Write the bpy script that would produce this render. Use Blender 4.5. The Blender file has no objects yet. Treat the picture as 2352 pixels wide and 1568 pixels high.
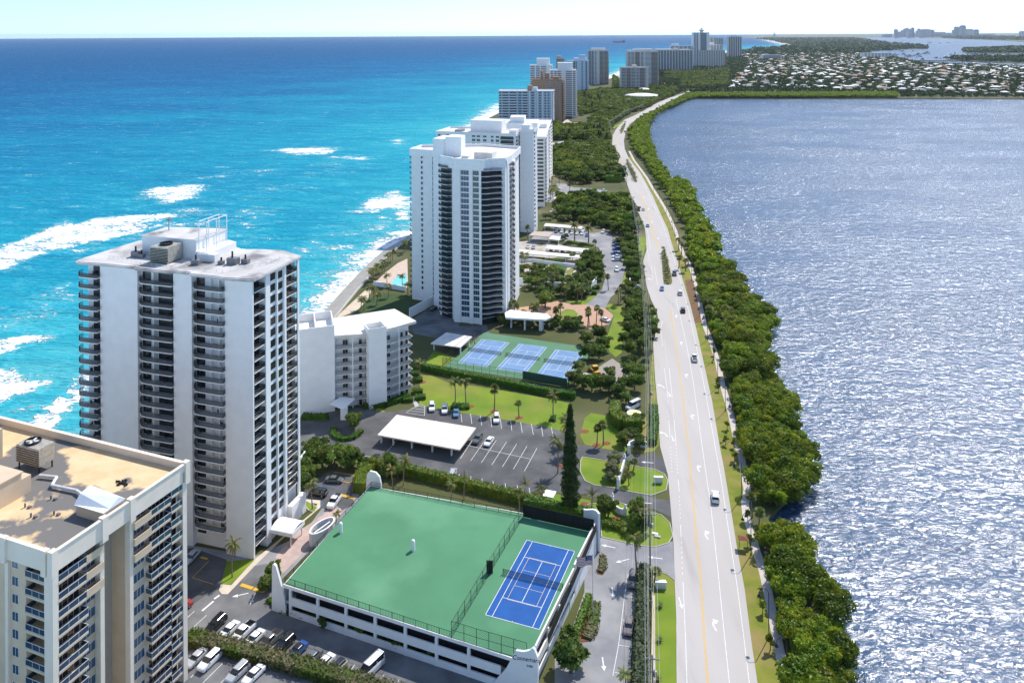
import bpy, bmesh, math, random
import numpy as np
from mathutils import Vector, Matrix
from mathutils.geometry import tessellate_polygon
random.seed(7)
R = math.radians
# ------------------------------------------------------------------ camera, sky, sun
CAMH = 119.0; FPX = 1829.0; HY = 76.2; RL = 0.0058          # eye height, focal length and horizon row in a 2352 px wide frame
S = bpy.context.scene
COL = S.collection
cam = bpy.data.cameras.new('camera'); camo = bpy.data.objects.new('camera', cam); COL.objects.link(camo)
cam.sensor_width = 36; cam.sensor_fit = 'HORIZONTAL'; cam.lens = FPX/2352*36
cam.shift_y = -(784-HY)/2352
cam.clip_start = 1; cam.clip_end = 120000
camo.matrix_world = Matrix.Translation((0, 0, CAMH)) @ Matrix.Rotation(R(90), 4, 'X') @ Matrix.Rotation(-RL, 4, 'Z')
S.camera = camo
SUN_AZ = math.atan2(.588, .809); SUN_EL = R(50)
w = bpy.data.worlds.new('World'); S.world = w; w.use_nodes = True
nt = w.node_tree; nt.nodes.clear()
out = nt.nodes.new('ShaderNodeOutputWorld'); bg = nt.nodes.new('ShaderNodeBackground'); sky = nt.nodes.new('ShaderNodeTexSky')
sky.sky_type = 'NISHITA'; sky.sun_disc = False; sky.sun_elevation = SUN_EL; sky.sun_rotation = SUN_AZ
sky.altitude = 100; sky.air_density = 1.0; sky.dust_density = .35; sky.ozone_density = 1.5
tc = nt.nodes.new('ShaderNodeTexCoord'); sx = nt.nodes.new('ShaderNodeSeparateXYZ'); cx = nt.nodes.new('ShaderNodeCombineXYZ')
mx = nt.nodes.new('ShaderNodeMath'); mx.operation = 'MAXIMUM'; mx.inputs[1].default_value = 0.0
ad = nt.nodes.new('ShaderNodeMath'); ad.operation = 'ADD'; ad.inputs[1].default_value = 0.13
nt.links.new(tc.outputs['Generated'], sx.inputs[0]); nt.links.new(sx.outputs[0], cx.inputs[0]); nt.links.new(sx.outputs[1], cx.inputs[1])
nt.links.new(sx.outputs[2], mx.inputs[0]); nt.links.new(mx.outputs[0], ad.inputs[0]); nt.links.new(ad.outputs[0], cx.inputs[2])
nt.links.new(cx.outputs[0], sky.inputs[0]); nt.links.new(sky.outputs[0], bg.inputs[0]); nt.links.new(bg.outputs[0], out.inputs[0])
bg.inputs[1].default_value = 0.15
sl = bpy.data.lights.new('sun', 'SUN'); slo = bpy.data.objects.new('sun', sl); COL.objects.link(slo)
sl.energy = 3.5; sl.angle = R(0.5); sl.color = (1.0, 0.95, 0.88)
slo.rotation_euler = (R(40), 0, math.pi - SUN_AZ); slo.location = (0, 0, 300)
S.view_settings.view_transform = 'Standard'; S.view_settings.look = 'None'; S.view_settings.gamma = 1; S.view_settings.use_curve_mapping = False
S.view_settings.exposure = 0.62
S.render.engine = 'CYCLES'
S.cycles.use_denoising = True; S.cycles.denoiser = 'OPENIMAGEDENOISE'; S.cycles.denoising_input_passes = 'RGB_ALBEDO_NORMAL'; S.cycles.denoising_prefilter = 'NONE'; S.cycles.use_adaptive_sampling = False; S.cycles.blur_glossy = 1.0
S.cycles.max_bounces = 5; S.cycles.diffuse_bounces = 3; S.cycles.glossy_bounces = 3; S.cycles.transparent_max_bounces = 12
S.cycles.volume_bounces = 0; S.cycles.caustics_reflective = False; S.cycles.caustics_refractive = False
S.cycles.sample_clamp_indirect = 1.2

# ------------------------------------------------------------------ survey helpers: a pixel of the photograph -> a point on level z of the real place
TT = {0:(0,0,1),1:(0,448.4,.27245),2:(0,927.5,.4085),3:(576.5,896.7,.27245),4:(384.3,1140.8,.27245),5:(960.8,1140.8,.27245),6:(896.7,768.6,.27245),
 7:(832.7,256.2,.3268),8:(1088.9,51.2,.27234),9:(1601.3,38.4,.31918),10:(1409.2,1024.8,.34642),11:(1281.1,512.4,.3268),12:(1217,192.2,.27234),
 13:(1217,128.1,.12253),14:(1409.2,57.6,.13617),15:(672.5,672.5,.20425),16:(1152.9,480.4,.18387),17:(1921.6,51.24,.18301),18:(1217,333.1,.14297),
 19:(1396.3,1050.5,.14702),20:(672.5,512.4,.1634),21:(896.7,256.2,.1634)}
def pxy(t, x, y):
    o = TT[t]; return o[0]+x*o[2], o[1]+y*o[2]
def ray(px, py):
    a, b = (px-1176)/FPX, (HY-py)/FPX
    return a*math.cos(RL)+b*math.sin(RL), -a*math.sin(RL)+b*math.cos(RL)
def G(t, x, y, z=0.0):
    a, b = ray(*pxy(t, x, y))
    b = min(b, -119/60000)
    Y = (z-CAMH)/b
    return (a*Y, Y)
def GG(t, pts, z=0.0): return [G(t, x, y, z) for x, y in pts]
def ZAT(t, x, y, Y):
    a, b = ray(*pxy(t, x, y)); return CAMH+b*Y
def loc2(p, O, ang):
    A = R(ang); c, s = math.cos(A), math.sin(A); dx, dy = p[0]-O[0], p[1]-O[1]
    return (dx*c+dy*s, -dx*s+dy*c)

# ------------------------------------------------------------------ materials
MATS = {}
def nodes_of(m): return m.node_tree.nodes, m.node_tree.links
def M(name, col, rough=.7, col2=None, scale=1.0, metal=0, spec=.3, bump=0, bscale=None, detail=4, lo=.35, hi=.65, rnd=0, col3=None, scale3=.05, lo3=.5, hi3=.7, trans=0, stretch=None):
    if name in MATS: return MATS[name]
    m = bpy.data.materials.new(name); m.use_nodes = True; N, L = nodes_of(m)
    b = N['Principled BSDF']; b.inputs['Roughness'].default_value = rough; b.inputs['Metallic'].default_value = metal
    b.inputs['Specular IOR Level'].default_value = spec
    src = None
    tcn = N.new('ShaderNodeTexCoord'); coord = tcn.outputs['Object']
    if stretch:
        mp = N.new('ShaderNodeMapping'); mp.inputs['Scale'].default_value = stretch; L.new(coord, mp.inputs[0]); coord = mp.outputs[0]
    def noise_mix(c1, c2, sc, l, h, det):
        n = N.new('ShaderNodeTexNoise'); n.inputs['Scale'].default_value = sc; n.inputs['Detail'].default_value = det
        L.new(coord, n.inputs['Vector'])
        r = N.new('ShaderNodeMapRange'); r.inputs[1].default_value = l; r.inputs[2].default_value = h; L.new(n.outputs['Fac'], r.inputs[0])
        x = N.new('ShaderNodeMix'); x.data_type = 'RGBA'; L.new(r.outputs[0], x.inputs[0])
        for k, c in ((6, c1), (7, c2)):
            if isinstance(c, tuple): x.inputs[k].default_value = (*c, 1)
            else: L.new(c, x.inputs[k])
        return x.outputs[2]
    src = noise_mix(col, col2 if col2 else tuple(c*.82 for c in col), scale, lo, hi, detail)
    if col3: src = noise_mix(src, col3, scale3, lo3, hi3, 5)
    if rnd:
        oi = N.new('ShaderNodeObjectInfo'); hs = N.new('ShaderNodeHueSaturation')
        a = N.new('ShaderNodeMapRange'); a.inputs[3].default_value = 1-rnd; a.inputs[4].default_value = 1+rnd
        L.new(oi.outputs['Random'], a.inputs[0]); L.new(a.outputs[0], hs.inputs['Value'])
        w2 = N.new('ShaderNodeTexWhiteNoise'); w2.noise_dimensions = '1D'; L.new(oi.outputs['Random'], w2.inputs['W'])
        h = N.new('ShaderNodeMapRange'); h.inputs[3].default_value = .5-rnd*.07; h.inputs[4].default_value = .5+rnd*.04
        L.new(w2.outputs['Value'], h.inputs[0]); L.new(h.outputs[0], hs.inputs['Hue'])
        L.new(src, hs.inputs['Color']); src = hs.outputs[0]
    L.new(src, b.inputs['Base Color'])
    if bump:
        n = N.new('ShaderNodeTexNoise'); n.inputs['Scale'].default_value = bscale or scale*4; n.inputs['Detail'].default_value = 3; L.new(coord, n.inputs['Vector'])
        bp = N.new('ShaderNodeBump'); bp.inputs['Strength'].default_value = bump; bp.inputs['Distance'].default_value = .1
        L.new(n.outputs['Fac'], bp.inputs['Height']); L.new(bp.outputs[0], b.inputs['Normal'])
    if trans:
        t = N.new('ShaderNodeBsdfTranslucent'); L.new(src, t.inputs[0]); ms = N.new('ShaderNodeMixShader'); ms.inputs[0].default_value = trans
        L.new(b.outputs[0], ms.inputs[1]); L.new(t.outputs[0], ms.inputs[2]); L.new(ms.outputs[0], N['Material Output'].inputs[0])
    MATS[name] = m; return m
white = M('painted_stucco', (.85,.84,.82), .75, (.80,.79,.77), .35, bump=.05, bscale=8)
white2 = M('bright_white_paint', (.86,.86,.85), .6, (.8,.8,.79), .8)
cream = M('beige_stucco', (.66,.52,.37), .8, (.60,.47,.33), .4)
taupe = M('taupe_stucco', (.42,.37,.31), .85, (.38,.34,.29), 1.5)  # beige tower's recess wall: its shade is put into this darker colour
darkrail = M('dark_bronze_metal', (.03,.028,.026), .4, metal=.3)
greyrail = M('grey_metal', (.25,.25,.26), .45, metal=.3)
metal = M('galvanised_metal', (.55,.52,.45), .5, (.42,.38,.3), 2, metal=.4)
glass = M('dark_window_glass', (.012,.016,.022), .12, (.03,.04,.05), .25, spec=.6)
glass_teal = M('teal_window_glass', (.01,.10,.11), .12, (.02,.05,.06), .5, spec=.6)
glass_blue = M('blue_tinted_glass', (.05,.10,.16), .15, (.03,.06,.1), .3, spec=.6)
frame_m = M('window_frame_white', (.7,.7,.7), .5)
slabm = M('slab_edge', (.80,.79,.76), .7)
roof_w = M('white_roof_coating', (.60,.58,.56), .85, (.48,.46,.44), .18, col3=(.20,.19,.19), scale3=.13, lo3=.50, hi3=.68)
roof_b = M('bright_roof_membrane', (.74,.72,.68), .8, (.62,.59,.54), .2, col3=(.55,.45,.35), scale3=.5, lo3=.64, hi3=.74)
roof_tan = M('tan_gravel_roof', (.74,.55,.33), .9, (.66,.46,.25), .3, bump=.2, bscale=6, col3=(.17,.16,.15), scale3=.09, lo3=.48, hi3=.52)
asphalt = M('asphalt', (.105,.103,.105), .9, (.075,.075,.078), .25, bump=.1, bscale=10, col3=(.17,.168,.165), scale3=.09, lo3=.5, hi3=.8)
asphalt_g = M('weathered_asphalt', (.20,.20,.20), .9, (.13,.13,.135), .18, bump=.1, bscale=9, col3=(.08,.08,.085), scale3=.1, lo3=.5, hi3=.7)
drive_g = M('grey_driveway', (.27,.27,.28), .9, (.21,.21,.22), .2, bump=.1, bscale=9, col3=(.36,.35,.34), scale3=.07, lo3=.5, hi3=.7)
road_m = M('sunbleached_road', (.47,.435,.405), .9, (.43,.40,.37), .12, bump=.06, bscale=8, col3=(.36,.335,.31), scale3=.3, lo3=.58, hi3=.8, stretch=(1,.12,1))
concrete = M('concrete', (.50,.47,.43), .85, (.42,.40,.37), .4)
sidewalk_m = M('pale_sidewalk', (.56,.50,.45), .85, (.48,.43,.39), .5)
cream_path = M('cream_path', (.62,.53,.42), .85, (.56,.47,.37), .6)
pink = M('pink_paver', (.52,.39,.34), .85, (.45,.33,.29), .6, col3=(.38,.3,.27), scale3=.25)
brickp = M('brick_paver', (.50,.30,.20), .85, (.42,.26,.18), .8)
grass = M('lawn_grass', (.115,.20,.010), .9, (.19,.25,.018), .12, bump=.3, bscale=6, col3=(.24,.21,.05), scale3=.05, lo3=.5, hi3=.78)
grass2 = M('verge_grass', (.13,.17,.012), .9, (.22,.22,.03), .25, bump=.3, bscale=6, col3=(.27,.20,.07), scale3=.12, lo3=.45, hi3=.7)
mulch = M('red_mulch', (.26,.09,.045), .95, (.18,.06,.03), 2, bump=.3)
soil = M('ground_soil', (.10,.10,.035), .95, (.06,.075,.02), .03, bump=.2, bscale=2, col3=(.20,.17,.10), scale3=.012, lo3=.55, hi3=.7)
sand = M('beach_sand', (.62,.52,.40), .9, (.54,.44,.33), .2, bump=.1)
paint_w = M('white_road_paint', (.78,.78,.76), .8, (.62,.62,.6), 1.5)
paint_y = M('yellow_road_paint', (.72,.42,.03), .8, (.6,.36,.05), 1.5)
paint_b = M('blue_road_paint', (.08,.22,.5), .8)
court_g = M('green_court_surface', (.088,.255,.132), .9, (.073,.215,.112), .08, col3=(.15,.34,.20), scale3=.05, lo3=.48, hi3=.8, bump=.05, bscale=10)
court_b = M('blue_court_surface', (.016,.10,.34), .85, (.013,.085,.29), .4)
court_lb = M('faded_blue_court_surface', (.17,.29,.47), .85, (.14,.25,.42), .3)
net_m = M('net_mesh', (.02,.02,.02), .9)
bark = M('bark', (.16,.12,.09), .95, (.10,.075,.055), 3)
palm_bark = M('palm_bark', (.26,.21,.16), .95, (.17,.14,.11), 4)
rock = M('rock', (.42,.38,.33), .95, (.3,.27,.24), 1)
pool = M('pool_water', (.12,.55,.55), .1, (.18,.62,.6), .3, spec=.5)
wood_pole = M('weathered_pole', (.30,.26,.22), .9)
LEAFK = dict(rough=.5, spec=.3, trans=.42)
leaf_m = M('mangrove_leaves', (0.10,0.175,0.010), col2=(0.27,0.335,0.016), scale=.35, lo=.4, hi=.6, rnd=.35, col3=(0.36,0.31,0.022), scale3=.16, lo3=.52, hi3=.72, **LEAFK)
leaf_d = M('dark_tree_leaves', (0.055,0.12,0.014), col2=(0.14,0.21,0.026), scale=.4, lo=.4, hi=.6, rnd=.35, col3=(.20,.27,.03), scale3=.06, lo3=.5, hi3=.62, **LEAFK)
leaf_g = M('seagrape_leaves', (0.075,0.16,0.022), col2=(0.18,0.24,0.04), scale=.5, lo=.4, hi=.6, rnd=.3, col3=(0.2800,0.1600,0.0460), scale3=.8, lo3=.6, hi3=.75, **LEAFK)
leaf_s = M('silver_leaves', (0.2800,0.2880,0.1380), col2=(0.1575,0.1920,0.0805), scale=.6, lo=.4, hi=.6, rnd=.25, **LEAFK)
hedge_m = M('hedge_leaves', (0.1050,0.1920,0.0138), col2=(0.2100,0.2720,0.0230), scale=.5, lo=.4, hi=.6, rnd=.2, col3=(0.2800,0.1920,0.0345), scale3=.4, lo3=.6, hi3=.8, **LEAFK)
hedge_d = M('clipped_dark_hedge', (0.0525,0.1360,0.0138), col2=(0.0875,0.1920,0.0172), scale=.8, lo=.4, hi=.6, rnd=.15, **LEAFK)
palm_l = M('palm_fronds', (0.0875,0.1360,0.0207), col2=(0.1925,0.2080,0.0460), scale=.6, lo=.4, hi=.6, rnd=.25, **LEAFK)
palm_y = M('yellowing_palm_fronds', (0.2100,0.2080,0.0287), col2=(0.4550,0.3520,0.0805), scale=.6, lo=.4, hi=.6, rnd=.25, **LEAFK)
pine_m = M('pine_needles', (0.0315,0.0720,0.0161), col2=(0.0700,0.1200,0.0207), scale=.6, lo=.4, hi=.6, rnd=.15, **LEAFK)

# ------------------------------------------------------------------ mesh builder and object helpers
class MB:
    def __init__(s): s.v = []; s.f = []; s.mi = []
    def add(s, vs, fs, mi=0):
        n = len(s.v); s.v += vs; s.f += [tuple(i+n for i in f) for f in fs]; s.mi += [mi]*len(fs); return s
    def box(s, x0, y0, z0, x1, y1, z1, mi=0):
        return s.add([(x0,y0,z0),(x1,y0,z0),(x1,y1,z0),(x0,y1,z0),(x0,y0,z1),(x1,y0,z1),(x1,y1,z1),(x0,y1,z1)],
            [(0,3,2,1),(4,5,6,7),(0,1,5,4),(1,2,6,5),(2,3,7,6),(3,0,4,7)], mi)
    def obox(s, p0, p1, wd, z0, z1, mi=0):   # box along a ground segment
        dx, dy = p1[0]-p0[0], p1[1]-p0[1]; l = math.hypot(dx, dy) or 1; nx, ny = -dy/l*wd/2, dx/l*wd/2
        return s.prism([(p0[0]-nx,p0[1]-ny),(p1[0]-nx,p1[1]-ny),(p1[0]+nx,p1[1]+ny),(p0[0]+nx,p0[1]+ny)], z0, z1, mi)
    def poly(s, pts, z=0.0, mi=0):
        vs = [(p[0], p[1], z if len(p) < 3 else p[2]) for p in pts]
        tri = tessellate_polygon([[Vector((p[0], p[1], 0)) for p in vs]])
        fs = []
        for a, b, c in tri:
            A, B, C = vs[a], vs[b], vs[c]
            cr = (B[0]-A[0])*(C[1]-A[1])-(B[1]-A[1])*(C[0]-A[0])
            fs.append((a, b, c) if cr > 0 else (a, c, b))
        return s.add(vs, fs, mi)
    def prism(s, pts, z0, z1, mi=0, bottom=True, mtop=None):
        pts = [(p[0], p[1]) for p in pts]
        ar = sum(pts[i][0]*pts[(i+1) % len(pts)][1]-pts[(i+1) % len(pts)][0]*pts[i][1] for i in range(len(pts)))
        if ar < 0: pts = pts[::-1]
        s.poly(pts, z1, mi if mtop is None else mtop); n = len(pts)
        s.add([(x,y,z0) for x,y in pts]+[(x,y,z1) for x,y in pts], [(i,(i+1) % n,(i+1) % n+n,i+n) for i in range(n)], mi)
        if bottom:
            k = len(s.f); s.poly(pts, z0, mi)
            for j in range(k, len(s.f)): s.f[j] = s.f[j][::-1]
        return s
    def tube(s, p0, p1, r, n=6, mi=0, r1=None, cap=True):
        a = Vector(p0); b = Vector(p1); d = (b-a); l = d.length
        if l < 1e-6: return s
        q = d.to_track_quat('Z', 'Y'); r1 = r if r1 is None else r1; vs = []
        for c, rr in ((a, r), (b, r1)):
            for i in range(n):
                t = 2*math.pi*i/n; vs.append(tuple(c+q @ Vector((rr*math.cos(t), rr*math.sin(t), 0))))
        fs = [(i,(i+1) % n,(i+1) % n+n,i+n) for i in range(n)]
        if cap: fs += [tuple(range(n))[::-1], tuple(range(n, 2*n))]
        return s.add(vs, fs, mi)
    def path(s, pts, r, n=6, mi=0, r1=None):
        m = len(pts)-1; r1 = r if r1 is None else r1
        for i in range(m): s.tube(pts[i], pts[i+1], r+(r1-r)*i/m, n, mi, r+(r1-r)*(i+1)/m)
        return s
    def lathe(s, prof, n=16, mi=0, c=(0,0)):
        vs = []; k = len(prof)
        for r, z in prof:
            for i in range(n):
                t = 2*math.pi*i/n; vs.append((c[0]+r*math.cos(t), c[1]+r*math.sin(t), z))
        fs = [(j*n+i, j*n+(i+1) % n, (j+1)*n+(i+1) % n, (j+1)*n+i) for j in range(k-1) for i in range(n)]
        return s.add(vs, fs, mi)
    def ribbon(s, pts, wd, z=0.0, mi=0):      # flat strip along a ground polyline
        L = []; Rr = []
        n = len(pts)
        for i, p in enumerate(pts):
            a = pts[max(i-1, 0)]; b = pts[min(i+1, n-1)]; dx, dy = b[0]-a[0], b[1]-a[1]; l = math.hypot(dx, dy) or 1
            nx, ny = -dy/l*wd/2, dx/l*wd/2
            L.append((p[0]+nx, p[1]+ny, z)); Rr.append((p[0]-nx, p[1]-ny, z))
        return s.add(L+Rr, [(i+n, i+1+n, i+1, i) for i in range(n-1)], mi)
    def dash(s, a, b, wd, on, off, z, mi=0):
        dx, dy = b[0]-a[0], b[1]-a[1]; l = math.hypot(dx, dy); t = 0
        while t < l:
            e = min(t+on, l); s.ribbon([(a[0]+dx*t/l, a[1]+dy*t/l), (a[0]+dx*e/l, a[1]+dy*e/l)], wd, z, mi); t += on+off
        return s
    def mesh(s, name, mats, smooth=False):
        me = bpy.data.meshes.new(name); me.from_pydata(s.v, [], s.f)
        for m in (mats if isinstance(mats, (list, tuple)) else [mats]): me.materials.append(m)
        if any(s.mi): me.polygons.foreach_set('material_index', s.mi)
        if smooth: me.polygons.foreach_set('use_smooth', [True]*len(s.f))
        me.update(); return me
def link(name, me, parent=None, loc=(0,0,0), rz=0, kind=None):
    o = bpy.data.objects.new(name, me); COL.objects.link(o)
    o.location = loc if len(loc) == 3 else (*loc, 0); o.rotation_euler = (0, 0, rz)
    if parent: o.parent = parent
    if kind: o['kind'] = kind
    return o
def part(name, mb, mats, parent, loc=(0,0,0), rz=0, smooth=False, kind=None): return link(name, mb.mesh(name, mats, smooth), parent, loc, rz, kind)
def struct(name, mb, mats): o = link(name, mb.mesh(name, mats)); o['kind'] = 'structure'; return o
def tag(o, label, cat, group=None):
    o['label'] = label; o['category'] = cat
    if group: o['group'] = group
    return o
def thing(name, label, cat, loc=(0,0,0), rz=0, group=None): return tag(link(name, None, None, loc, rz), label, cat, group)
def solid(name, mb, mats, label, cat, group=None, loc=(0,0,0), rz=0, smooth=False): return tag(link(name, mb.mesh(name, mats, smooth), None, loc, rz), label, cat, group)
def copy_tree(o, loc=None, rz=None, scale=None, label=None, group=None, parent=None):
    c = o.copy(); COL.objects.link(c)
    if parent: c.parent = parent
    if loc is not None: c.location = loc if len(loc) == 3 else (*loc, 0)
    if rz is not None: c.rotation_euler = (0, 0, rz)
    if scale is not None: c.scale = (scale,)*3 if not isinstance(scale, tuple) else scale
    if label: c['label'] = label
    if group: c['group'] = group
    for ch in list(o.children): copy_tree(ch, parent=c)
    return c
def drop(o):
    for ch in list(o.children): drop(ch)
    bpy.data.objects.remove(o)
def repeat(parent, name, me, xf, subs=(), limit=100):
    """xf: list of (x,y,z,rz) in the parent's frame; the first `limit` become parts of their own, the rest one stuff part."""
    for x, y, z, rz in xf[:limit]:
        o = link(name, me, parent, (x, y, z), rz)
        for sn, sm in subs: link(sn, sm, o)
    rest = xf[limit:]
    if rest:
        for nm, mm in [(name, me)]+list(subs):
            nv = len(mm.vertices); co = np.empty(nv*3); mm.vertices.foreach_get('co', co); co = co.reshape(-1, 3)
            fs = [tuple(p.vertices) for p in mm.polygons]; mi = [p.material_index for p in mm.polygons]
            V = []; F = []; MI = []
            for k, (x, y, z, rz) in enumerate(rest):
                c, s_ = math.cos(rz), math.sin(rz)
                V += np.stack([co[:,0]*c-co[:,1]*s_+x, co[:,0]*s_+co[:,1]*c+y, co[:,2]+z], 1).tolist()
                F += [tuple(i+k*nv for i in f) for f in fs]; MI += mi
            m2 = bpy.data.meshes.new(nm); m2.from_pydata(V, [], F)
            for m in mm.materials: m2.materials.append(m)
            m2.polygons.foreach_set('material_index', MI); m2.update()
            link(nm, m2, parent, kind='stuff')
SEA_RAMP = [(0,(.12,.44,.45)),(.10,(.022,.33,.40)),(.24,(.003,.255,.36)),(.38,(.0,.18,.31)),(.52,(.0,.12,.265)),(.72,(.0,.082,.22)),(1,(.0,.065,.19))]
LAG_R = .185; LAG_B = .75; LAG_S = .085; LAG_3 = 0.0; LAG_2 = 1.3
HAZE = 1.8e-5
# ------------------------------------------------------------------ land, sea, lagoon
WZ = -1.2
coast = [(-150,30),(-138,110),(-118,200),(-101,268)] + GG(0, [(768,733),(819.6,669),(876.8,604),(917.6,566)]) + \
    [(-40,520),(-40,700),(-42,900),(-38,1091),(0,1300),(70,1500),(165,1750),(290,2190),(430,2700),(700,3350),(1060,4200)] + GG(0, [(1697,117),(1790,108),(1836,105.4),(1822,100),(1800,94.5),(1775,91.5),(1738,88.5)])
shore = GG(0, [(1760,1800),(1930,1700),(1925,1568),(1900,1500),(1885,1450),(1835,1370),(1800,1300),(1775,1225),(1765,1190),(1800,1150),(1835,1120),(1830,1050),(1800,980),(1745,900),(1740,830),(1750,770),(1745,735),(1700,700),(1665,660),(1630,620),(1620,550),(1600,495),(1575,455),(1522,420),(1512,385),(1490,340),(1480,305),(1500,268),(1540,247),(1570,232),(1600,226.5),(2200,226.5),(2352,227),(2700,228)])
north = GG(0, [(2700,153),(2250,150),(2180,148),(2112,144),(2080,134),(1984,118.5),(2050,115),(2122,112.5),(2127,110),(2110,105.5),(2040,101),(2000,94),(1975,90),(1962,88.5),(2000,86),(2100,86.5),(2250,91),(2352,97),(2700,97)])
farr = [(34000*.9, 34000), (15500, 34000), (34000*.318, 34000), (4700, 17000)]
landpts = coast[:] + farr[::-1] + north[::-1] + shore[::-1]
land = MB().prism(landpts, -5, 0, bottom=False)
struct('ground', land, soil)
for pts in (GG(17, [(1580,345),(1700,342),(2100,325),(2700,318),(2700,398),(2352,396),(1900,392),(1620,392)]), GG(17, [(1370,465),(1500,458),(2000,455),(2700,440),(2700,520),(2352,515),(1900,505),(1600,495)])):
    struct('island', MB().prism(pts, -3, .4, bottom=False), soil)

def polydist(P, poly):
    """signed distance (positive inside) of points P (n,2) to a polygon"""
    poly = np.array(poly); n = len(poly); d = np.full(len(P), 1e9); ins = np.zeros(len(P), bool)
    for i in range(n):
        a, b = poly[i], poly[(i+1) % n]; e = b-a; w_ = P-a
        t = np.clip((w_@e)/(e@e+1e-9), 0, 1); d = np.minimum(d, np.hypot(*(w_-t[:,None]*e).T))
        c = ((a[1] > P[:,1]) != (b[1] > P[:,1])) & (P[:,0] < (b[0]-a[0])*(P[:,1]-a[1])/(b[1]-a[1]+1e-12)+a[0]); ins ^= c
    return np.where(ins, d, -d)
cY = np.array([p[1] for p in coast]); cX = np.array([p[0] for p in coast])
o_ = np.argsort(cY); cYs, cXs = cY[o_], cX[o_]
NR, NC = 820, 240
Ys = 55*(34000/55)**(np.linspace(0, 1, NR))
V = np.zeros((NR, NC, 3))
for i, Y in enumerate(Ys):
    x1 = np.interp(Y, cYs, cXs)+min(25, 20+Y*.02)
    if Y > 14000: x1 = 4500+(Y-14000)*.3
    x0 = -0.72*Y-40
    t = np.linspace(0, 1, NC)**.8
    V[i,:,0] = x0+(x1-x0)*t; V[i,:,1] = Y; V[i,:,2] = WZ
P = V.reshape(-1, 3); P2 = P[:, :2]
cp = np.array(coast[:22]); doff = np.full(len(P2), 1e9)
for a, b in zip(cp[:-1], cp[1:]):
    e = b-a; t = np.clip(((P2-a)@e)/(e@e), 0, 1); doff = np.minimum(doff, np.hypot(*(P2-a-t[:,None]*e).T))
breakers = [[(632,346),(660,340),(720,338),(775,341),(765,350),(740,356),(690,356),(650,352)],[(765,361),(800,358),(845,361),(840,366),(790,366)],
 [(313,452),(330,440),(360,430),(400,428),(440,422),(470,424),(472,434),(455,440),(460,452),(430,458),(390,466),(350,456)],
 [(-60,605),(0,575),(60,545),(150,507),(175,512),(250,497),(330,493),(405,490),(408,498),(340,506),(372,520),(330,532),(270,545),(210,560),(120,575),(60,600),(0,620),(-60,640)],
 [(-60,795),(0,780),(60,770),(142,768),(110,780),(60,793),(0,817),(-60,830)],[(-40,850),(30,845),(60,870),(110,880),(60,900),(10,925),(-40,950)],
 [(55,975),(120,925),(185,860),(230,850),(230,880),(190,915),(150,950),(120,985),(90,1000),(60,990)],
 [(815,485),(850,455),(880,450),(905,438),(940,452),(960,480),(930,490),(900,480),(860,490)],[(865,508),(900,505),(930,498),(925,508),(880,512)],[(895,470),(935,478),(945,520),(925,505)],
 [(700,730),(735,695),(790,655),(850,615),(925,545),(950,540),(930,575),(870,640),(825,680),(780,730),(740,780)],[(820,600),(850,590),(880,580),(905,565),(860,600)],
 [(748,640),(800,636),(790,650),(760,655)],[(682,572),(705,570),(715,574),(700,578)],[(1085,275),(1110,255),(1135,240),(1160,235),(1150,262),(1110,285)],[(905,322),(920,320),(922,330),(908,332)],
 [(1738,84),(1790,95),(1820,101),(1828,106),(1800,104),(1760,94)],[(1450,115),(1740,117),(1600,119)],
 [(845,630),(890,600),(905,590),(880,610),(850,640)]]
light = [[(570,436),(640,425),(690,432),(640,440)],[(500,457),(560,450),(600,448),(560,460)],[(700,395),(760,385),(800,383),(760,398),(720,405)],[(740,380),(790,372),(850,376),(800,384)],
 [(250,470),(300,455),(320,465),(280,475)],[(0,830),(100,850),(110,960),(0,985)],[(690,560),(940,430),(960,640),(700,760)],[(420,440),(500,425),(505,430),(450,450)],[(160,560),(420,505),(300,560),(100,600)],[(560,490),(590,487),(600,500),(570,500)],[(0,700),(180,640),(200,700),(0,760)],[(200,520),(420,470),(620,480),(560,560),(300,600)],[(430,540),(930,560),(900,620),(700,660),(690,560)],[(430,405),(620,390),(640,400),(440,415)]]
foam = np.zeros(len(P2))
for pl in breakers:
    wp = GG(0, pl, WZ); yy = np.mean([p[1] for p in wp]); d = polydist(P2, wp); s_ = yy*.010
    foam = np.maximum(foam, 1/(1+np.exp(-np.clip((d+s_*.2)/s_*2, -30, 30))))
for pl in light:
    wp = GG(0, pl, WZ); yy = np.mean([p[1] for p in wp]); d = polydist(P2, wp); s_ = yy*.02
    foam = np.maximum(foam, .40/(1+np.exp(-np.clip(d/s_*2, -30, 30))))
rough_w = np.where(P2[:,1] < 1300, 1, np.clip(P2[:,1]/1300, 1, 3))
foam = np.maximum(foam, np.clip(1.25-doff/(30*rough_w), 0, 1)*1.05)
idx = np.arange(NR*NC).reshape(NR, NC)
q = np.stack([idx[:-1,:-1], idx[:-1,1:], idx[1:,1:], idx[1:,:-1]], -1).reshape(-1, 4)
me = bpy.data.meshes.new('ocean'); me.from_pydata(P.tolist(), [], q.tolist()); me.update()
for nm, arr in (('foam', foam), ('off', np.clip(doff/2600, 0, 1)**.5)):
    at = me.attributes.new(nm, 'FLOAT', 'POINT'); at.data.foreach_set('value', arr.astype(np.float32))
me.polygons.foreach_set('use_smooth', [True]*len(me.polygons))
m = bpy.data.materials.new('sea_water'); m.use_nodes = True; N, L = nodes_of(m); b = N['Principled BSDF']
def nd(t, **k):
    n = N.new(t)
    for a, v in k.items(): setattr(n, a, v)
    return n
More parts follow.
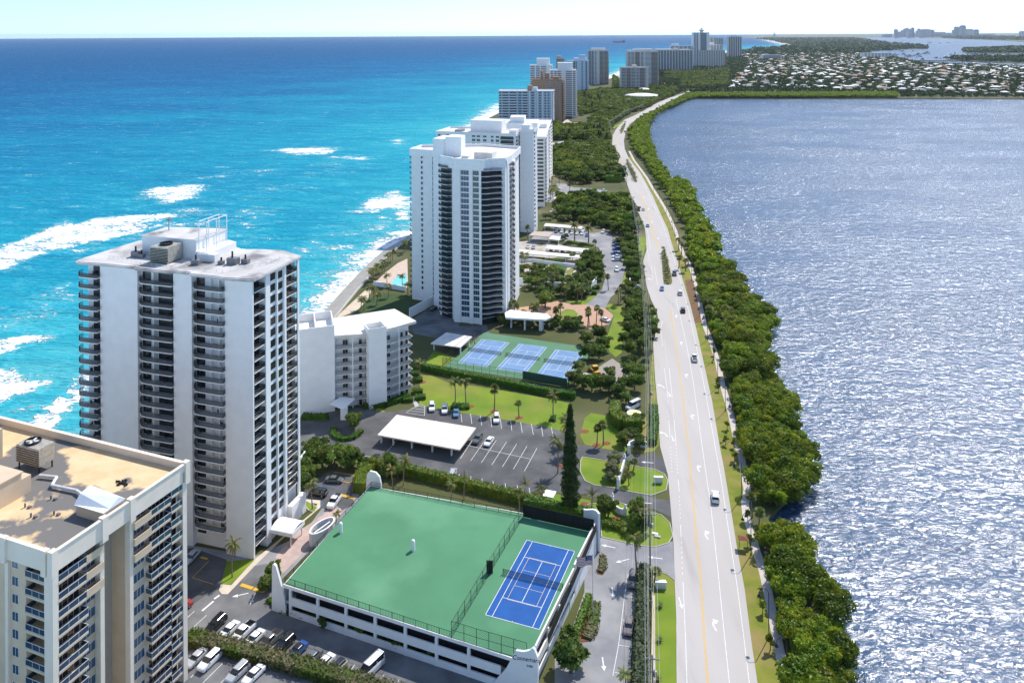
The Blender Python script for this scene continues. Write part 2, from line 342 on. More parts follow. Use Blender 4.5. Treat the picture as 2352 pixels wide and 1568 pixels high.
def math_(op, a, b_=None, c=None, clamp=False):
    n = N.new('ShaderNodeMath'); n.operation = op; n.use_clamp = clamp
    for i, v in enumerate((a, b_, c)):
        if v is None: continue
        if isinstance(v, (int, float)): n.inputs[i].default_value = v
        else: L.new(v, n.inputs[i])
    return n.outputs[0]
def noise(scale, stretch=(1,1,1), det=4, rot=0, dist=0):
    tcn = N.new('ShaderNodeTexCoord'); mp = N.new('ShaderNodeMapping'); mp.inputs['Scale'].default_value = stretch; mp.inputs['Rotation'].default_value = (0,0,rot)
    L.new(tcn.outputs['Object'], mp.inputs[0]); n = N.new('ShaderNodeTexNoise'); n.inputs['Scale'].default_value = scale; n.inputs['Detail'].default_value = det; n.inputs['Distortion'].default_value = dist
    L.new(mp.outputs[0], n.inputs['Vector']); return n.outputs['Fac']
def mixc(f, a, b_, mode='MIX'):
    x = N.new('ShaderNodeMix'); x.data_type = 'RGBA'; x.blend_type = mode
    if isinstance(f, (int, float)): x.inputs[0].default_value = f
    else: L.new(f, x.inputs[0])
    for k, c in ((6, a), (7, b_)):
        if isinstance(c, tuple): x.inputs[k].default_value = (*c, 1)
        else: L.new(c, x.inputs[k])
    return x.outputs[2]
def ramp(f, stops):
    r = N.new('ShaderNodeValToRGB'); e = r.color_ramp.elements
    e[0].position, e[0].color = stops[0][0], (*stops[0][1], 1); e[1].position, e[1].color = stops[-1][0], (*stops[-1][1], 1)
    for p, c in stops[1:-1]: k = e.new(p); k.color = (*c, 1)
    L.new(f, r.inputs[0]); return r.outputs[0]
af = nd('ShaderNodeAttribute', attribute_name='foam'); ao = nd('ShaderNodeAttribute', attribute_name='off')
n_big = noise(.0035, (1,1.6,1), 5, .3); n_mid = noise(.02, (1,2.6,1), 5, .35, .4); n_fine = noise(.22, (1,2.8,1), 6, .35, .3); n_foam = noise(.22, (1,1.7,1), 10, .3, 1.6)
n_fm = noise(.045, (1,1.8,1), 6, .3, .8)
off = math_('ADD', ao.outputs['Fac'], math_('MULTIPLY', math_('SUBTRACT', n_big, .5), .55))
off = math_('ADD', off, math_('MULTIPLY', math_('SUBTRACT', n_mid, .5), .22), clamp=True)
col = ramp(off, SEA_RAMP)
col = mixc(math_('MULTIPLY', math_('SUBTRACT', n_fine, .5, clamp=True), 1.2, clamp=True), col, mixc(.30, col, (.35,.80,.85)))
col = mixc(math_('MULTIPLY', math_('SUBTRACT', .47, n_fine, clamp=True), 1.6, clamp=True), col, mixc(.55, col, (.0,.12,.30)))
fm = math_('ADD', af.outputs['Fac'], math_('ADD', math_('MULTIPLY', math_('SUBTRACT', n_foam, .5), 2.3), math_('MULTIPLY', math_('SUBTRACT', n_fm, .5), 1.9)))
mr = nd('ShaderNodeMapRange'); mr.interpolation_type = 'SMOOTHSTEP'; mr.inputs[1].default_value = .62; mr.inputs[2].default_value = .86; L.new(fm, mr.inputs[0])
caps = noise(.035, (1,3.2,1), 9, .4, .2); mc = nd('ShaderNodeMapRange'); mc.inputs[1].default_value = .70; mc.inputs[2].default_value = .745; L.new(caps, mc.inputs[0])
ff = math_('MAXIMUM', mr.outputs[0], math_('MULTIPLY', mc.outputs[0], .6))
halo = nd('ShaderNodeMapRange'); halo.inputs[1].default_value = .2; halo.inputs[2].default_value = .75; L.new(fm, halo.inputs[0])
col = mixc(math_('MULTIPLY', halo.outputs[0], .35), col, (.25,.75,.75))
col = mixc(ff, col, (.86,.88,.88)); L.new(col, b.inputs['Base Color'])
bp = nd('ShaderNodeBump'); bp.inputs['Strength'].default_value = .9; bp.inputs['Distance'].default_value = 1.3
L.new(math_('ADD', math_('ADD', n_fine, math_('MULTIPLY', n_mid, 5)), math_('MULTIPLY', ff, 1.2)), bp.inputs['Height'])
df = nd('ShaderNodeBsdfDiffuse'); L.new(col, df.inputs[0]); gl_ = nd('ShaderNodeBsdfGlossy'); gl_.inputs['Roughness'].default_value = .3; gl_.inputs[0].default_value = (1,1,1,1)
for n_ in (df, gl_): L.new(bp.outputs[0], n_.inputs['Normal'])
ms = nd('ShaderNodeMixShader'); ms.inputs[0].default_value = .035; L.new(df.outputs[0], ms.inputs[1]); L.new(gl_.outputs[0], ms.inputs[2]); L.new(ms.outputs[0], N['Material Output'].inputs[0])
me.materials.append(m); link('ocean', me, kind='structure')

# lagoon: one flat sheet east of the barrier strip, wind-rippled
m = bpy.data.materials.new('lagoon_water'); m.use_nodes = True; N, L = nodes_of(m); b = N['Principled BSDF']
nb = noise(.006, (1,1.3,1), 4, 0, .3)
col = mixc(nb, (.016,.045,.095), (.032,.085,.17))
w1 = noise(.36, (1,1.9,1), 5, .5, .9); w2 = noise(.13, (1,1.7,1), 2, .2, .4)
bp = nd('ShaderNodeBump'); bp.inputs['Strength'].default_value = 1.0; bp.inputs['Distance'].default_value = LAG_B
wind = noise(.009, (1,2.2,1), 3, .6, .4); wr = nd('ShaderNodeMapRange'); wr.inputs[1].default_value = .35; wr.inputs[2].default_value = .6; wr.inputs[3].default_value = .62; wr.inputs[4].default_value = 1.1; L.new(wind, wr.inputs[0])
w3 = noise(.05, (1,1.9,1), 3, .3, .5)
L.new(math_('MULTIPLY', math_('ADD', math_('ADD', w1, math_('MULTIPLY', w3, LAG_3)), math_('MULTIPLY', w2, LAG_2)), wr.outputs[0]), bp.inputs['Height'])
df = nd('ShaderNodeBsdfDiffuse'); L.new(col, df.inputs[0]); gl_ = nd('ShaderNodeBsdfGlossy'); gl_.inputs['Roughness'].default_value = LAG_R; gl_.inputs[0].default_value = (1,1,1,1)
fr_ = nd('ShaderNodeFresnel'); fr_.inputs[0].default_value = 1.33
for n_ in (df, gl_, fr_): L.new(bp.outputs[0], n_.inputs['Normal'])
fac = math_('MINIMUM', math_('MAXIMUM', math_('MULTIPLY', fr_.outputs[0], 1.2), LAG_S), .22); ms = nd('ShaderNodeMixShader'); L.new(fac, ms.inputs[0]); L.new(df.outputs[0], ms.inputs[1]); L.new(gl_.outputs[0], ms.inputs[2]); L.new(ms.outputs[0], N['Material Output'].inputs[0])
lag = MB()
lp = [(20,60),(60,60),(400,60),(2000,500),(9000,4000),(34000,30000),(34000,34000),(9500,34000),(5200,12500),(3900,9000),(2200,4800),(900,2600),(300,1600),(190,1200),(130,850),(85,500),(40,250)]
lag.poly(lp, WZ+.2)
struct('lagoon', lag, m)

# ------------------------------------------------------------------ road, paths, lawns, car parks
rl = [(1556,1568),(1554,1434),(1551,1337),(1547,1250),(1541,1170),(1534,1090),(1516,1025),(1510,921),(1505,872),(1501.7,816),(1500,790),(1512,735),(1509,715),(1496,690),(1486,660),(1482,636),(1477.2,600.6),(1485,574.5),(1483.7,541.8),(1480,518.9),(1471.6,499.9),(1456.7,467.3),(1448.5,445.5),(1437.6,415.5),(1428.1,395.1),(1419,372),(1411.7,355.6),(1406,336.5),(1407,312),(1414,298.4),(1432.1,276.6),(1456.6,265.7),(1478.4,254.8),(1500.2,241.2),(1519.3,233),(1536,226),(1554.7,219.4),(1571,214),(1590,206)]
rr = [(1740,1568),(1726.2,1475.2),(1710.6,1353.9),(1693.3,1260.4),(1677.7,1163.4),(1662.1,1069.8),(1653,1024.8),(1635.7,920.9),(1617.7,839.2),(1599.7,757.5),(1585,698.7),(1570.3,649.7),(1555.6,597.4),(1542.5,558.2),(1534,527),(1515,486.3),(1501,453.6),(1483.9,421),(1470.3,396.5),(1456.7,380),(1443,361),(1434.9,342),(1433,322.9),(1437.6,301),(1445.8,286.2),(1462,273.9),(1478.5,264.4),(1505.7,252),(1522,243),(1541,232),(1557.4,224.2),(1579,215.3),(1596,207.5)]
rl = [(1562,1800)]+rl; rr = [(1779,1800)]+rr
def extend(t, pts, z): return [(*G(t, x, y, 0), z) for x, y in pts]
road = MB().poly(GG(0, rl)+GG(0, rr)[::-1], .06)
struct('road', road, road_m)
swc = [(10,1190,1800),(10,1135,1500),(10,1095,1330),(10,1060,1150),(10,1020,950),(10,985,800),(10,945,690),(10,912,560),(10,880,460),(10,872,380),(10,888,290),(10,865,180),(10,850,80),(11,1265,1568),(11,1215,1330),(11,1170,1180),(11,1145,1080),(11,1120,960),(11,1085,850),(11,1040,740),(11,1015,640),(11,1000,560),(11,975,440),(11,945,340),(11,910,260),(11,880,210),(11,855,150),(11,830,60),(12,1190,1150),(12,1140,1050),(12,1085,960),(12,1040,890),(12,990,800),(12,940,730),(12,880,650),(12,838,570)]
swp = [pxy(*p) for p in swc]
def xat(lst, y):
    l = sorted(lst, key=lambda p: p[1]); return float(np.interp(y, [p[1] for p in l], [p[0] for p in l]))
verge = MB(); vy = list(np.linspace(1790, 360, 60)); va = [G(0, xat(rr, y)-1, y) for y in vy]; vb = [G(0, xat(swp, y), y) for y in vy]
verge.add([(*p, .035) for p in va]+[(*p, .035) for p in vb], [(i_, i_+60, i_+61, i_+1) for i_ in range(59)])
struct('verge', verge, grass2)
struct('mulch_strip', MB().poly(GG(11, [(893,400),(955,395),(985,480),(1005,600),(1010,700),(965,705),(940,600),(915,500)]), .045), M('wood_chip_mulch', (.20,.115,.06), .95, (.14,.085,.045), 2, bump=.3))
swc = [(10,1190,1800),(10,1135,1500),(10,1095,1330),(10,1060,1150),(10,1020,950),(10,985,800),(10,945,690),(10,912,560),(10,880,460),(10,872,380),(10,888,290),(10,865,180),(10,850,80),(11,1265,1568),(11,1215,1330),(11,1170,1180),(11,1145,1080),(11,1120,960),(11,1085,850),(11,1040,740),(11,1015,640),(11,1000,560),(11,975,440),(11,945,340),(11,910,260),(11,880,210),(11,855,150),(11,830,60),(12,1190,1150),(12,1140,1050),(12,1085,960),(12,1040,890),(12,990,800),(12,940,730),(12,880,650),(12,838,570)]
sw = [G(*p) for p in swc]
struct('sidewalk', MB().ribbon(sw, 1.9, .09), sidewalk_m)
def flat(name, t, pts, z, mt, kerb=None):
    wp = GG(t, pts); struct(name, MB().poly(wp, z), mt)
    if kerb:
        mb = MB(); n = len(wp)
        for i in range(n): mb.obox(wp[i], wp[(i+1) % n], .18, 0, .16)
        struct('kerb', mb, concrete)
    return wp
# central car park and its two driveways
flat('car_park', 0, [(600,1030),(690,940),(760,925),(885,947),(940,940),(965,930),(1060,948),(1150,962),(1240,978),(1285,988),(1300,1010),(1335,1023),(1345,1023),(1388,1032),(1440,1042),(1480,1046),(1500,1040),(1532,1060),(1545,1090),(1495,1080),(1465,1065),(1405,1059),(1345,1045),(1330,1056),(1330,1092),(1400,1117),(1470,1132),(1510,1145),(1545,1150),(1548,1190),(1493,1166),(1400,1148),(1340,1136),(1290,1132),(1262,1130),(1255,1152),(1210,1150),(1100,1125),(1033,1112),(960,1095),(925,1082),(880,1068),(850,1060),(830,1040),(810,1020),(790,1020),(690,1032)], .05, asphalt)
flat('lawn', 6, [(0,690),(140,655),(245,600),(250,340),(350,345),(480,400),(760,440),(1000,480),(1350,540),(1520,580),(1540,690),(1470,800),(1420,805),(1260,772),(1100,742),(930,715),(760,690),(590,655),(300,608),(200,640),(0,670),(-150,680),(-100,600)], .03, grass, kerb=None)
flat('lawn', 6, [(1640,700),(1690,660),(1880,690),(1880,760),(1990,850),(1980,930),(2010,985),(1800,960),(1640,925),(1600,850)], .03, grass)
flat('lawn', 6, [(1620,1030),(1890,1072),(2100,1115),(2230,1135),(2310,1175),(2340,1230),(2325,1310),(2200,1355),(2050,1330),(1880,1292),(1720,1268),(1640,1230),(1600,1150),(1605,1060)], .06, grass, kerb=1)
flat('lawn', 5, [(1440,60),(1700,50),(1960,130),(2050,155),(2120,220),(2145,330),(2110,390),(1990,425),(1850,410),(1740,385),(1545,340),(1540,200),(1380,100)], .06, grass, kerb=1)
flat('lawn', 6, [(1215,1435),(1270,1330),(1470,1350),(1560,1370),(1700,1400),(1600,1480),(1450,1490)], .06, grass)
flat('lawn', 6, [(2200,180),(2245,100),(2240,200),(2225,350),(2250,560),(2260,720),(2265,930),(2220,980),(2110,1000),(2010,985),(2060,900),(2180,620),(2190,360)], .03, grass2)
flat('lawn', 6, [(1780,0),(1960,0),(1950,150),(1900,190),(1850,150)], .03, grass); flat('lawn', 6, [(290,240),(370,130),(540,190),(450,270)], .03, grass)
flat('gravel_yard', 6, [(1760,270),(1870,200),(1985,280),(2000,360),(1900,420),(1800,410),(1750,360)], .04, M('crushed_shell', (.36,.31,.28), .95, (.28,.24,.21), 1, bump=.3))
flat('path', 6, [(250,245),(300,245),(700,340),(1100,400),(1480,465),(1470,490),(1100,435),(700,370),(290,265)], .045, M('sandy_path', (.45,.38,.32), .95, (.36,.31,.26), 1))
flat('path', 3, [(1352,70),(1375,65),(1420,130),(1385,142)], .06, concrete)
# lower lot, entrance ramp and paths in front of the tower
flat('car_park', 4, [(-500,900),(0,850),(150,600),(440,540),(620,600),(860,560),(930,680),(900,860),(1000,950),(1200,1000),(2351,1330),(2700,1420),(2850,1568),(3100,2300),(-800,2300)], .04, asphalt_g)
flat('driveway', 4, [(150,400),(740,500),(1140,320),(1350,30),(1350,-100),(1600,-40),(1640,20),(960,700),(900,600),(830,640),(620,740),(440,800),(100,950)], .035, drive_g)
flat('car_park', 4, [(-300,700),(-300,450),(220,430),(500,530),(500,600),(430,790),(430,760),(190,920),(-100,1050)], .055, asphalt)
flat('paver_court', 4, [(915,500),(1000,400),(1100,290),(1180,240),(1330,140),(1350,100),(1460,95),(1480,130),(1230,380),(1010,610),(960,660),(930,600)], .07, pink)
flat('walkway', 4, [(435,790),(450,735),(540,745),(735,530),(1080,250),(1240,120),(1265,60),(1120,35),(1130,20),(1290,30),(1290,90),(1180,185),(1000,330),(730,590),(560,770),(510,822),(460,822)], .10, cream_path, kerb=None)
flat('lawn', 4, [(455,735),(500,545),(735,525),(730,540),(535,742)], .12, grass); flat('lawn', 4, [(1120,38),(1180,40),(1265,90),(1240,125),(1200,120)], .12, grass, kerb=1)
# small car park between the tower and the deck
flat('car_park', 3, [(420,860),(540,760),(680,670),(920,720),(880,760),(850,900),(880,960),(760,1010),(720,960),(640,1010),(560,960),(480,890),(420,920)], .06, asphalt)
# east driveway beside the deck
flat('driveway', 5, [(1400,340),(1545,345),(1740,388),(1850,412),(1990,428),(2145,372),(2170,700),(2100,645),(2010,618),(1900,600),(1850,600),(1840,700),(1825,900),(1800,1250),(1780,1568),(1770,2400),(1100,2400),(1150,1568),(1150,1330),(1300,1100),(1400,800)], .05, drive_g)
flat('verge', 5, [(1990,620),(2100,655),(2165,705),(2178,1000),(2182,1568),(2200,2400),(1970,2400),(1985,1568),(1990,1000),(1975,850)], .055, grass, kerb=1)
flat('planting_bed', 5, [(1545,470),(1580,500),(1585,600),(1555,660),(1505,650)], .12, mulch); flat('planting_bed', 5, [(1340,1210),(1440,870),(1490,880),(1505,920),(1490,1150),(1440,1220),(1380,1225)], .12, mulch)
flat('planting_bed', 5, [(1975,830),(1995,830),(1998,1568),(1960,1568)], .07, sand)
for q_ in ((6,875,645),(6,1085,700),(6,1370,725),(6,1740,930),(6,1820,915),(6,270,400),(6,675,605),(6,1640,815),(6,1440,1100),(19,120,960),(19,170,1010),(6,1640,1430)):
    c_ = G(*q_); struct('mulch_bed', MB().poly([(c_[0]+1.3*math.cos(a*.7)*(1+.2*math.sin(a*3)), c_[1]+1.1*math.sin(a*.7)) for a in range(9)], .075), mulch)
flat('car_park', 7, [(330,1470),(520,1355),(560,1345),(640,1400),(680,1510),(870,1500),(900,1568),(760,1600),(560,1600),(360,1560)], .045, asphalt_g)
# grounds of the curved-balcony tower and the long tower behind
flat('driveway', 16, [(1030,1190),(1150,1110),(1250,1000),(1300,830),(1290,780),(1240,690),(1250,560),(1210,480),(1100,440),(800,400),(590,380),(400,420),(330,400),(440,300),(640,240),(1150,300),(1300,270),(1380,340),(1380,400),(1560,640),(1530,780),(1500,920),(1480,1000),(1360,1100),(1290,1240),(1400,1320),(1330,1450),(1200,1380),(1150,1250)], .04, drive_g)
flat('paver_court', 16, [(60,1290),(120,1240),(420,1200),(690,1150),(850,1180),(1010,1190),(1290,1240),(1390,1330),(1320,1440),(1100,1500),(950,1400),(700,1400),(450,1350),(60,1340)], .05, brickp)
flat('lawn', 16, [(650,1330),(800,1250),(900,1260),(960,1310),(930,1360),(840,1370),(720,1360)], .07, grass, kerb=1); flat('lawn', 16, [(1290,1220),(1340,1180),(1540,1220),(1570,1600),(1310,1600),(1370,1440),(1400,1330)], .07, grass)
flat('lawn', 16, [(800,1150),(1000,1130),(1160,1070),(1170,1090),(1060,1180),(980,1200),(850,1180)], .07, grass); flat('lawn', 16, [(1500,900),(1550,760),(1590,770),(1560,950),(1520,950)], .07, grass)
flat('lawn', 16, [(1650,360),(1790,340),(1805,430),(1765,590),(1745,640),(1690,560),(1660,450)], .035, grass); flat('lawn', 16, [(800,800),(860,740),(970,720),(960,740),(870,840),(850,840)], .07, grass2)
flat('lawn', 16, [(1810,1210),(1870,1230),(1916,1330),(1900,1400),(1820,1300)], .065, grass, kerb=1)
flat('plaza', 16, [(190,800),(190,400),(330,400),(560,400),(1200,560),(1000,620),(850,900),(500,900),(190,1000)], .03, M('terrace_paving', (.50,.44,.38), .85, (.38,.34,.30), .3, col3=(.14,.16,.06), scale3=.08, lo3=.5, hi3=.6))
flat('plaza', 16, [(180,540),(600,600),(990,720),(960,735),(700,690),(400,660),(180,640)], .05, concrete)
flat('car_park', 18, [(190,920),(190,800),(330,780),(500,720),(400,640),(450,620),(560,620),(700,680),(1000,700),(1250,730),(1200,790),(640,800),(520,870),(420,920)], .04, drive_g)
flat('car_park', 12, [(190,600),(190,500),(330,480),(450,480),(520,520),(430,560),(300,560),(230,590)], .04, concrete)
flat('car_park', 13, [(560,1300),(700,1180),(760,1240),(980,1300),(960,1340),(740,1350),(600,1340)], .05, sidewalk_m)
flat('lawn', 13, [(1500,1360),(1560,1380),(1680,1310),(1780,1215),(1740,1225),(1640,1290)], .07, grass)
flat('beach', 20, [(590,1340),(760,1180),(1000,960),(1080,900),(1100,960),(1050,1080),(1000,1150),(900,1230),(700,1310)], .03, sand)
flat('terrace', 20, [(1120,860),(1300,700),(1480,560),(1610,500),(1620,900),(1560,930),(1150,880)], .04, M('pool_terrace', (.58,.45,.36), .85, (.50,.39,.31), .5))
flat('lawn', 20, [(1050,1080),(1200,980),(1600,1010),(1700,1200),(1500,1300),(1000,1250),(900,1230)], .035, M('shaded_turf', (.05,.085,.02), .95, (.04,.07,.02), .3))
flat('swimming_pool', 20, [(1350,890),(1480,730),(1600,720),(1605,840),(1590,915)], .10, pool, kerb=1)
flat('beach', 14, [(0,900),(30,870),(165,835),(170,1050),(0,1060)], .05, sand)
wetp = [(p[0]-1.0, p[1]) for p in coast[2:9]]
mb = MB(); n_ = len(wetp); mb.add([(x,y,-.5) for x,y in wetp]+[(x-9,y-4,-1.35) for x,y in wetp], [(i,i+1,i+1+n_,i+n_) for i in range(n_-1)]); struct('beach', mb, M('wet_sand', (.36,.33,.28), .6, (.30,.28,.24), .3))
mb = MB()
for a_, b_ in zip(coast[3:9], coast[4:10]): mb.obox(a_, b_, .8, -2, .75)
solid('seawall', mb, concrete, 'long pale concrete seawall between the surf and the sand', 'seawall')
bp_ = GG(9, [(430,154),(500,150),(580,160),(640,178),(735,208),(700,222),(600,235),(580,238),(690,205),(600,185),(520,172)]); struct('beach', MB().poly([(x-30, y) for x, y in bp_], .3), sand)
gc = G(16, 620, 730); flat('planting_bed', 16, [(630,690),(820,730),(800,770),(760,800),(680,770)], .4, hedge_d)
# median islands with kerbs
for t, pts in ((11, [(728,200),(742,190),(758,220),(790,330),(806,415),(795,432),(745,430),(735,330)]),(12, [(812,670),(826,660),(858,720),(905,815),(905,832),(884,830),(840,740)]),(12, [(762,415),(780,355),(803,335),(808,350),(790,400),(772,425)])):
    flat('median', t, pts, .17, M('median_groundcover', (.16,.13,.05), .95, (.10,.13,.03), .8, bump=.3), kerb=1)
# ------------------------------------------------------------------ painted lines
mk = MB(); my = MB(); mbl = MB(); Z1 = .075
def P0(*pts): return [G(0, x, y) for x, y in pts]
for off_ in (-.14, .14):
    for pl in (((1632,1800),(1625.7,1568),(1617,1451),(1608.4,1319.3),(1598,1218.8),(1589.3,1114.9),(1580.7,1024.8),(1568.7,914.4),(1558.9,839.2),(1547.4,760.8),(1539.3,711.7)),((1513.1,574.5),(1503.3,541.8),(1495.2,512.4),(1484,483),(1478.4,464.5),(1470.3,446.8)),((1434.9,377.4),(1420,353),(1415.8,328.4),(1419,309))):
        my.ribbon([(x+off_, y) for x, y in P0(*pl)], .12 if pl[0][1] > 600 else .2, Z1)
for pl in (((1690,1800),(1675.3,1568),(1662,1440.5),(1648.2,1301.9),(1632.6,1163.4),(1612.7,1024.8),(1591.6,871.9),(1578.5,800),(1562,724.8),(1552,685)),((1742,1800),(1721,1568),(1707,1451),(1693.3,1347),(1672.5,1211.9),(1656.9,1104.5),(1642.6,1024.8),(1621,904.6),(1601.4,806.5),(1581.8,715),(1562,643),(1542.5,577.8),(1521.3,512.4),(1505.7,480),(1470,404.6),(1445,372)),
    ((1582,1800),(1577.9,1568),(1574.8,1475),(1569,1336.6)),((1564.5,1233),(1563,1205)),((1560,1129),(1558,1101)),((1534.4,913.7),(1526.2,845.7)),((1544,913.7),(1537,845)),((1539,1005),(1535.9,963)),((1553,1024),(1548,963)),((1522,795),(1517,757),(1522,737)),((1500,640),(1496,612)),((1510,655),(1503,612)),((1487,574),(1492,600)),((1495,575),(1489,541),(1484,512))):
    mk.ribbon(P0(*pl), .12 if pl[0][1] > 520 else .18, Z1)
for a_, b_ in (((1568,1319),(1565,1240)),((1562.5,1191),(1560.5,1134)),((1556.4,1087),(1553,1024)),((1543.3,1084),(1540,1024)),((1534,958),(1534,916)),((1547,958),(1545,916)),((1533,840),(1526,780)),((1549,745),(1541,690))):
    mk.dash(*P0(a_, b_), .13, .6, 1.2, Z1)
def arrow(mb, c, ang, L=3.0, turn=0, z=Z1, s=1.0):
    """lane arrow: ang 0 points along +Y; turn +1 bends left, -1 right"""
    ca, sa = math.cos(ang), math.sin(ang)
    def T_(pts): return [(c[0]+(x*ca-y*sa)*s, c[1]+(x*sa+y*ca)*s) for x, y in pts]
    if turn == 0:
        mb.poly(T_([(-.1,-L/2),(.1,-L/2),(.1,L*.15),(.38,L*.15),(0,L/2),(-.38,L*.15),(-.1,L*.15)]), z)
    else:
        t_ = -turn
        mb.poly(T_([(.1*t_,-L/2),(.42*t_,-L/2),(.35*t_,-.2),(.05*t_,.55),(-.35*t_,.85),(-.35*t_,1.35),(-1.25*t_,.6),(-.35*t_,-.05),(-.35*t_,.35),(-.1*t_,.1),(.1*t_,-.5)]), z)
for t, x, y in ((10,560,145),(10,612,585),(10,665,1180),(11,830,655),(11,865,845),(11,900,1072),(11,942,1360),(11,705,108),(12,1030,1168),(12,1000,1055),(12,960,960)):
    arrow(mk, G(t, x, y), R(12), 3.2, 1, Z1, 1.1)
for t, x, y in ((11,650,395),(11,732,1145),(11,750,1480)): arrow(mk, G(t, x, y), R(8), 3, -1, Z1, 1.2)
for t, x, y, a_ in ((10,445,1040,180),(11,785,1205,180),(11,808,1515,180),(5,1640,810,180),(5,1560,1410,180),(5,1600,418,70),(5,1995,515,78),(5,1720,540,110),(6,2165,1077,80),(6,2150,1418,80),(4,615,828,110),(4,720,860,180),(3,1000,1,0)):
    arrow(mk, G(t, x, y), R(a_), 2.6, 0, .085, 1.3)
def bays(t, segs, wd=.12, z=.085, mb=mk):
    for x0, y0, x1, y1 in segs: mb.ribbon([G(t, x0, y0), G(t, x1, y1)], wd, z)
bays(6, [(595,668,603,738),(675,665,687,752),(756,680,770,766),(845,692,855,780),(928,710,936,793),(1014,725,1024,810),(1098,738,1112,826),(1188,752,1205,843),(1272,768,1286,857),(1357,782,1372,862),
 (690,890,590,1045),(806,876,678,1062),(893,890,766,1080),(978,905,855,1098),(1064,922,944,1115),(1152,938,1037,1133),(1237,955,1130,1150),(610,925,1180,1048),
 (210,1100,200,1172),(300,1118,292,1195),(396,1138,388,1220),(486,1155,480,1245),(580,1175,580,1270),(678,1190,678,1297),(773,1212,775,1320),(865,1232,873,1340),(968,1252,978,1365),(1070,1272,1076,1385),(1170,1290,1182,1398),
 (60,885,-60,1020)])
bays(3, [(1370,100,1465,130),(1390,120,1465,145),(1350,150,1465,165),(1320,170,1465,185),(1310,188,1460,212),(1465,130,1462,212),(1305,188,1380,140),(925,545,1022,562),(930,560,1018,575),(930,580,1015,592),(930,600,1005,610),(1022,562,1005,612)])
bays(3, [(612,792,762,836),(600,800,560,835),(640,870,700,890),(450,908,612,950),(500,920,530,960),(540,930,575,975),(612,950,570,1000)], mb=mbl)
bays(4, [(228,965,150,1035),(332,998,175,1140),(465,1405,300,1568),(585,1440,450,1568),(255,1465,195,1525),(1222,1295,1120,1420),(1580,1415,1470,1568),(1828,1498,1780,1568),(1955,1540,1940,1568),(1380,1480,1310,1568),(730,1200,600,1380),(900,1250,760,1420),(1060,1300,950,1440),(1550,1440,1440,1600)])
bays(4, [(390,880,292,962),(440,830,395,862)], .45)
bays(5, [(1770,650,1740,830),(1740,830,1690,1240),(1690,1240,1640,1510),(1745,840,1830,850),(1718,1038,1815,1045),(1688,1250,1805,1268),(1655,1480,1790,1505)])
bays(4, [(620,740,720,772),(728,776,822,800)], .9, mb=my); bays(3, [(755,880,875,910)], .9, mb=my); bays(4, [(282,510,340,525)], .5, mb=my)
bays(4, [(350,540,212,682),(212,682,390,738)], .12, mb=my); bays(3, [(775,765,830,778),(905,720,830,778),(700,688,905,720)], .2, mb=my)
bays(16, [(1250,780,1540,795)], .3, mb=my)
struct('white_markings', mk, paint_w); struct('yellow_markings', my, paint_y); struct('blue_markings', mbl, paint_b)
# ------------------------------------------------------------------ buildings: repeated facade pieces
CACHE = {}
def cached(key, fn):
    if key not in CACHE: CACHE[key] = fn()
    return CACHE[key]
def rail_mb(path, h=.98, style='bars', z=0):
    mb = MB(); 
    if style == 'bars':
        for a, b in zip(path[:-1], path[1:]):
            l = math.hypot(b[0]-a[0], b[1]-a[1]); n = max(1, int(l/.11))
            for zz in (z+.08, z+h): mb.obox(a, b, .05, zz, zz+.05)
            for i in range(n+1):
                x = a[0]+(b[0]-a[0])*i/n; y = a[1]+(b[1]-a[1])*i/n; mb.box(x-.017, y-.017, z+.1, x+.017, y+.017, z+h)
    elif style == 'glass':
        for a, b in zip(path[:-1], path[1:]):
            mb.obox(a, b, .03, z+.12, z+h, 1); mb.obox(a, b, .07, z+h, z+h+.07); mb.obox(a, b, .06, z+.02, z+.1)
            l = math.hypot(b[0]-a[0], b[1]-a[1]); n = max(1, int(l/1.4))
            for i in range(n+1):
                x = a[0]+(b[0]-a[0])*i/n; y = a[1]+(b[1]-a[1])*i/n; mb.box(x-.03, y-.03, z, x+.03, y+.03, z+h)
    else:
        for a, b in zip(path[:-1], path[1:]): mb.obox(a, b, .14, z-.25, z+h)
    return mb
def bay_pts(w_, d, sag, n=7, r=0.0, left=0):
    """outer edge of a balcony in facade coordinates (u along, y outward negative)"""
    pts = []
    for i in range(n+1):
        t = i/n; y = -(d+sag*math.sin(math.pi*t))
        if r and t < .22: y = -(d*min(1, .35+.65*math.sin(min(1, t/.22)*math.pi/2)))
        pts.append((w_*t, y))
    return pts
def balcony_meshes(key, w_, d, sag=0, r=0, rail='bars', th=.2, mats=None, n=7, back=0.0):
    def mk_():
        op = bay_pts(w_, d, sag, n if (sag or r) else 1, r); slab = MB().prism([(0, back)]+op+[(w_, back)], -th, 0)
        rp = [(x, y+.08) for x, y in op]; rp = [(.06, back-.0)]+rp+[(w_-.06, back-.0)] if r or d > .5 else rp
        mats_ = mats or (slabm, darkrail)
        rm = rail_mb(rp, style=rail)
        rmat = {'bars': [darkrail], 'glass': [frame_m, glass_blue], 'solid': [mats_[1]]}[rail]
        return slab.mesh('balcony', mats_[0]), rm.mesh('railing', rmat)
    return cached(('bal', key), mk_)
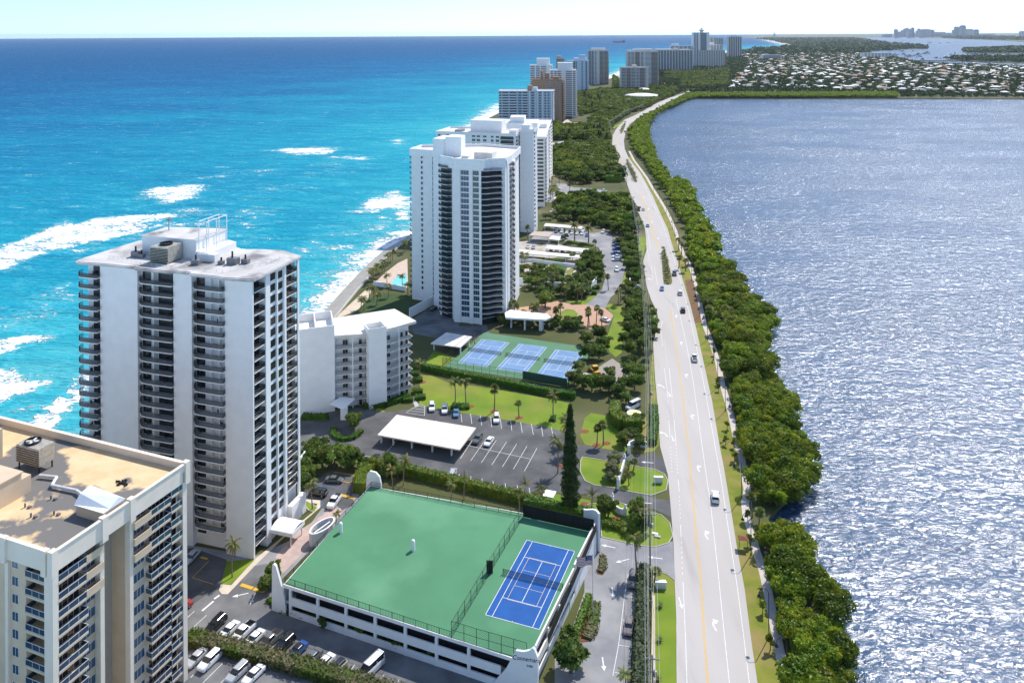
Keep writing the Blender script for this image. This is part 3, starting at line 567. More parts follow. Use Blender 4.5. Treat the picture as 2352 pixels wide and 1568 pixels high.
def window_mesh(key, w_, h, fr=.08, mull=1, gm=glass, fm_=frame_m, deep=.05):
    def mk_():
        mb = MB(); mb.box(0, -deep*.4, 0, w_, .02, h, 1)
        mb.box(-fr, -deep, -fr, 0, .02, h+fr); mb.box(w_, -deep, -fr, w_+fr, .02, h+fr); mb.box(0, -deep, -fr, w_, .02, 0); mb.box(0, -deep, h, w_, .02, h+fr)
        for i in range(1, mull+1): mb.box(w_*i/(mull+1)-.03, -deep, 0, w_*i/(mull+1)+.03, 0, h)
        return mb.mesh('window', [fm_, gm])
    return cached(('win', key), mk_)
class Face:
    """a facade from p0 to p1 (local coords of the building, outward to the right of p0->p1)"""
    def __init__(s, parent, p0, p1, z0, fh, n):
        s.p = parent; s.p0 = p0; s.L = math.hypot(p1[0]-p0[0], p1[1]-p0[1]); s.a = math.atan2(p1[1]-p0[1], p1[0]-p0[0]); s.z0 = z0; s.fh = fh; s.n = n
    def at(s, u, d=0):
        c, q = math.cos(s.a), math.sin(s.a); return (s.p0[0]+u*c+d*q, s.p0[1]+u*q-d*c)
    def pier(s, u0, u1, d, z0, z1, mt, name='pier', top=None):
        mb = MB().box(0, -d, 0, u1-u0, .0, z1-z0); x, y = s.at(u0); return part(name, mb, mt, s.p, (x, y, z0), s.a)
    def rows(s, u, d=0, dz=0, k0=0, k1=None, step=1):
        x, y = s.at(u, d); return [(x, y, s.z0+k*s.fh+dz, s.a) for k in range(k0, s.n if k1 is None else k1, step)][::-1]
class Acc:
    """collects repeated parts of one building so the per-part limit applies to the whole thing"""
    def __init__(s, parent): s.p = parent; s.d = {}
    def add(s, name, me, xf, subs=()): s.d.setdefault(name, []).append((me, xf, subs))
    def flush(s, limit=100):
        for name, L_ in s.d.items():
            tot = sum(len(x[1]) for x in L_); left = limit
            for me_, xf, subs in L_:
                k = len(xf) if tot <= limit else max(0, min(len(xf), round(limit*len(xf)/tot), left))
                left -= k
                for x, y, z, rz in xf[:k]:
                    o = link(name, me_, s.p, (x, y, z), rz)
                    for sn, sm in subs: link(sn, sm, o)
                if k < len(xf): s.d.setdefault
            V = {}; 
            left2 = limit
            for me_, xf, subs in L_:
                k = len(xf) if tot <= limit else max(0, min(len(xf), round(limit*len(xf)/tot), left2)); left2 -= k
                rest = xf[k:]
                if not rest: continue
                for nm, mm in [(name, me_)]+list(subs):
                    D = V.setdefault(nm, ([], [], [], list(mm.materials)))
                    nv = len(mm.vertices); co = np.empty(nv*3); mm.vertices.foreach_get('co', co); co = co.reshape(-1, 3)
                    mats_ = D[3]; mp = []
                    for m_ in mm.materials:
                        if m_ not in mats_: mats_.append(m_)
                        mp.append(mats_.index(m_))
                    fs = [tuple(p.vertices) for p in mm.polygons]; mi = [mp[p.material_index] for p in mm.polygons]
                    for (x, y, z, rz) in rest:
                        c, q = math.cos(rz), math.sin(rz); b0 = len(D[0])
                        D[0].extend(np.stack([co[:,0]*c-co[:,1]*q+x, co[:,0]*q+co[:,1]*c+y, co[:,2]+z], 1).tolist())
                        D[1].extend([tuple(i+b0 for i in f) for f in fs]); D[2].extend(mi)
            for nm, (v, f, mi, mats_) in V.items():
                m2 = bpy.data.meshes.new(nm); m2.from_pydata(v, [], f)
                for m_ in mats_: m2.materials.append(m_)
                m2.polygons.foreach_set('material_index', mi); m2.update(); link(nm, m2, s.p, kind='stuff')

# ---- the twenty-four storey slab tower at the left
O1 = (-59.2, 180.6)
T1 = thing('condo_tower', 'white stucco slab tower with dark curved balconies, left of the green court deck', 'apartment tower', O1, R(-17))
FH = 2.62; NF = 24; ZT = 63.2
core = [(0,.4),(-7.4,.4),(-7.4,1.5),(-16.5,1.5),(-16.5,.4),(-21.6,.4),(-21.6,1.5),(-32,1.5),(-32,.6),(-37.4,.6),(-43.3,.9),(-43.3,1.7),(-48.2,1.7),(-49,20),(-30,23),(-9,22),(-1,18.9),(-1.8,18.4),(-1.8,13.4),(-.3,13.4),(-.3,4.9),(-1.8,4.9),(-1.8,.8)]
part('wall', MB().prism(core, 0, ZT), white, T1)
for u0, u1, v0, v1, z0 in ((-7.4,0,0,.42,0),(-21.6,-16.5,0,.42,0),(-37.4,-32,0.1,.62,0),(-43.3,-37.4,.35,.92,0)): part('pier', MB().box(u0, v0, z0, u1, v1, ZT), white, T1)
part('pier', MB().box(-.3, 18.4, 0, .1, 19.2, ZT), white, T1); part('pier', MB().box(-.28, 4.9, 0, .12, 6.7, ZT), white, T1); part('pier', MB().box(-.28, 9.5, 0, .12, 9.9, ZT), white, T1); part('pier', MB().box(-.28, 12.6, 0, .12, 13.4, ZT), white, T1)
A1 = Acc(T1)
def bay(u0, w_, d, key, r=1, k0=2):
    b_, r_ = balcony_meshes(key, w_, d, 0, r, 'bars', .2)
    A1.add('balcony', b_, [(u0, 2.3 if d > 2 else .4, k*FH, 0) for k in range(k0, NF)][::-1], [('railing', r_)])
b_, r_ = balcony_meshes('t1a', 9.1, 2.4, 0, 1, 'bars', .22, back=.1); A1.add('balcony', b_, [(-16.5, 1.45, k*FH, 0) for k in range(2, NF)][::-1], [('railing', r_)])
b_, r_ = balcony_meshes('t1b', 10.4, 2.2, 0, 1, 'bars', .22, back=.1); A1.add('balcony', b_, [(-32, 1.45, k*FH, 0) for k in range(2, NF)][::-1], [('railing', r_)])
b_, r_ = balcony_meshes('t1c', 6.7, 2.4, 0, 1, 'bars', .22, back=.1, n=9); A1.add('balcony', b_, [(-50, 1.65, k*FH, 0) for k in range(1, NF)][::-1], [('railing', r_)])
b_, r_ = balcony_meshes('t1d', 4.1, 1.7, 0, 0, 'bars', .2, back=.05); A1.add('balcony', b_, [(-1.75, .8, k*FH, R(90)) for k in range(1, NF)][::-1], [('railing', r_)])
b_, r_ = balcony_meshes('t1e', 5.0, 1.7, 0, 0, 'bars', .2, back=.05); A1.add('balcony', b_, [(-1.75, 13.4, k*FH, R(90)) for k in range(3, NF)][::-1], [('railing', r_)])
for key, u, w_, k0 in (('a',-16.2,2.2,1),('b',-31.6,2.3,1),('b2',-27.0,5.2,1),('c',-46.5,2.6,1)):
    A1.add('balcony_door', window_mesh('t1d'+key, w_, 2.15, .05, 1 if w_ < 3 else 3, fm_=darkrail), [(u, 1.46 if key != 'c' else 1.66, k*FH+.05, 0) for k in range(k0, NF)][::-1])
A1.add('balcony_door', window_mesh('t1ds', 3.8, 2.2, .05, 2, fm_=darkrail), [(-1.76, .95, k*FH+.05, R(90)) for k in range(0, NF)][::-1])
A1.add('balcony_door', window_mesh('t1dt', 4.7, 2.2, .05, 2, fm_=darkrail), [(-1.76, 13.55, k*FH+.05, R(90)) for k in range(3, NF)][::-1])
A1.add('window', window_mesh('t1w', 2.1, 1.55, .06, 1, fm_=darkrail), [(-.26, 7.1, k*FH+.7, R(90)) for k in range(1, NF)][::-1])
A1.add('window', window_mesh('t1w2', 1.9, 1.55, .06, 1, fm_=darkrail), [(-.26, 10.3, k*FH+.3, R(90)) for k in range(2, NF)][::-1])
for u in (-27.6, -11.9, -9.6): A1.add('partition', cached(('part', u), lambda: MB().box(0, 0, 0, .18, .95 if u != -27.6 else 1.3, 2.42).mesh('partition', white)), [(u, .6 if u != -27.6 else .15, k*FH, 0) for k in range(2, NF)][::-1])
# furniture that shows as dark specks on the balconies
def chair_mesh():
    def mk_():
        mb = MB(); mb.box(-.28,-.28,.36,.28,.28,.44); mb.box(-.28,.22,.44,.28,.3,.95)
        for sx_ in (-.24,.24):
            for sy_ in (-.24,.24): mb.box(sx_-.03, sy_-.03, 0, sx_+.03, sy_+.03, .36)
        return mb.mesh('patio_chair', darkrail)
    return cached('chair', mk_)
A1.flush()
for k in range(2, NF):
    for u in (-14.5, -9.0, -29.5, -24.5, -46):
        if random.random() < .45:
            c, q = math.cos(R(-17)), math.sin(R(-17)); uu = u+random.uniform(-.8, .8); vv = .9
            o = link('patio_chair', chair_mesh(), None, (O1[0]+uu*c-vv*q, O1[1]+uu*q+vv*c, k*FH+.01), random.uniform(0, 6)); tag(o, 'dark patio chair on a balcony of the large white slab tower', 'chair', 'patio chairs on the tower balconies')
roofp = [(.9,-.5),(-.6,-1.0),(-7.2,-1.6),(-8.6,-1.2),(-16.0,-1.2),(-17.0,.0),(-17.2,-.3),(-21.0,-.3),(-21.8,-.9),(-31.5,-.9),(-32.6,-.2),(-37.2,-.2),(-43.5,-.3),(-49.6,-.8),(-50.9,1.0),(-51.0,3.5),(-50,20.5),(-44,24.4),(-24,23.4),(-17,20.6),(-14,21.8),(-7,22.8),(.6,19.4),(.9,10)]
part('roof', MB().prism(roofp, ZT, ZT+.45).prism([(x*.985-.3, y*.96+.35) for x, y in roofp], ZT+.45, ZT+.6), [roof_w], T1)
part('penthouse', MB().prism([(-22.5,9.2),(-38.7,9.2),(-38.7,17.8),(-22.5,20.6),(-22.5,9.2)], ZT+.6, ZT+5.2).prism([(-22.3,9.0),(-38.9,9.0),(-38.9,18),(-22.3,20.8)], ZT+5.2, ZT+5.45, mtop=1).box(-21.5, 8.2, ZT+.6, -16.4, 10, ZT+2.4).prism([(-24,9.2),(-21.5,8.6),(-18.5,8.6),(-18.5,19.5),(-21.5,20.5)], ZT+.6, ZT+2.6), [white, roof_w], T1)
mb = MB().box(-31.2, 3.6, ZT+.9, -26.2, 8.6, ZT+4.6, 0)
for i in range(9): mb.box(-31.25, 3.5, ZT+1.1+i*.36, -26.1, 3.6, ZT+1.28+i*.36, 1)
for x in (-31.2, -26.4):
    for y in (3.6, 8.3): mb.box(x, y, ZT+.6, x+.2, y+.25, ZT+.9)
mb.lathe([(1.5, ZT+4.6),(1.6, ZT+5.1),(1.45, ZT+5.1),(1.4, ZT+4.7)], 14, 1, (-28.7, 6.1))
for a_ in range(5): mb.obox((-28.7, 6.1), (-28.7+1.3*math.cos(a_*1.257), 6.1+1.3*math.sin(a_*1.257)), .28, ZT+4.8, ZT+4.86, 1)
part('cooling_tower', mb, [metal, darkrail], T1)
mb = MB()
for x in (-22.0, -19.7):
    for y in (9.6, 13.3, 17.3): mb.tube((x, y, ZT+2.5), (x, y, ZT+9.9), .13, 6)
    mb.tube((x, 9.6, ZT+9.9), (x, 17.3, ZT+9.9), .09, 6)
for y in (9.6, 13.3, 17.3): mb.tube((-22.0, y, ZT+9.9), (-19.7, y, ZT+9.9), .09, 6)
part('pipe_frame', mb, white2, T1)
mb = MB()
for x, y, s_ in ((-39.8, 6.5, 1.1),(-37.5, 6.2, .8),(-20.5, 4.8, 1.0),(-12.5, 7.5, 1.3),(-9.5, 9.0, .9),(-14.5, 6.8, .7)): mb.box(x, y, ZT+.55, x+s_*2, y+s_*1.3, ZT+.6+s_*1.2, 0); mb.tube((x+s_, y+.5, ZT+1), (x+s_, y+.5, ZT+2.4*s_+.6), .22, 8, 1)
part('rooftop_unit', mb, [greyrail, darkrail], T1)
mb = MB()
for pth in ([(-44,4),(-32,1.2),(-24,.8)], [(-17.5,2.0),(-9,1.4),(-3,10),(-3,17)], [(-44,9),(-38,14)]):
    for a_, b_ in zip(pth[:-1], pth[1:]):
        for zz in (.9, 1.35): mb.tube((*a_, ZT+zz), (*b_, ZT+zz), .035, 4)
        l = math.hypot(b_[0]-a_[0], b_[1]-a_[1]); n = int(l/1.6)
        for i in range(n+1): t = i/n; x, y = a_[0]+(b_[0]-a_[0])*t, a_[1]+(b_[1]-a_[1])*t; mb.tube((x, y, ZT+.5), (x, y, ZT+1.35), .035, 4)
part('roof_railing', mb, frame_m, T1)
part('antenna', MB().tube((-35.5,15,ZT+5.4),(-35.5,15,ZT+8.8),.12,5).box(-36.1,14.7,ZT+8.0,-34.9,15.3,ZT+8.4), greyrail, T1)
# vaulted entrance canopy and base
mb = MB()
for i in range(8):
    t0, t1_ = i/8, (i+1)/8; h0, h1 = math.sin(math.pi*t0)*.7, math.sin(math.pi*t1_)*.7
    mb.add([(.2,6.0+5.2*t0,3.3+h0),(6.2,6.0+5.2*t0,3.3+h0),(6.2,6.0+5.2*t1_,3.3+h1),(.2,6.0+5.2*t1_,3.3+h1)], [(0,1,2,3)])
mb.box(.2,6.0,2.5,6.2,11.2,3.3)
for x in (5.6,):
    for y in (6.2, 10.8): mb.tube((x, y, 0), (x, y, 2.6), .15, 8)
part('entrance_canopy', mb, white2, T1)
part('podium_wall', MB().box(.1, 13.4, 0, 1.4, 19.6, 4.6), white, T1)

ivory = M('ivory_stucco', (.82,.72,.60), .75, (.77,.67,.55), .4)
# ---- the beige tower at the lower left corner
O2 = (-70.74, 122.01); ZR = 38.6
T2 = thing('condo_tower', 'beige stucco tower at the lower left corner with tan gravel roof and glass balconies', 'apartment tower', O2, R(-21.5))
FB = 2.78; NB = 13
body = [(-1.6,1.6),(-1.6,9.0),(-4.6,9.6),(-4.6,14.6),(-1.4,14.9),(-1.4,26),(-60,26),(-60,1.6),(-10.3,.3),(-6.4,.3),(-6.2,2.2)]
part('wall', MB().prism(body, 0, ZR-.55), cream, T2)
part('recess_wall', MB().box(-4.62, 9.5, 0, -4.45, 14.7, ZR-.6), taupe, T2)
for x0, y0, x1, y1 in ((-1.9,-.1,-.05,.9),(-1.5,8.7,-.3,9.5),(-1.4,14.6,-.25,15.3),(-1.2,26.2,.15,27.2),(-10.6,-.1,-9.9,.5)): part('pier', MB().box(x0, y0, 0, x1, y1, ZR), ivory, T2)
A2 = Acc(T2); zs = [ZR-1.5-FB*(k+1)+.35 for k in range(NB)]
b_, r_ = balcony_meshes('t2a', 5.3, 1.6, rail='glass', back=0, th=.35, mats=(cream, cream)); A2.add('balcony', b_, [(-1.6, .9, z, R(90)) for z in zs], [('railing', r_)])
b_, r_ = balcony_meshes('t2b', 4.4, 1.5, rail='glass', back=0, th=.35, mats=(cream, cream)); A2.add('balcony', b_, [(-1.4, 19.0, z, R(90)) for z in zs], [('railing', r_)])
b_, r_ = balcony_meshes('t2c', 3.6, 1.5, rail='glass', back=0, th=.35, mats=(cream, cream)); A2.add('balcony', b_, [(-1.4, 23.6, z+.9, R(90)) for z in zs], [('railing', r_)])
b_, r_ = balcony_meshes('t2d', 4.6, 2.2, rail='glass', back=0, th=.35, mats=(cream, cream)); A2.add('balcony', b_, [(-6.3, 2.2, z, 0) for z in zs], [('railing', r_)])
b_, r_ = balcony_meshes('t2s', 3.3, 1.6, rail='solid', back=0, th=.3, mats=(cream, cream)); A2.add('balcony', b_, [(-1.6, 5.9, z, R(90)) for z in zs[:3]], [('railing', r_)])
b_, r_ = balcony_meshes('t2t', 3.6, 1.6, rail='solid', back=0, th=.3, mats=(cream, cream)); A2.add('balcony', b_, [(-1.4, 15.3, z, R(90)) for z in zs[:3]], [('railing', r_)])
wm = window_mesh('t2w', 2.5, 1.5, .1, 2, gm=glass_blue)
A2.add('window', wm, [(-1.56, 6.2, z+.55, R(90)) for z in zs[1:]]); A2.add('window', window_mesh('t2w2', 3.0, 1.5, .1, 3, gm=glass_blue), [(-1.36, 15.6, z+.55, R(90)) for z in zs])
A2.add('window', window_mesh('t2w3', 1.3, 1.4, .1, 1, gm=glass_blue), [(-9.4, .29, z+.6, 0) for z in zs])
A2.add('window', window_mesh('t2w4', 4.0, 2.1, .1, 3), [(-1.58, 1.7, z+.1, R(90)) for z in zs]); A2.add('window', window_mesh('t2w5', 3.4, 2.1, .1, 3), [(-1.38, 19.6, z+.1, R(90)) for z in zs])
A2.add('window', window_mesh('t2w6', 3.8, 1.9, .1, 3, gm=glass_blue), [(-6.0, 2.18, z+.2, 0) for z in zs]); A2.add('window', window_mesh('t2w7', 2.0, 2.0, .1, 1), [(-1.38, 24, z+1.0, R(90)) for z in zs])
A2.flush()
part('roof', MB().box(-62, .12, ZR-.5, -.17, 26.88, ZR), roof_tan, T2)
mb = MB()
mb.box(-.15, -.3, ZR-1.9, .15, 27.3, ZR+1.25); mb.box(-62, 26.9, ZR-1.2, -.15, 27.3, ZR+1.25); mb.box(-62, -.3, ZR-1.9, -.15, .1, ZR+1.25)
mb.box(-.3, -.45, ZR+1.25, .3, 27.45, ZR+1.4); mb.box(-62, 26.75, ZR+1.25, -.3, 27.45, ZR+1.4); mb.box(-62, -.45, ZR+1.25, -.3, .2, ZR+1.4)
for y in (-.6, 8.6, 14.2, 26.7): mb.box(-.6, y, ZR-2.4, .45, y+1.1, ZR+1.6)
mb.box(-1.9, -.7, ZR-2.4, -.9, .2, ZR+1.6); mb.box(-10.8, -.7, ZR-2.4, -9.8, .1, ZR+1.6)
part('parapet', mb, ivory, T2)
mb = MB().prism([(-6.8, 9.7),(-.5, 9.7),(-.5, 13.6),(-6.8, 13.6)], ZR, ZR+1.9, 0)
mb.add([(-7.0,9.4,ZR+1.9),(-.35,9.4,ZR+1.9),(-.35,10.6,ZR+2.0),(-7.0,10.6,ZR+3.2),(-7.0,12.6,ZR+3.5),(-.35,12.6,ZR+2.9),(-.35,13.9,ZR+1.9),(-7.0,13.9,ZR+2.4)], [(0,1,2,3),(3,2,5,4),(4,5,6,7),(0,3,4,7),(1,6,5,2)], 1)
part('stair_hatch', mb, [cream, white2], T2)
part('penthouse', MB().box(-36, 5.8, ZR, -20.5, 10.2, ZR+4.2).box(-62, 5.8, ZR, -36, 18, ZR+5.6).box(-22.4, 10.2, ZR, -20.5, 12, ZR+3).box(-36.2, 5.6, ZR+4.2, -20.3, 10.4, ZR+4.4), [cream], T2)
mb = MB().box(-29.8, 16.2, ZR+1.4, -24.0, 19.4, ZR+4.6, 0)
for x in (-29.6, -24.4):
    for y in (16.4, 19): mb.box(x, y, ZR, x+.2, y+.2, ZR+1.4, 1)
for i in range(7): mb.box(-29.9, 16.1, ZR+1.6+i*.4, -23.9, 16.2, ZR+1.7+i*.4, 1)
mb.lathe([(1.4, ZR+4.6),(1.5, ZR+5.0),(1.3, ZR+5.0),(1.3, ZR+4.7)], 16, 1, (-27.6, 17.8))
for a_ in range(4): mb.obox((-27.6,17.8), (-27.6+1.25*math.cos(a_*1.57+.4), 17.8+1.25*math.sin(a_*1.57+.4)), .4, ZR+4.8, ZR+4.86, 2)
part('cooling_tower', mb, [metal, darkrail, frame_m], T2)
mb = MB().path([(-23, 15.5, ZR+.5), (-19.5, 16.2, ZR+.5), (-18, 14.0, ZR+.5), (-12.5, 14.4, ZR+.5), (-6.9, 12.8, ZR+.6)], .28, 8)
part('duct', mb, frame_m, T2)
mb = MB()
for i in range(26): a_ = random.uniform(0, 6.28); r_ = random.uniform(0, 1.6); x, y = -7.5+r_*math.cos(a_), 19.6+r_*.6*math.sin(a_); mb.box(x, y, ZR, x+random.uniform(.2,.7), y+random.uniform(.1,.4), ZR+random.uniform(.1,.35))
part('scrap_pile', mb, darkrail, T2)
mb = MB()
for x, y in ((-15, 11.5), (-10.5, 8.5), (-13.5, 6.6), (-24, 12), (-17, 8.2), (-30, 3.2)): mb.tube((x, y, ZR), (x, y, ZR+.7), .16, 8); mb.box(x+.5, y, ZR, x+1.1, y+.4, ZR+.35)
part('roof_vent', mb, greyrail, T2)

# ---- the eight storey block behind the tower
T3 = thing('apartment_block', 'eight storey white block with two blank stair towers beside the central car park', 'apartment block', (0,0,0))
fp = [(-56.4,253.6),(-46.5,255.4),(-40.9,258.4),(-34.6,263.2),(-42,274),(-60,266)]
part('wall', MB().prism([(-70,249),(-56.4,254.2),(-46.5,256.6),(-40.9,259.8),(-35,264.4),(-42,274),(-60,266)], 0, 22.9), white, T3)
part('stair_tower', MB().prism([(-67,247.6),(-56.6,251.6),(-60.6,265),(-71,261)], 0, 24.6).obox((-67,247.8),(-56.8,251.7),.3,24.6,27.1).obox((-60.8,264.8),(-70.8,261),.3,24.6,27.1).obox((-56.8,251.7),(-60.8,264.8),.3,24.6,27.1).obox((-67,247.8),(-70.8,261),.3,24.6,27.1).obox((-62,249.8),(-66,263),.3,24.6,27.1), white, T3)
part('stair_tower', MB().prism([(-45.95,252.4),(-40.7,255.0),(-43.2,259.6),(-48.2,257)], 0, 23.6).obox((-45.95,252.5),(-40.8,255.0),.25,23.6,25.4).obox((-40.8,255),(-43.2,259.5),.25,23.6,25.4).obox((-43.2,259.5),(-48.2,257),.25,23.6,25.4).obox((-48.2,257),(-45.95,252.5),.25,23.6,25.4), white, T3)
part('roof', MB().prism([(-56.8,251.8),(-49,253.0),(-45,255.5),(-39.5,258.3),(-32.3,264.2),(-41.3,276.2),(-60.5,267.4)], 22.9, 23.7), roof_b, T3)
A3 = Acc(T3)
for sg, (p0, p1) in enumerate((((-56.5,252.6),(-46.3,254.9)),((-40.9,256.6),(-34.0,262.2)))):
    F_ = Face(T3, p0, p1, 0, 2.72, 8)
    b_, r_ = balcony_meshes(('t3', sg), F_.L, .05, rail='solid', mats=(slabm, M('grey_parapet', (.34,.34,.35), .8)), back=1.2, th=.22)
    A3.add('walkway', b_, F_.rows(0, 0, 0, 1), [('railing', r_)])
    A3.add('window', window_mesh(('t3w', sg), 1.5, 1.5, .1, 1), F_.rows(2.2 if sg == 0 else .3, -1.15, .8, 0)); A3.add('door', window_mesh(('t3d', sg), .9, 2.0, .1, 0), F_.rows(F_.L-1.3, -1.15, .1, 0)); A3.add('door', window_mesh(('t3d', sg), .9, 2.0, .1, 0), F_.rows(F_.L-3.2, -1.15, .1, 0))
    F_.pier(F_.L*.5-.12, F_.L*.5+.18, .12, 0, 22.9, white, 'column')
F_ = Face(T3, (-34.6,263.2), (-38.5,269), 0, 2.72, 8)
b_, r_ = balcony_meshes('t3e', 5, 1.6, rail='bars', mats=(slabm, greyrail), back=0, th=.3)
F2_ = Face(T3, (-34.8,263.0), (-38.6,268.6), 0, 2.72, 8); A3.add('balcony', b_, F2_.rows(0, 0, 0, 1), [('railing', r_)]); A3.flush()
part('entrance_canopy', MB().prism([(-57.5,248.2),(-52.5,244.8),(-50.2,251.8),(-55.2,253)], 3.6, 3.9).box(-53.6,245.6,0,-51.6,247,3.6), white, T3)

# ---- the tall tower with wave-shaped dark balconies
O4 = (-22.4, 328.3)
T4 = thing('condo_tower', 'tall white tower with rippling dark balconies beyond the three faded tennis courts', 'apartment tower', O4, R(-17))
F4 = 2.33; N4 = 28; Z4 = 66.0
part('wall', MB().prism([(-30.5,21),(-16.4,19.2),(-15.8,13),(-11.6,12.4),(-11.2,6.5),(-2.2,1.9),(-1.2,.2),(9.6,.2),(13.5,4),(17,8.2),(17.5,14),(14,40),(-4,44),(-30.5,34)], 0, Z4), white, T4)
part('elevator_shaft', MB().prism([(-16.4,12.2),(-11.6,11.6),(-8.5,14),(-8.5,22),(-15.8,24)], 0, 73.6).prism([(-10.5,11.9),(-3.5,12.4),(-4,19),(-10.5,20)], 66, 74.6), white2, T4)
def wallband(pts, z0, z1, nm='parapet', wd=.3):
    mb = MB()
    for a_, b_ in zip(pts[:-1], pts[1:]): mb.obox(a_, b_, wd, z0, z1)
    part(nm, mb, white2, T4)
ring = [(-16.4,18.6),(-31.2,20.6),(-31.2,34.4),(-4,44.6),(14.8,40.4),(18.4,14),(18.6,7.2)]
wallband(ring, Z4-1.6, Z4+1.5)
ctop = [(-11.4,8.6),(-9.6,5.2),(-3.6,2.0),(-2.2,-.1),(9.8,-.4),(11.5,-.1),(12.2,2.0),(13.0,3.4),(15.0,4.0),(18.4,6.6)]
wallband(ctop, Z4-3.0, Z4+1.5, wd=.5)
part('roof', MB().prism([(-31,20.6),(-16.4,18.8),(-11.4,8.4),(-9.6,5.4),(-3.6,2.2),(-2.0,.2),(9.8,-.2),(12,2),(15,4),(18.4,7),(18.3,14),(14.6,40),(-4,44.4),(-31,34.2)], Z4, Z4+.15).box(4, 8, Z4, 12, 14, Z4+3).box(-2, 9, Z4, 1, 11, Z4+1.2), roof_b, T4)
A4 = Acc(T4)
for k, (u0, w_) in enumerate(((1.0,3.4),(6.3,2.5))):
    A4.add('window', window_mesh(('t4w', k), w_, 1.75, .12, 2, gm=glass_teal if k else glass_blue), [(u0, .18, j*F4+.25, 0) for j in range(1, N4)][::-1])
A4.add('window', window_mesh('t4s', .85, 1.2, .1, 0), [(-25.6, 20.3, j*F4+.5, R(-7)) for j in range(2, N4)][::-1]); A4.add('window', window_mesh('t4t', 1.6, 1.9, .1, 1, gm=glass_blue), [(-19.8, 19.55, j*F4+.25, R(-7)) for j in range(1, N4)][::-1])
b_, r_ = balcony_meshes('t4a', 6.4, 1.8, 0.0, 1, 'bars', .22, back=1.0); ang4 = math.atan2(-4.6, 9)
A4.add('balcony', b_, [(-11.0, 6.6, j*F4, ang4) for j in range(1, N4)][::-1], [('railing', r_)])
A4.add('balcony_door', window_mesh('t4da', 6.6, 2.0, .05, 3, fm_=darkrail), [(-10.0, 5.85, j*F4+.05, ang4) for j in range(0, N4)][::-1])
def wave_balcony(path, back):
    mb = MB().prism(path+back, -.22, 0); return mb.mesh('balcony', slabm), rail_mb([(x, y+.06) for x, y in path], style='bars').mesh('railing', darkrail)
wpath = [(0,0),(1.2,-.3),(2.4,-.1),(3.3,.7),(4.1,1.9),(5.3,2.6),(6.8,2.9),(8.0,3.6)]
b_, r_ = wave_balcony(wpath, [(7.6,6.0),(3.6,4.4),(0,.8)])
A4.add('balcony', b_, [(9.9, -.2, j*F4, 0) for j in range(2, N4)][::-1], [('railing', r_)])
A4.add('balcony_door', window_mesh('t4db', 5.4, 2.0, .05, 4, fm_=darkrail), [(9.75, .15, j*F4+.05, math.atan2(3.85, 3.8)) for j in range(0, N4)][::-1])
A4.add('balcony_door', window_mesh('t4dc', 5.2, 2.0, .05, 4, fm_=darkrail), [(13.6, 3.95, j*F4+.05, math.atan2(4.2, 3.5)) for j in range(0, N4)][::-1])
b_, r_ = balcony_meshes('t4e', 5.0, 1.1, .7, 0, 'bars', .22, back=.3); A4.add('balcony', b_, [(17.4, 11.6, j*F4, R(80)) for j in range(2, N4)][::-1], [('railing', r_)])
A4.add('balcony_door', window_mesh('t4de', 4.8, 2.0, .05, 3, fm_=darkrail), [(17.15, 11.8, j*F4+.05, R(92)) for j in range(0, N4)][::-1])
b_, r_ = balcony_meshes('t4f', 3.0, 1.3, 0, 1, 'bars', .22, back=0); A4.add('balcony', b_, [(-32.0, 22.8, j*F4, R(-7)) for j in range(1, N4)][::-1], [('railing', r_)])
A4.flush()
for x0, y0, x1, y1 in ((-2.3,-.2,.7,.3),(4.6,-.2,6.1,.3),(8.9,-.2,9.9,.3),(16.9,5.6,18.4,8.2),(17.3,8.2,18.6,10.8),(17.3,17.2,18.7,20)): part('pier', MB().box(x0, y0, 0, x1, y1, Z4-1.4), white, T4)
part('spandrel_seam', MB(), white, T4) if 0 else None
part('entrance_canopy', MB().prism([(19,2),(21,-3),(37,-1),(38.5,2.5),(36,5.5),(20,6)], 4.4, 5.1).box(34, 0, 0, 35.2, 3, 4.4).box(28, -1, 0, 28.6, 0, 4.4).box(22, 0, 0, 22.6, 1, 4.4), white2, T4)

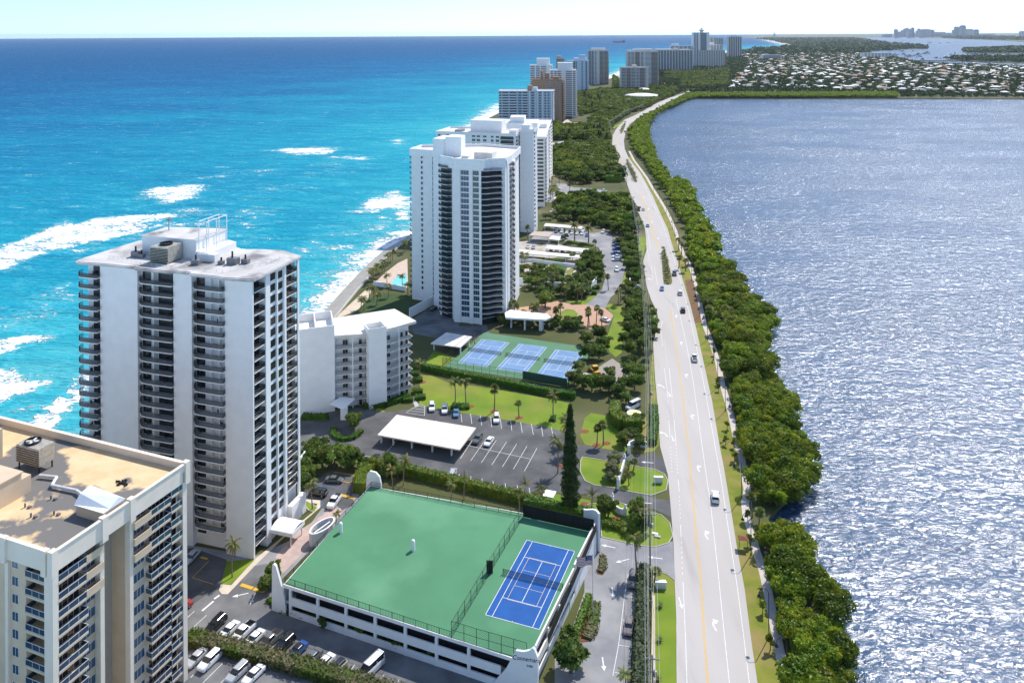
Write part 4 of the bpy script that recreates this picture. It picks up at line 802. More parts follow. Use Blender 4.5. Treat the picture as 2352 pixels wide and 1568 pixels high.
# ---- generic further towers
far_glass = M('blue_grey_window_glass', (.05,.08,.13), .25, (.08,.11,.16), .1, spec=.5)  # far towers' windows: distance haze painted into the glass colour
def gen_tower(name, label, base, ang, wd, dp, H, nfl, specF, specR, wm=white, rm=roof_b, extras=(), group=None, cat='apartment tower', specL=None, parapet=1.2):
    """base = world x,y of the near front-right corner; wd extends left, dp extends back; specs: list of (u0,u1,kind,..) along each face"""
    t = thing(name, label, cat, base, R(ang), group)
    part('wall', MB().box(-wd, 0, 0, 0, dp, H), wm, t)
    mb = MB().box(-wd-.3, -.3, H, .3, dp+.3, H+.25)
    part('roof', mb, rm, t)
    if parapet:
        mb = MB(); p_ = parapet
        mb.box(-wd-.5,-.5,H-.6,.5,-.3,H+p_); mb.box(-wd-.5,dp+.3,H-.6,.5,dp+.5,H+p_); mb.box(-wd-.5,-.3,H-.6,-wd-.3,dp+.3,H+p_); mb.box(.3,-.3,H-.6,.5,dp+.3,H+p_)
        part('parapet', mb, wm, t)
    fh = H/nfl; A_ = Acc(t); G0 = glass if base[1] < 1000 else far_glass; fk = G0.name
    for p0, p1, spec in (((-wd,0),(0,0),specF),((0,0),(0,dp),specR),((-wd,dp),(-wd,0),specL or [])):
        F_ = Face(t, p0, p1, 0, fh, nfl)
        for it in spec:
            u0, u1, kind = it[0]*F_.L, it[1]*F_.L, it[2]; w_ = u1-u0; rest = it[3:] 
            if kind == 'pier': F_.pier(u0, u1, rest[0] if rest else 1.2, 0, H, rest[1] if len(rest) > 1 else wm)
            elif kind == 'win':
                gm = rest[0] if rest else G0; A_.add('window', window_mesh((round(w_,1), round(fh,2), gm.name), w_, fh*.55, .12, 1, gm=gm), F_.rows(u0, 0, fh*.3, 1))
            elif kind == 'wincol': A_.add('window', window_mesh((round(w_,1), round(fh,2), 'c', (rest[0] if rest else G0).name), w_, fh*.82, .1, 1, gm=rest[0] if rest else G0), F_.rows(u0, 0, fh*.08, 0))
            elif kind == 'bal':
                d = rest[0] if rest else 1.4; rs = rest[1] if len(rest) > 1 else 'solid'; pm = rest[2] if len(rest) > 2 else wm
                key = (round(w_,1), d, rs, pm.name); b_, r_ = balcony_meshes(key, w_, d, 0, 0, rs, .3, (pm, pm), back=0)
                A_.add('balcony', b_, F_.rows(u0, 0, 0, 1), [('railing', r_)])
                A_.add('balcony_door', window_mesh((round(w_,1), round(fh,2), 'd', fk), w_-.3, fh*.8, .08, 2, fm_=darkrail, gm=G0), F_.rows(u0+.15, 0, .05, 0))
    A_.flush(60)
    for ex in extras:
        x0, y0, x1, y1, h = ex[:5]; part(ex[5] if len(ex) > 5 else 'penthouse', MB().box(-x0*wd, y0*dp, H, -x1*wd, y1*dp, H+h), ex[6] if len(ex) > 6 else wm, t)
    return t
B, Wd, Pr = 'bal', 'win', 'pier'
tanm = M('tan_brick_wall', (.36,.24,.15), .85, (.30,.20,.13), .6); bluew = M('pale_blue_stucco', (.58,.64,.72), .75, (.5,.57,.66), .6); greyw = M('grey_concrete_wall', (.66,.62,.57), .8, (.6,.56,.52), .5); brownw = M('brown_concrete_wall', (.46,.39,.33), .85, (.4,.34,.29), .5)
# long stepped tower right behind the rippling one
t5 = gen_tower('condo_tower', 'long stepped white tower with a tall rounded stair column, directly behind the rippling dark tower', (1.5, 470), -17, 50, 24, 58.5, 24,
    [(.02,.05,'win'),(.12,.16,'win'),(.20,.24,'win'),(.46,.50,'win'),(.52,.56,'win'),(.60,.64,'win'),(.70,.73,'win'),(.76,.80,'win'),(.82,.98,B,.8,'bars')],
    [(.05,.2,'win'),(.34,.46,'win'),(.7,.86,'win')], white, roof_b, [(.62,.35,.22,.75,7.5),(.12,.3,.03,.55,2.2),(.8,.2,.72,.5,1.6,'rooftop_unit',greyrail)], specL=[(.2,.8,B,1.6,'bars')])
t5b = gen_tower('condo_tower', 'slim white stair tower joined to the long stepped block, beside the pale covered car ports', (12.5, 474), -17, 8.6, 8, 60.5, 24, [], [(.1,.4,'win')], white2, roof_b, [(.9,.1,.3,.9,3.5)])
t6 = gen_tower('condo_tower', 'white slab tower with stacked open balconies facing the road, behind the slim stair tower', (22, 545), -5, 52, 112, 46.8, 18,
    [(.55,.75,'win'),(.78,.98,'win')], [(.02,.08,B,1.3,'solid',white),(.10,.16,B,1.3,'solid',white),(.25,.28,'win'),(.38,.41,'win'),(.55,.70,B,1.2,'solid',white),(.78,.81,'win'),(.84,.98,B,1.2,'solid',white)], white, roof_b,
    [(.62,.2,.12,.4,8),(.50,.22,.30,.34,12),(.12,.5,.02,.62,3.5),(.9,.3,.7,.6,2)], specL=[(.1,.5,B,1.4,'bars')])
def vbands(n, a=.3, kind='win', *r): return [((i+a)/n, (i+1-a)/n, kind, *r) for i in range(n)]
gen_tower('condo_tower', 'pale blue and white tower with a curved sweeping roof edge, nearest of the distant towers', (52, 1015), -6, 70, 28, 44, 13,
    [(.01,.05,B,1.4,'solid',white2),(.07,.18,B,1.0,'solid',white2),(.20,.33,B,1.0,'solid',white2),(.36,.42,'win',glass_blue),(.44,.53,B,1.2,'solid',white2),(.56,.58,Pr,.8,white2),(.60,.65,'win'),(.67,.68,Pr,.8,white2),(.70,.72,Pr,.8,white2),(.74,.78,'win'),(.80,.82,Pr,.8,white2),(.84,.87,'win'),(.9,.93,'win'),(.96,.98,Pr,.8,white2)], [(.1,.4,'win'),(.6,.9,'win')],
    bluew, roof_b, [(.48,.3,.40,.7,7,'penthouse',tanm),(.38,.3,.30,.6,5)])
gen_tower('condo_tower', 'brown brick tower with roof turrets just behind the pale blue and white tower', (66, 1062), -6, 40, 24, 56, 19,
    [(.5,.55,'win'),(.62,.67,'win'),(.85,.90,'win')], [(.05,.45,B,3.2,'bars'),(.55,.95,B,3.2,'bars')], tanm, M('red_tile_roof', (.45,.26,.17), .9), [(.72,.2,.64,.7,12,'turret'),(.58,.2,.42,.7,9,'turret'),(.3,.3,.1,.8,4,'turret')])
gen_tower('condo_tower', 'white tower of dark ribbon windows with a blank central shaft', (89, 1110), -4, 36, 26, 66, 24,
    [(.02,.10,B,1.0,'solid',white2),(.16,.24,'win'),(.28,.42,B,.9,'solid',white2),(.60,.84,B,.9,'solid',white2),(.88,.97,'win')], [(.05,.5,B,1.2,'solid',white2),(.6,.95,B,1.2,'solid',white2)], white, roof_b, [(.72,.2,.12,.8,11)])
gen_tower('condo_tower', 'white tower with stacked dark windows, seaward of the blank shafted tower', (60, 1210), -4, 33, 26, 69, 24,
    [(.02,.22,B,1.0,'solid',white2),(.28,.45,'win'),(.5,.75,B,1,'solid',white2)], [(.1,.9,B,1,'solid',white2)], white, roof_b, [(.70,.2,.10,.8,11)])
gen_tower('condo_tower', 'pale tower with vertical blue glass strips and a long roof pavilion', (150, 1560), -4, 40, 34, 63, 20,
    [(.02,.05,'win'),(.09,.12,'win'),(.2,.34,'wincol',glass_blue),(.36,.42,'wincol',glass_teal),(.64,.72,'win'),(.84,.92,'wincol')], [(.1,.4,'wincol'),(.55,.9,'win')], bluew, roof_b, [(.72,.2,.1,.8,6),(.45,.3,.15,.7,12)])
gen_tower('condo_tower', 'narrow brown topped tower half hidden behind the pale blue striped tower', (108, 1640), -4, 18, 24, 65, 22, [(.1,.9,B,1,'solid',brownw)], [(.1,.9,'win')], brownw, roof_b, [(.9,.2,.4,.8,6)])
gen_tower('condo_tower', 'dark glass tower with one white windowed stripe, standing alone before the open sea', (221, 1825), -4, 47, 40, 77, 27,
    [(.02,.16,B,1.0,'solid',brownw),(.18,.28,'wincol'),(.32,.42,'win'),(.56,.76,B,1.4,'solid',brownw),(.78,.98,B,1.4,'solid',brownw)], [(.1,.9,B,1.4,'solid',brownw)], greyw, roof_b, [(.82,.2,.15,.8,6)])
gen_tower('condo_tower', 'low wide dark banded block in front of the tall dark twin, near the white dome', (276, 1616), -2, 55, 30, 47, 16,
    [(.02,.18,B,1.4,'solid',greyw),(.20,.36,B,.8,'solid',brownw),(.38,.54,B,1.4,'solid',greyw),(.56,.66,'win'),(.68,.88,B,1.2,'solid',brownw),(.9,.93,'win')], [(.1,.9,B,1,'solid',greyw)], greyw, roof_w, [(.56,.3,.40,.7,5)])
gen_tower('condo_tower', 'tall dark glass tower with a white ribbed centre, right behind the low wide banded block', (318, 1736), -2, 66, 40, 76, 28,
    [(.01,.10,'win'),(.12,.22,'win'),(.25,.40,B,1.4,'solid',brownw),(.44,.52,'win'),(.58,.76,B,.9,'solid',white),(.78,.99,B,1.4,'solid',brownw)], [(.05,.95,B,1.4,'solid',greyw)], greyw, roof_w, [(.78,.2,.15,.8,6),(.95,.3,.85,.7,3)])
gen_tower('condo_tower', 'wide ribbed tower of blue grey window columns with a stepped crown', (538, 2373), -2, 112, 50, 64, 22, vbands(13, .16, 'wincol', glass_blue), [(.1,.9,'win')], greyw, roof_w, [(.95,.2,.5,.8,4),(.45,.3,.36,.8,6),(.30,.3,.05,.8,3)])
gen_tower('condo_tower', 'narrow grey tower leaning on the wide ribbed tower, beside the dark glass one', (345, 1880), -2, 17, 40, 70, 25, vbands(3, .15, B, 1, 'solid', greyw), [(.1,.9,B,1,'solid',greyw)], greyw, roof_w, [])
gen_tower('condo_tower', 'broad windowed slab with white stripes, right of the ribbed tower', (705, 2635), -2, 86, 50, 57, 19, vbands(11, .2, 'win'), [(.1,.9,'win')], greyw, roof_w, [(.6,.3,.5,.7,6)])
gen_tower('condo_tower', 'white twin slab tower crowned by a dark drum, tallest of the distant group', (655, 2642), -2, 53, 30, 116, 34, [(.03,.18,'win'),(.21,.29,'wincol'),(.44,.82,'wincol',glass_blue)], [(.3,.7,'win')], white, roof_w, [])
gen_tower('condo_tower', 'short pale terraced block at the foot of the drum crowned tower', (600, 2660), -2, 70, 30, 72, 22, vbands(5, .1, B, 1, 'solid', white), [(.1,.9,'win')], white, roof_w, [(.9,.2,.6,.8,8)])
gen_tower('condo_tower', 'slim pale tower peeping out right of the drum crowned tower', (720, 2800), -2, 24, 30, 98, 26, vbands(2, .2, 'win'), [(.2,.8,'win')], greyw, roof_w, [])
gen_tower('condo_tower', 'dark window gridded tower standing apart at the right end of the row', (1053, 3650), -2, 60, 40, 95, 30, vbands(6, .14, 'wincol', glass_blue), [(.1,.9,'win')], greyw, roof_w, [(.8,.2,.3,.8,7)])
gen_tower('condo_tower', 'lighter narrower tower joined to the left of the separate dark gridded tower', (975, 3680), -2, 40, 30, 90, 28, vbands(4, .2, 'win'), [], greyw, roof_w, [])
gen_tower('condo_tower', 'cream terraced block between the drum crowned and the gridded towers', (710, 2690), -2, 50, 30, 74, 20, vbands(5, .1, B, 1, 'solid', white), [(.1,.9,'win')], white, roof_w, [(.9,.2,.5,.8,9)])
dr = solid('roof_drum', MB().lathe([(5,116),(5,121),(9,123),(9,126),(4,128),(3,131),(0,133)], 20), greyw, 'dark drum shaped crown on the white twin slab tower', 'roof drum', loc=(632, 2655, 0))
# ------------------------------------------------------------------ the parking deck with the green courts on its roof
DZ = 6.0
D_FL, D_FR, D_BR, D_BL = G(4,975,735,DZ), G(5,930,1400,DZ), G(5,1500,240,DZ), G(3,1000,805,DZ)
D_FL = (D_FL[0], D_FL[1])
def lerp(a, b, t): return (a[0]+(b[0]-a[0])*t, a[1]+(b[1]-a[1])*t)
def inset(pts, d):
    c = (sum(p[0] for p in pts)/len(pts), sum(p[1] for p in pts)/len(pts)); out_ = []
    for p in pts:
        l = math.hypot(p[0]-c[0], p[1]-c[1]); out_.append((p[0]-(p[0]-c[0])*d/l, p[1]-(p[1]-c[1])*d/l))
    return out_
deck = thing('parking_deck', 'two level white parking deck with a green play court surface on its roof', 'parking deck', (0,0,0))
qd = [D_FL, D_FR, D_BR, D_BL]
part('slab', MB().prism(qd, 5.35, DZ-.01), white, deck)
part('court_surface', MB().poly(inset(qd, .35), DZ+.01), court_g, deck)
part('interior_core', MB().prism(inset(qd, 2.6), .2, 5.35), M('garage_shade_fill', (.03,.03,.035), .9), deck)  # near-black block painted as the shade inside the open garage levels
def level_wall(a, b, nb, nm='spandrel'):
    mb = MB()
    mb.obox(a, b, .3, 2.3, 3.9); mb.obox(a, b, .3, -.2, 1.3)
    part(nm, mb, white, deck)
    for i in range(nb+1): p = lerp(a, b, i/nb); q_ = lerp(a, b, min(1, i/nb+.012)); part('column', MB().obox(p, q_, .42, 0, 5.35), white, deck)
level_wall(lerp(D_FL, D_FR, .03), lerp(D_FL, D_FR, .90), 7); level_wall(lerp(D_FR, D_BR, .08), lerp(D_FR, D_BR, .99), 6)
part('low_wall', MB().obox(lerp(D_BL, D_BR, 0), D_BR, .3, 0, 5.3), white, deck); part('low_wall', MB().obox(D_FL, D_BL, .3, 0, 5.3), white, deck)
part('parapet', MB().obox(lerp(D_FR, D_BR, .08), D_BR, .3, DZ, DZ+.7), white2, deck); part('lower_level_slab', MB().prism(inset(qd, .5), 2.2, 2.6), concrete, deck)
# sculpted corner pylons
def pylon(name, label, pts, base, ang, th, mt=white):
    """silhouette polygon (x along, z up) extruded by th"""
    n = len(pts); mb = MB(); tri = tessellate_polygon([[Vector((p[0], p[1], 0)) for p in pts]])
    vs = [(x, 0, z) for x, z in pts]+[(x, th, z) for x, z in pts]; fs = [tuple(t_) for t_ in tri]+[tuple(i+n for i in t_[::-1]) for t_ in tri]+[(i, (i+1) % n, (i+1) % n+n, i+n) for i in range(n)]
    mb.add(vs, fs); return solid(name, mb, mt, label, 'pylon', loc=(*base, 0), rz=ang)
fa = math.atan2(D_FR[1]-D_FL[1], D_FR[0]-D_FL[0]); sa = math.atan2(D_BR[1]-D_FR[1], D_BR[0]-D_FR[0])
p_ = lerp(D_FL, D_FR, .865)
sign = pylon('sign_pylon', 'big flared white pylon with dark script lettering at the near deck corner', [(-.6,0),(8.6,0),(8.9,5.5),(8.8,8.1),(8.2,9.4),(7.9,9.6),(7.2,8.9),(6.2,8.4),(4.6,8.15),(2.6,4.2)], (p_[0]+.2, p_[1]-.9), fa, .5)
pylon('corner_pylon', 'white slanting fin pylon at the near left corner of the deck', [(0,0),(3.6,0),(3.2,3.5),(1.0,9.4),(.5,9.7),(.1,9.4)], (D_FL[0]-2.6, D_FL[1]+.9), fa, .5)
pylon('corner_pylon', 'white arched pylon at the far left corner of the deck behind palms', [(-2.2,0),(3.2,0),(3.0,6.4),(2.4,8.6),(1.2,9.4),(-.6,9.3),(-1.5,8.2)], (D_BL[0]+.4, D_BL[1]+.6), fa-.1, .45)
mb = MB()
for i in range(9):
    t0, t1_ = i/9, (i+1)/9
    def cpt(t): a_ = sa+.1+t*1.35; return (D_BR[0]-.6+3.1*math.cos(a_-.9)-1.6, D_BR[1]-2.6+3.1*math.sin(a_-.9)+1.2)
    mb.obox(cpt(t0), cpt(t1_), .5, 0, 8.9+.2*math.sin(t0*6))
solid('corner_pylon', mb, white2, 'white rounded wall pylon at the far right corner of the blue tennis court', 'pylon')
solid('flank_wall', MB().obox(lerp(D_FR,D_BR,.62), lerp(D_FR,D_BR,.98), .35, 0, 7.2), white2, 'tall white flank wall of the deck facing the east driveway', 'wall')
def text_obj(name, body, size, loc, rot, mt, font_shear=0, ext=.01):
    cu = bpy.data.curves.new(name, 'FONT'); cu.body = body; cu.size = size; cu.extrude = ext; cu.shear = font_shear; cu.align_x = 'CENTER'
    o = bpy.data.objects.new(name, cu); COL.objects.link(o); bpy.context.view_layer.update()
    dg = bpy.context.evaluated_depsgraph_get(); me_ = bpy.data.meshes.new_from_object(o.evaluated_get(dg)); bpy.data.objects.remove(o)
    me_.materials.clear(); me_.materials.append(mt); o = link(name, me_); o.location = loc; o.rotation_euler = rot; return o
black = M('black_lettering', (.01,.01,.01), .6)
tx = text_obj('lettering', 'Connemara', 1.12, (6.6, -.03, 6.9), (R(90), R(-9), 0), black, .35); tx.parent = sign
tx = text_obj('number', '5480', .62, (7.3, -.03, 6.0), (R(90), R(-6), 0), black, .2); tx.parent = sign
# fences on the deck
def fence(name, label, path, z, h, style, group=None, post=3.0, fm=darkrail, nm=None):
    t = thing(name, label, 'fence', (0,0,0), group=group); mp = MB(); mr_ = MB()
    L_ = 0
    for a_, b_ in zip(path[:-1], path[1:]):
        l = math.hypot(b_[0]-a_[0], b_[1]-a_[1]); n = max(1, round(l/post))
        for i in range(n+1): x, y = lerp(a_, b_, i/n); part('post', MB().tube((x, y, z), (x, y, z+h), .05, 6), fm, t)
        for zz in ([.12, h-.05] if style != 'chain' else [.1, h*.5, h]): mr_.obox(a_, b_, .05, z+zz-.03, z+zz+.03)
        if style == 'bars':
            n = int(l/.35)
            for i in range(n+1): x, y = lerp(a_, b_, i/n); mr_.box(x-.02, y-.02, z+.1, x+.02, y+.02, z+h)
        elif style == 'chain': # woven wire: crossing strands
            sp = .34 if h < 3 else .4
            n = int((l+h)/sp)
            for i in range(n):
                u0 = i*sp-h; a0 = max(u0, 0); z0 = a0-u0; a1 = min(u0+h, l); z1 = a1-u0
                if a1 <= a0: continue
                for flip in (0, 1):
                    A = (a0, z0); B_ = (a1, z1)
                    if flip: A = (l-a0, z0); B_ = (l-a1, z1)
                    p = lerp(a_, b_, A[0]/l); q_ = lerp(a_, b_, B_[0]/l); mr_.add([(p[0], p[1], z+A[1]-.012),(q_[0], q_[1], z+B_[1]-.012),(q_[0], q_[1], z+B_[1]+.012),(p[0], p[1], z+A[1]+.012)], [(0,1,2,3)])
        elif style == 'screen': mr_.obox(a_, b_, .03, z+.1, z+h-.1, 1)
    part('mesh_panel' if style != 'bars' else 'balusters', mr_, [fm, nm or net_m], t); return t
dv0 = G(5, 278, 1190, DZ); dv1 = G(5, 885, 170, DZ)
ffr = (D_FL[0]+.3, D_FL[1]+.3)
fence('bar_fence', 'low dark bar fence along the near edge of the empty green court', [ffr, dv0], DZ, 1.3, 'bars', post=2.6)
fence('chain_link_fence', 'tall chain link fence at the near end of the blue tennis court', [dv0, G(5,385,1220,DZ), G(5,490,1255,DZ), G(5,595,1285,DZ), G(5,700,1315,DZ), G(5,805,1345,DZ), G(5,915,1378,DZ)], DZ, 3.2, 'chain')
fence('chain_link_fence', 'tall dark chain link fence dividing the empty green court from the blue court', [dv0, dv1], DZ, 3.0, 'chain', post=3.1)
fence('screened_fence', 'long fence with black windscreen along the right side of the blue court', [G(5,1095,1245,DZ), G(5,1500,290,DZ)], DZ, 2.0, 'screen', post=3)
fence('screened_fence', 'high black screened fence across the far end of the blue court', [dv1, G(5,1480,300,DZ)], DZ, 3.0, 'screen', post=3)
fence('bar_fence', 'low dark fence along the far edge of the empty green court', [(D_BL[0]+.5, D_BL[1]-.4), dv1], DZ, 1.3, 'chain', post=3)
fence('bar_fence', 'thin dark rail along the left edge of the empty green court', [(D_FL[0]+.3, D_FL[1]+.6), (D_BL[0]+.3, D_BL[1]-.4)], DZ, 1.1, 'bars', post=3)
# court painting: corners c = near-left, near-right, far-right, far-left
def court(corners, z, surf, lines=True, pickle=True, name='tennis_court', label='', net=True, pad=0.0, netw=.9):
    t = thing(name, label, 'tennis court', (0,0,0))
    NLp, NRp, FRp, FLp = corners
    def uv(u, v): a_ = lerp(NLp, NRp, u); b_ = lerp(FLp, FRp, u); return lerp(a_, b_, v)
    part('playing_surface', MB().poly([uv(0,0),uv(1,0),uv(1,1),uv(0,1)], z), surf, t)
    mb = MB(); s_ = 4.5/36; lw = .09; sv = 18/78
    def ln(u0, v0, u1, v1, m_=mb, w_=lw, zz=.012): m_.ribbon([uv(u0,v0), uv(u1,v1)], w_, z+zz)
    for seg in ((0,0,1,0),(1,0,1,1),(1,1,0,1),(0,1,0,0),(s_,0,s_,1),(1-s_,0,1-s_,1),(s_,sv,1-s_,sv),(s_,1-sv,1-s_,1-sv),(.5,sv,.5,1-sv),(.5,0,.5,.012),(.5,1,.5,.988)): ln(*seg, w_=lw*1.3)
    part('white_lines', mb, paint_w, t)
    if pickle:
        m2 = MB(); pa, pb = .5-10/36, .5+10/36; va, vb = .5-22/78*.98, .5+22/78*.98; k0, k1 = .5-7/78*1.15, .5+7/78*1.15
        for seg in ((pa,va,pb,va),(pb,va,pb,vb),(pb,vb,pa,vb),(pa,vb,pa,va),(pa,k0,pb,k0),(pa,k1,pb,k1)): ln(*seg, m_=m2, w_=.08, zz=.02)
        part('cream_lines', m2, M('cream_court_paint', (.75,.58,.36), .8), t)
    if net:
        a_ = uv(-.09, .5); b_ = uv(1.09, .5)
        mb = MB(); mb.tube((*a_, z), (*a_, z+1.1), .06, 6); mb.tube((*b_, z), (*b_, z+1.1), .06, 6)
        mb.obox(a_, b_, .04, z+.98, z+1.05)
        l = math.hypot(b_[0]-a_[0], b_[1]-a_[1]); k = int(l/.12)
        for i in range(k+1): x, y = lerp(a_, b_, i/k); mb.box(x-.014, y-.014, z+.02, x+.014, y+.014, z+1)
        for i in range(1, 8): mb.obox(a_, b_, .025, z+i*.12, z+i*.12+.025)
        part('net', mb, net_m, t)
    return t
court([G(5,566,992,DZ), G(5,1020,1116,DZ), G(5,1318,458,DZ), G(5,914,363,DZ)], DZ+.02, court_b, label='bright blue tennis court with white and cream lines on the deck roof')
for i, (x, y) in enumerate(((755,1195),(1366,1345))):
    c = G(3, x, y, DZ); solid('roof_vent', MB().lathe([(.45,0),(.45,1.9),(.4,2.15),(.2,2.35),(0,2.4)], 12), white2, ('white round topped vent pipe near the left edge of the green court', 'white round topped vent pipe in the middle of the green court')[i], 'vent', loc=(*c, DZ), smooth=True)
c = G(5, 605, 640, DZ)
t = thing('gate', 'small dark gate booth in the fence dividing the two green courts', 'gate', (*c, DZ), 0); part('gate_frame', MB().box(-.6,-.1,0,.6,.1,2.6), darkrail, t); part('gate_post', MB().box(-.75,-.15,0,-.6,.15,2.7), darkrail, t)
# oval white planter wall beside the ramp
mb = MB(); c = G(3, 600, 1170, 2)
n = 20; rx, ry = 3.6, 1.7; A_ = R(58)
pts = [(c[0]+rx*math.cos(i*2*math.pi/n)*math.cos(A_)-ry*math.sin(i*2*math.pi/n)*math.sin(A_), c[1]+rx*math.cos(i*2*math.pi/n)*math.sin(A_)+ry*math.sin(i*2*math.pi/n)*math.cos(A_)) for i in range(n)]
for i in range(n): mb.obox(pts[i], pts[(i+1) % n], .35, 0, 3.0)
mb.obox(lerp(pts[0], c, .3), lerp(pts[10], c, .3), .3, 0, 2.6)
solid('planter_wall', mb, white2, 'oval white walled stair enclosure beside the pink paver ramp', 'stair enclosure')

# ---- three faded blue courts beyond the lawn
ct = thing('court_pavement', 'green surround pavement under the three faded blue tennis courts', 'court surface', (0,0,0)); part('surround', MB().poly(GG(6, [(455,272),(760,10),(790,-20),(1690,110),(1690,170),(1600,240),(1490,440),(1100,375),(700,310)]), .06), M('faded_green_court', (.09,.20,.11), .9, (.11,.235,.14), .1), ct)
for i, (cs, lb) in enumerate(((((573,237),(812,273),(1004,68),(772,38)), 'faded blue tennis court, left of three, nearest the white roofed shelter'), (((893,289),(1143,322),(1318,108),(1087,78)), 'faded blue tennis court in the middle of three'), (((1237,336),(1490,375),(1636,155),(1393,127)), 'faded blue tennis court, right of three, behind the green screened fence'))):
    court(GG(6, cs), .09, court_lb, pickle=i > 0, label=lb)
fence('chain_link_fence', 'green chain link fence along the near side of the faded blue courts', GG(6, [(440,268),(700,318),(1115,378)]), .05, 3.0, 'chain', fm=M('green_fence_metal', (.04,.10,.06), .6))
fence('screened_fence', 'green screened fence panel in front of the right faded blue court', GG(6, [(1118,378),(1488,445)]), .05, 3.0, 'screen', fm=MATS['green_fence_metal'], nm=M('green_windscreen', (.03,.085,.055), .8))
fence('chain_link_fence', 'dark chain link fence at the left end of the faded blue courts', GG(6, [(440,268),(560,150),(760,0)]), .05, 3.0, 'chain')
# ---- car ports and canopies
def carport(label, corners, h, mt=roof_b, posts=((.02,0),(.25,0),(.5,0),(.75,0),(.98,0)), th=.35, seam=None):
    t = thing('carport', label, 'carport', (0,0,0)); A, Bp, Cp, Dp = corners
    part('roof', MB().prism(corners, h-th, h), mt, t)
    if seam: part('seam', MB().obox(lerp(A,Bp,seam), lerp(Dp,Cp,seam), .25, h, h+.06), slabm, t)
    for u, v in posts:
        p = lerp(lerp(A, Bp, u), lerp(Dp, Cp, u), .1+v); q_ = lerp(lerp(A, Bp, u), lerp(Dp, Cp, u), .16+v); part('post', MB().obox(p, q_, .3, 0, h-th), white, t)
    return t
cpm = M('pale_pink_carport_roof', (.70,.62,.55), .85, (.64,.56,.49), .3)
carport('large pale pink carport roof over the shaded stalls of the central car park', [G(3,1066,372,3), G(3,1758,498,3), G(3,1898,312,3), G(3,1228,202,3)], 3, cpm, ((.02,0),(.17,0),(.40,0),(.65,0),(.88,0),(.02,.7),(.4,.7),(.88,.7)), seam=.51)
carport('white roofed shelter beside the faded blue courts', [G(6,340,72,3), G(6,590,105,3), G(6,690,15,3), G(6,470,-20,3)], 3, roof_b, ((.05,0),(.95,0),(.95,.7),(.05,.7)))
carport('white carport row nearest the garden plaza, with a long low wall', [G(16,190,545,2.6), G(16,1000,610,2.6), G(16,1015,575,2.6), G(16,190,500,2.6)], 2.6)
carport('white carport row in the middle with parked cars beneath its shade', [G(16,542,490,2.6), G(16,1110,545,2.6), G(16,1150,500,2.6), G(16,575,447,2.6)], 2.6)
carport('white carport row at the back beneath two tall date palms', [G(16,522,208,2.6), G(16,995,245,2.6), G(16,1010,215,2.6), G(16,545,175,2.6)], 2.6)
carport('tan topped entrance canopy at the foot of the slim stair tower', [G(16,335,325,4), G(16,585,345,4), G(16,635,290,4), G(16,400,275,4)], 4, M('tan_canopy_top', (.52,.42,.35), .85), ((.02,0),(.95,0)))
carport('small white booth roof beside the back parking row', [G(16,590,370,2.6), G(16,715,385,2.6), G(16,735,340,2.6), G(16,610,330,2.6)], 2.6, white2, ((.05,0),(.9,0)))
mb = MB(); c = G(18, 570, 850, 3); mb.prism([(c[0]-7,c[1]-4),(c[0]+7,c[1]-4),(c[0]+7,c[1]+6),(c[0]-7,c[1]+6)], 0, 3); mb.add([(c[0]-8,c[1]-5,3),(c[0]+8,c[1]-5,3),(c[0]+8,c[1]+7,3),(c[0]-8,c[1]+7,3),(c[0],c[1]+1,6)], [(0,1,4),(1,2,4),(2,3,4),(3,0,4)])
solid('pavilion', mb, white2, 'white tent roofed pavilion beside the small car park with a curved hedge', 'pavilion')
for t_, x, y, r_, h_, lb in ((8,1418,650,31,6.5,'large shallow white dome of the water tank among the trees'),(8,1432,592,15,5,'small white domed tank beside the low dark banded tower')):
    c = G(t_, x, y); t = thing('water_tank', lb, 'water tank', (*c, 0)); part('tank_wall', MB().lathe([(r_*.97,0),(r_*.97,h_)], 40), concrete, t, smooth=True)
    part('dome', MB().lathe([(r_,h_),(r_,h_+.6),(r_*.8,h_+2.1),(r_*.5,h_+3.4),(r_*.2,h_+4.1),(0,h_+4.3)], 40), roof_b, t, smooth=True)
# tall white boundary wall and small garden walls
def wallthing(label, t, pts, h, wd=.4, mt=white2, cat='wall', z=0): 
    mb = MB(); wp = GG(t, pts, z)
    for a_, b_ in zip(wp[:-1], wp[1:]): mb.obox(a_, b_, wd, 0, h)
    return solid('garden_wall', mb, mt, label, cat)
wallthing('white boundary wall leading to the foot of the rippling balcony tower', 7, [(330,1450),(530,1340)], 4)
wallthing('thin white wall bounding the garden plaza beside the rippling balcony tower', 16, [(190,660),(400,660),(700,700),(990,740),(870,850)], 1.6)
wallthing('white retaining wall under the palms below the garden plaza', 16, [(200,940),(500,990),(800,1010),(1110,1020),(1180,940)], 3.4)
wallthing('white retaining wall around the swimming pool terrace', 20, [(1140,880),(1350,915),(1590,960)], 2.2)
wallthing('grey walled compound beside the gate house', 16, [(1600,920),(1600,985),(1730,1020)], 2.4, .4, slabm)
wallthing('low white wall closing the ramp behind the white slab tower', 3, [(420,700),(440,670),(495,585)], 4.5)
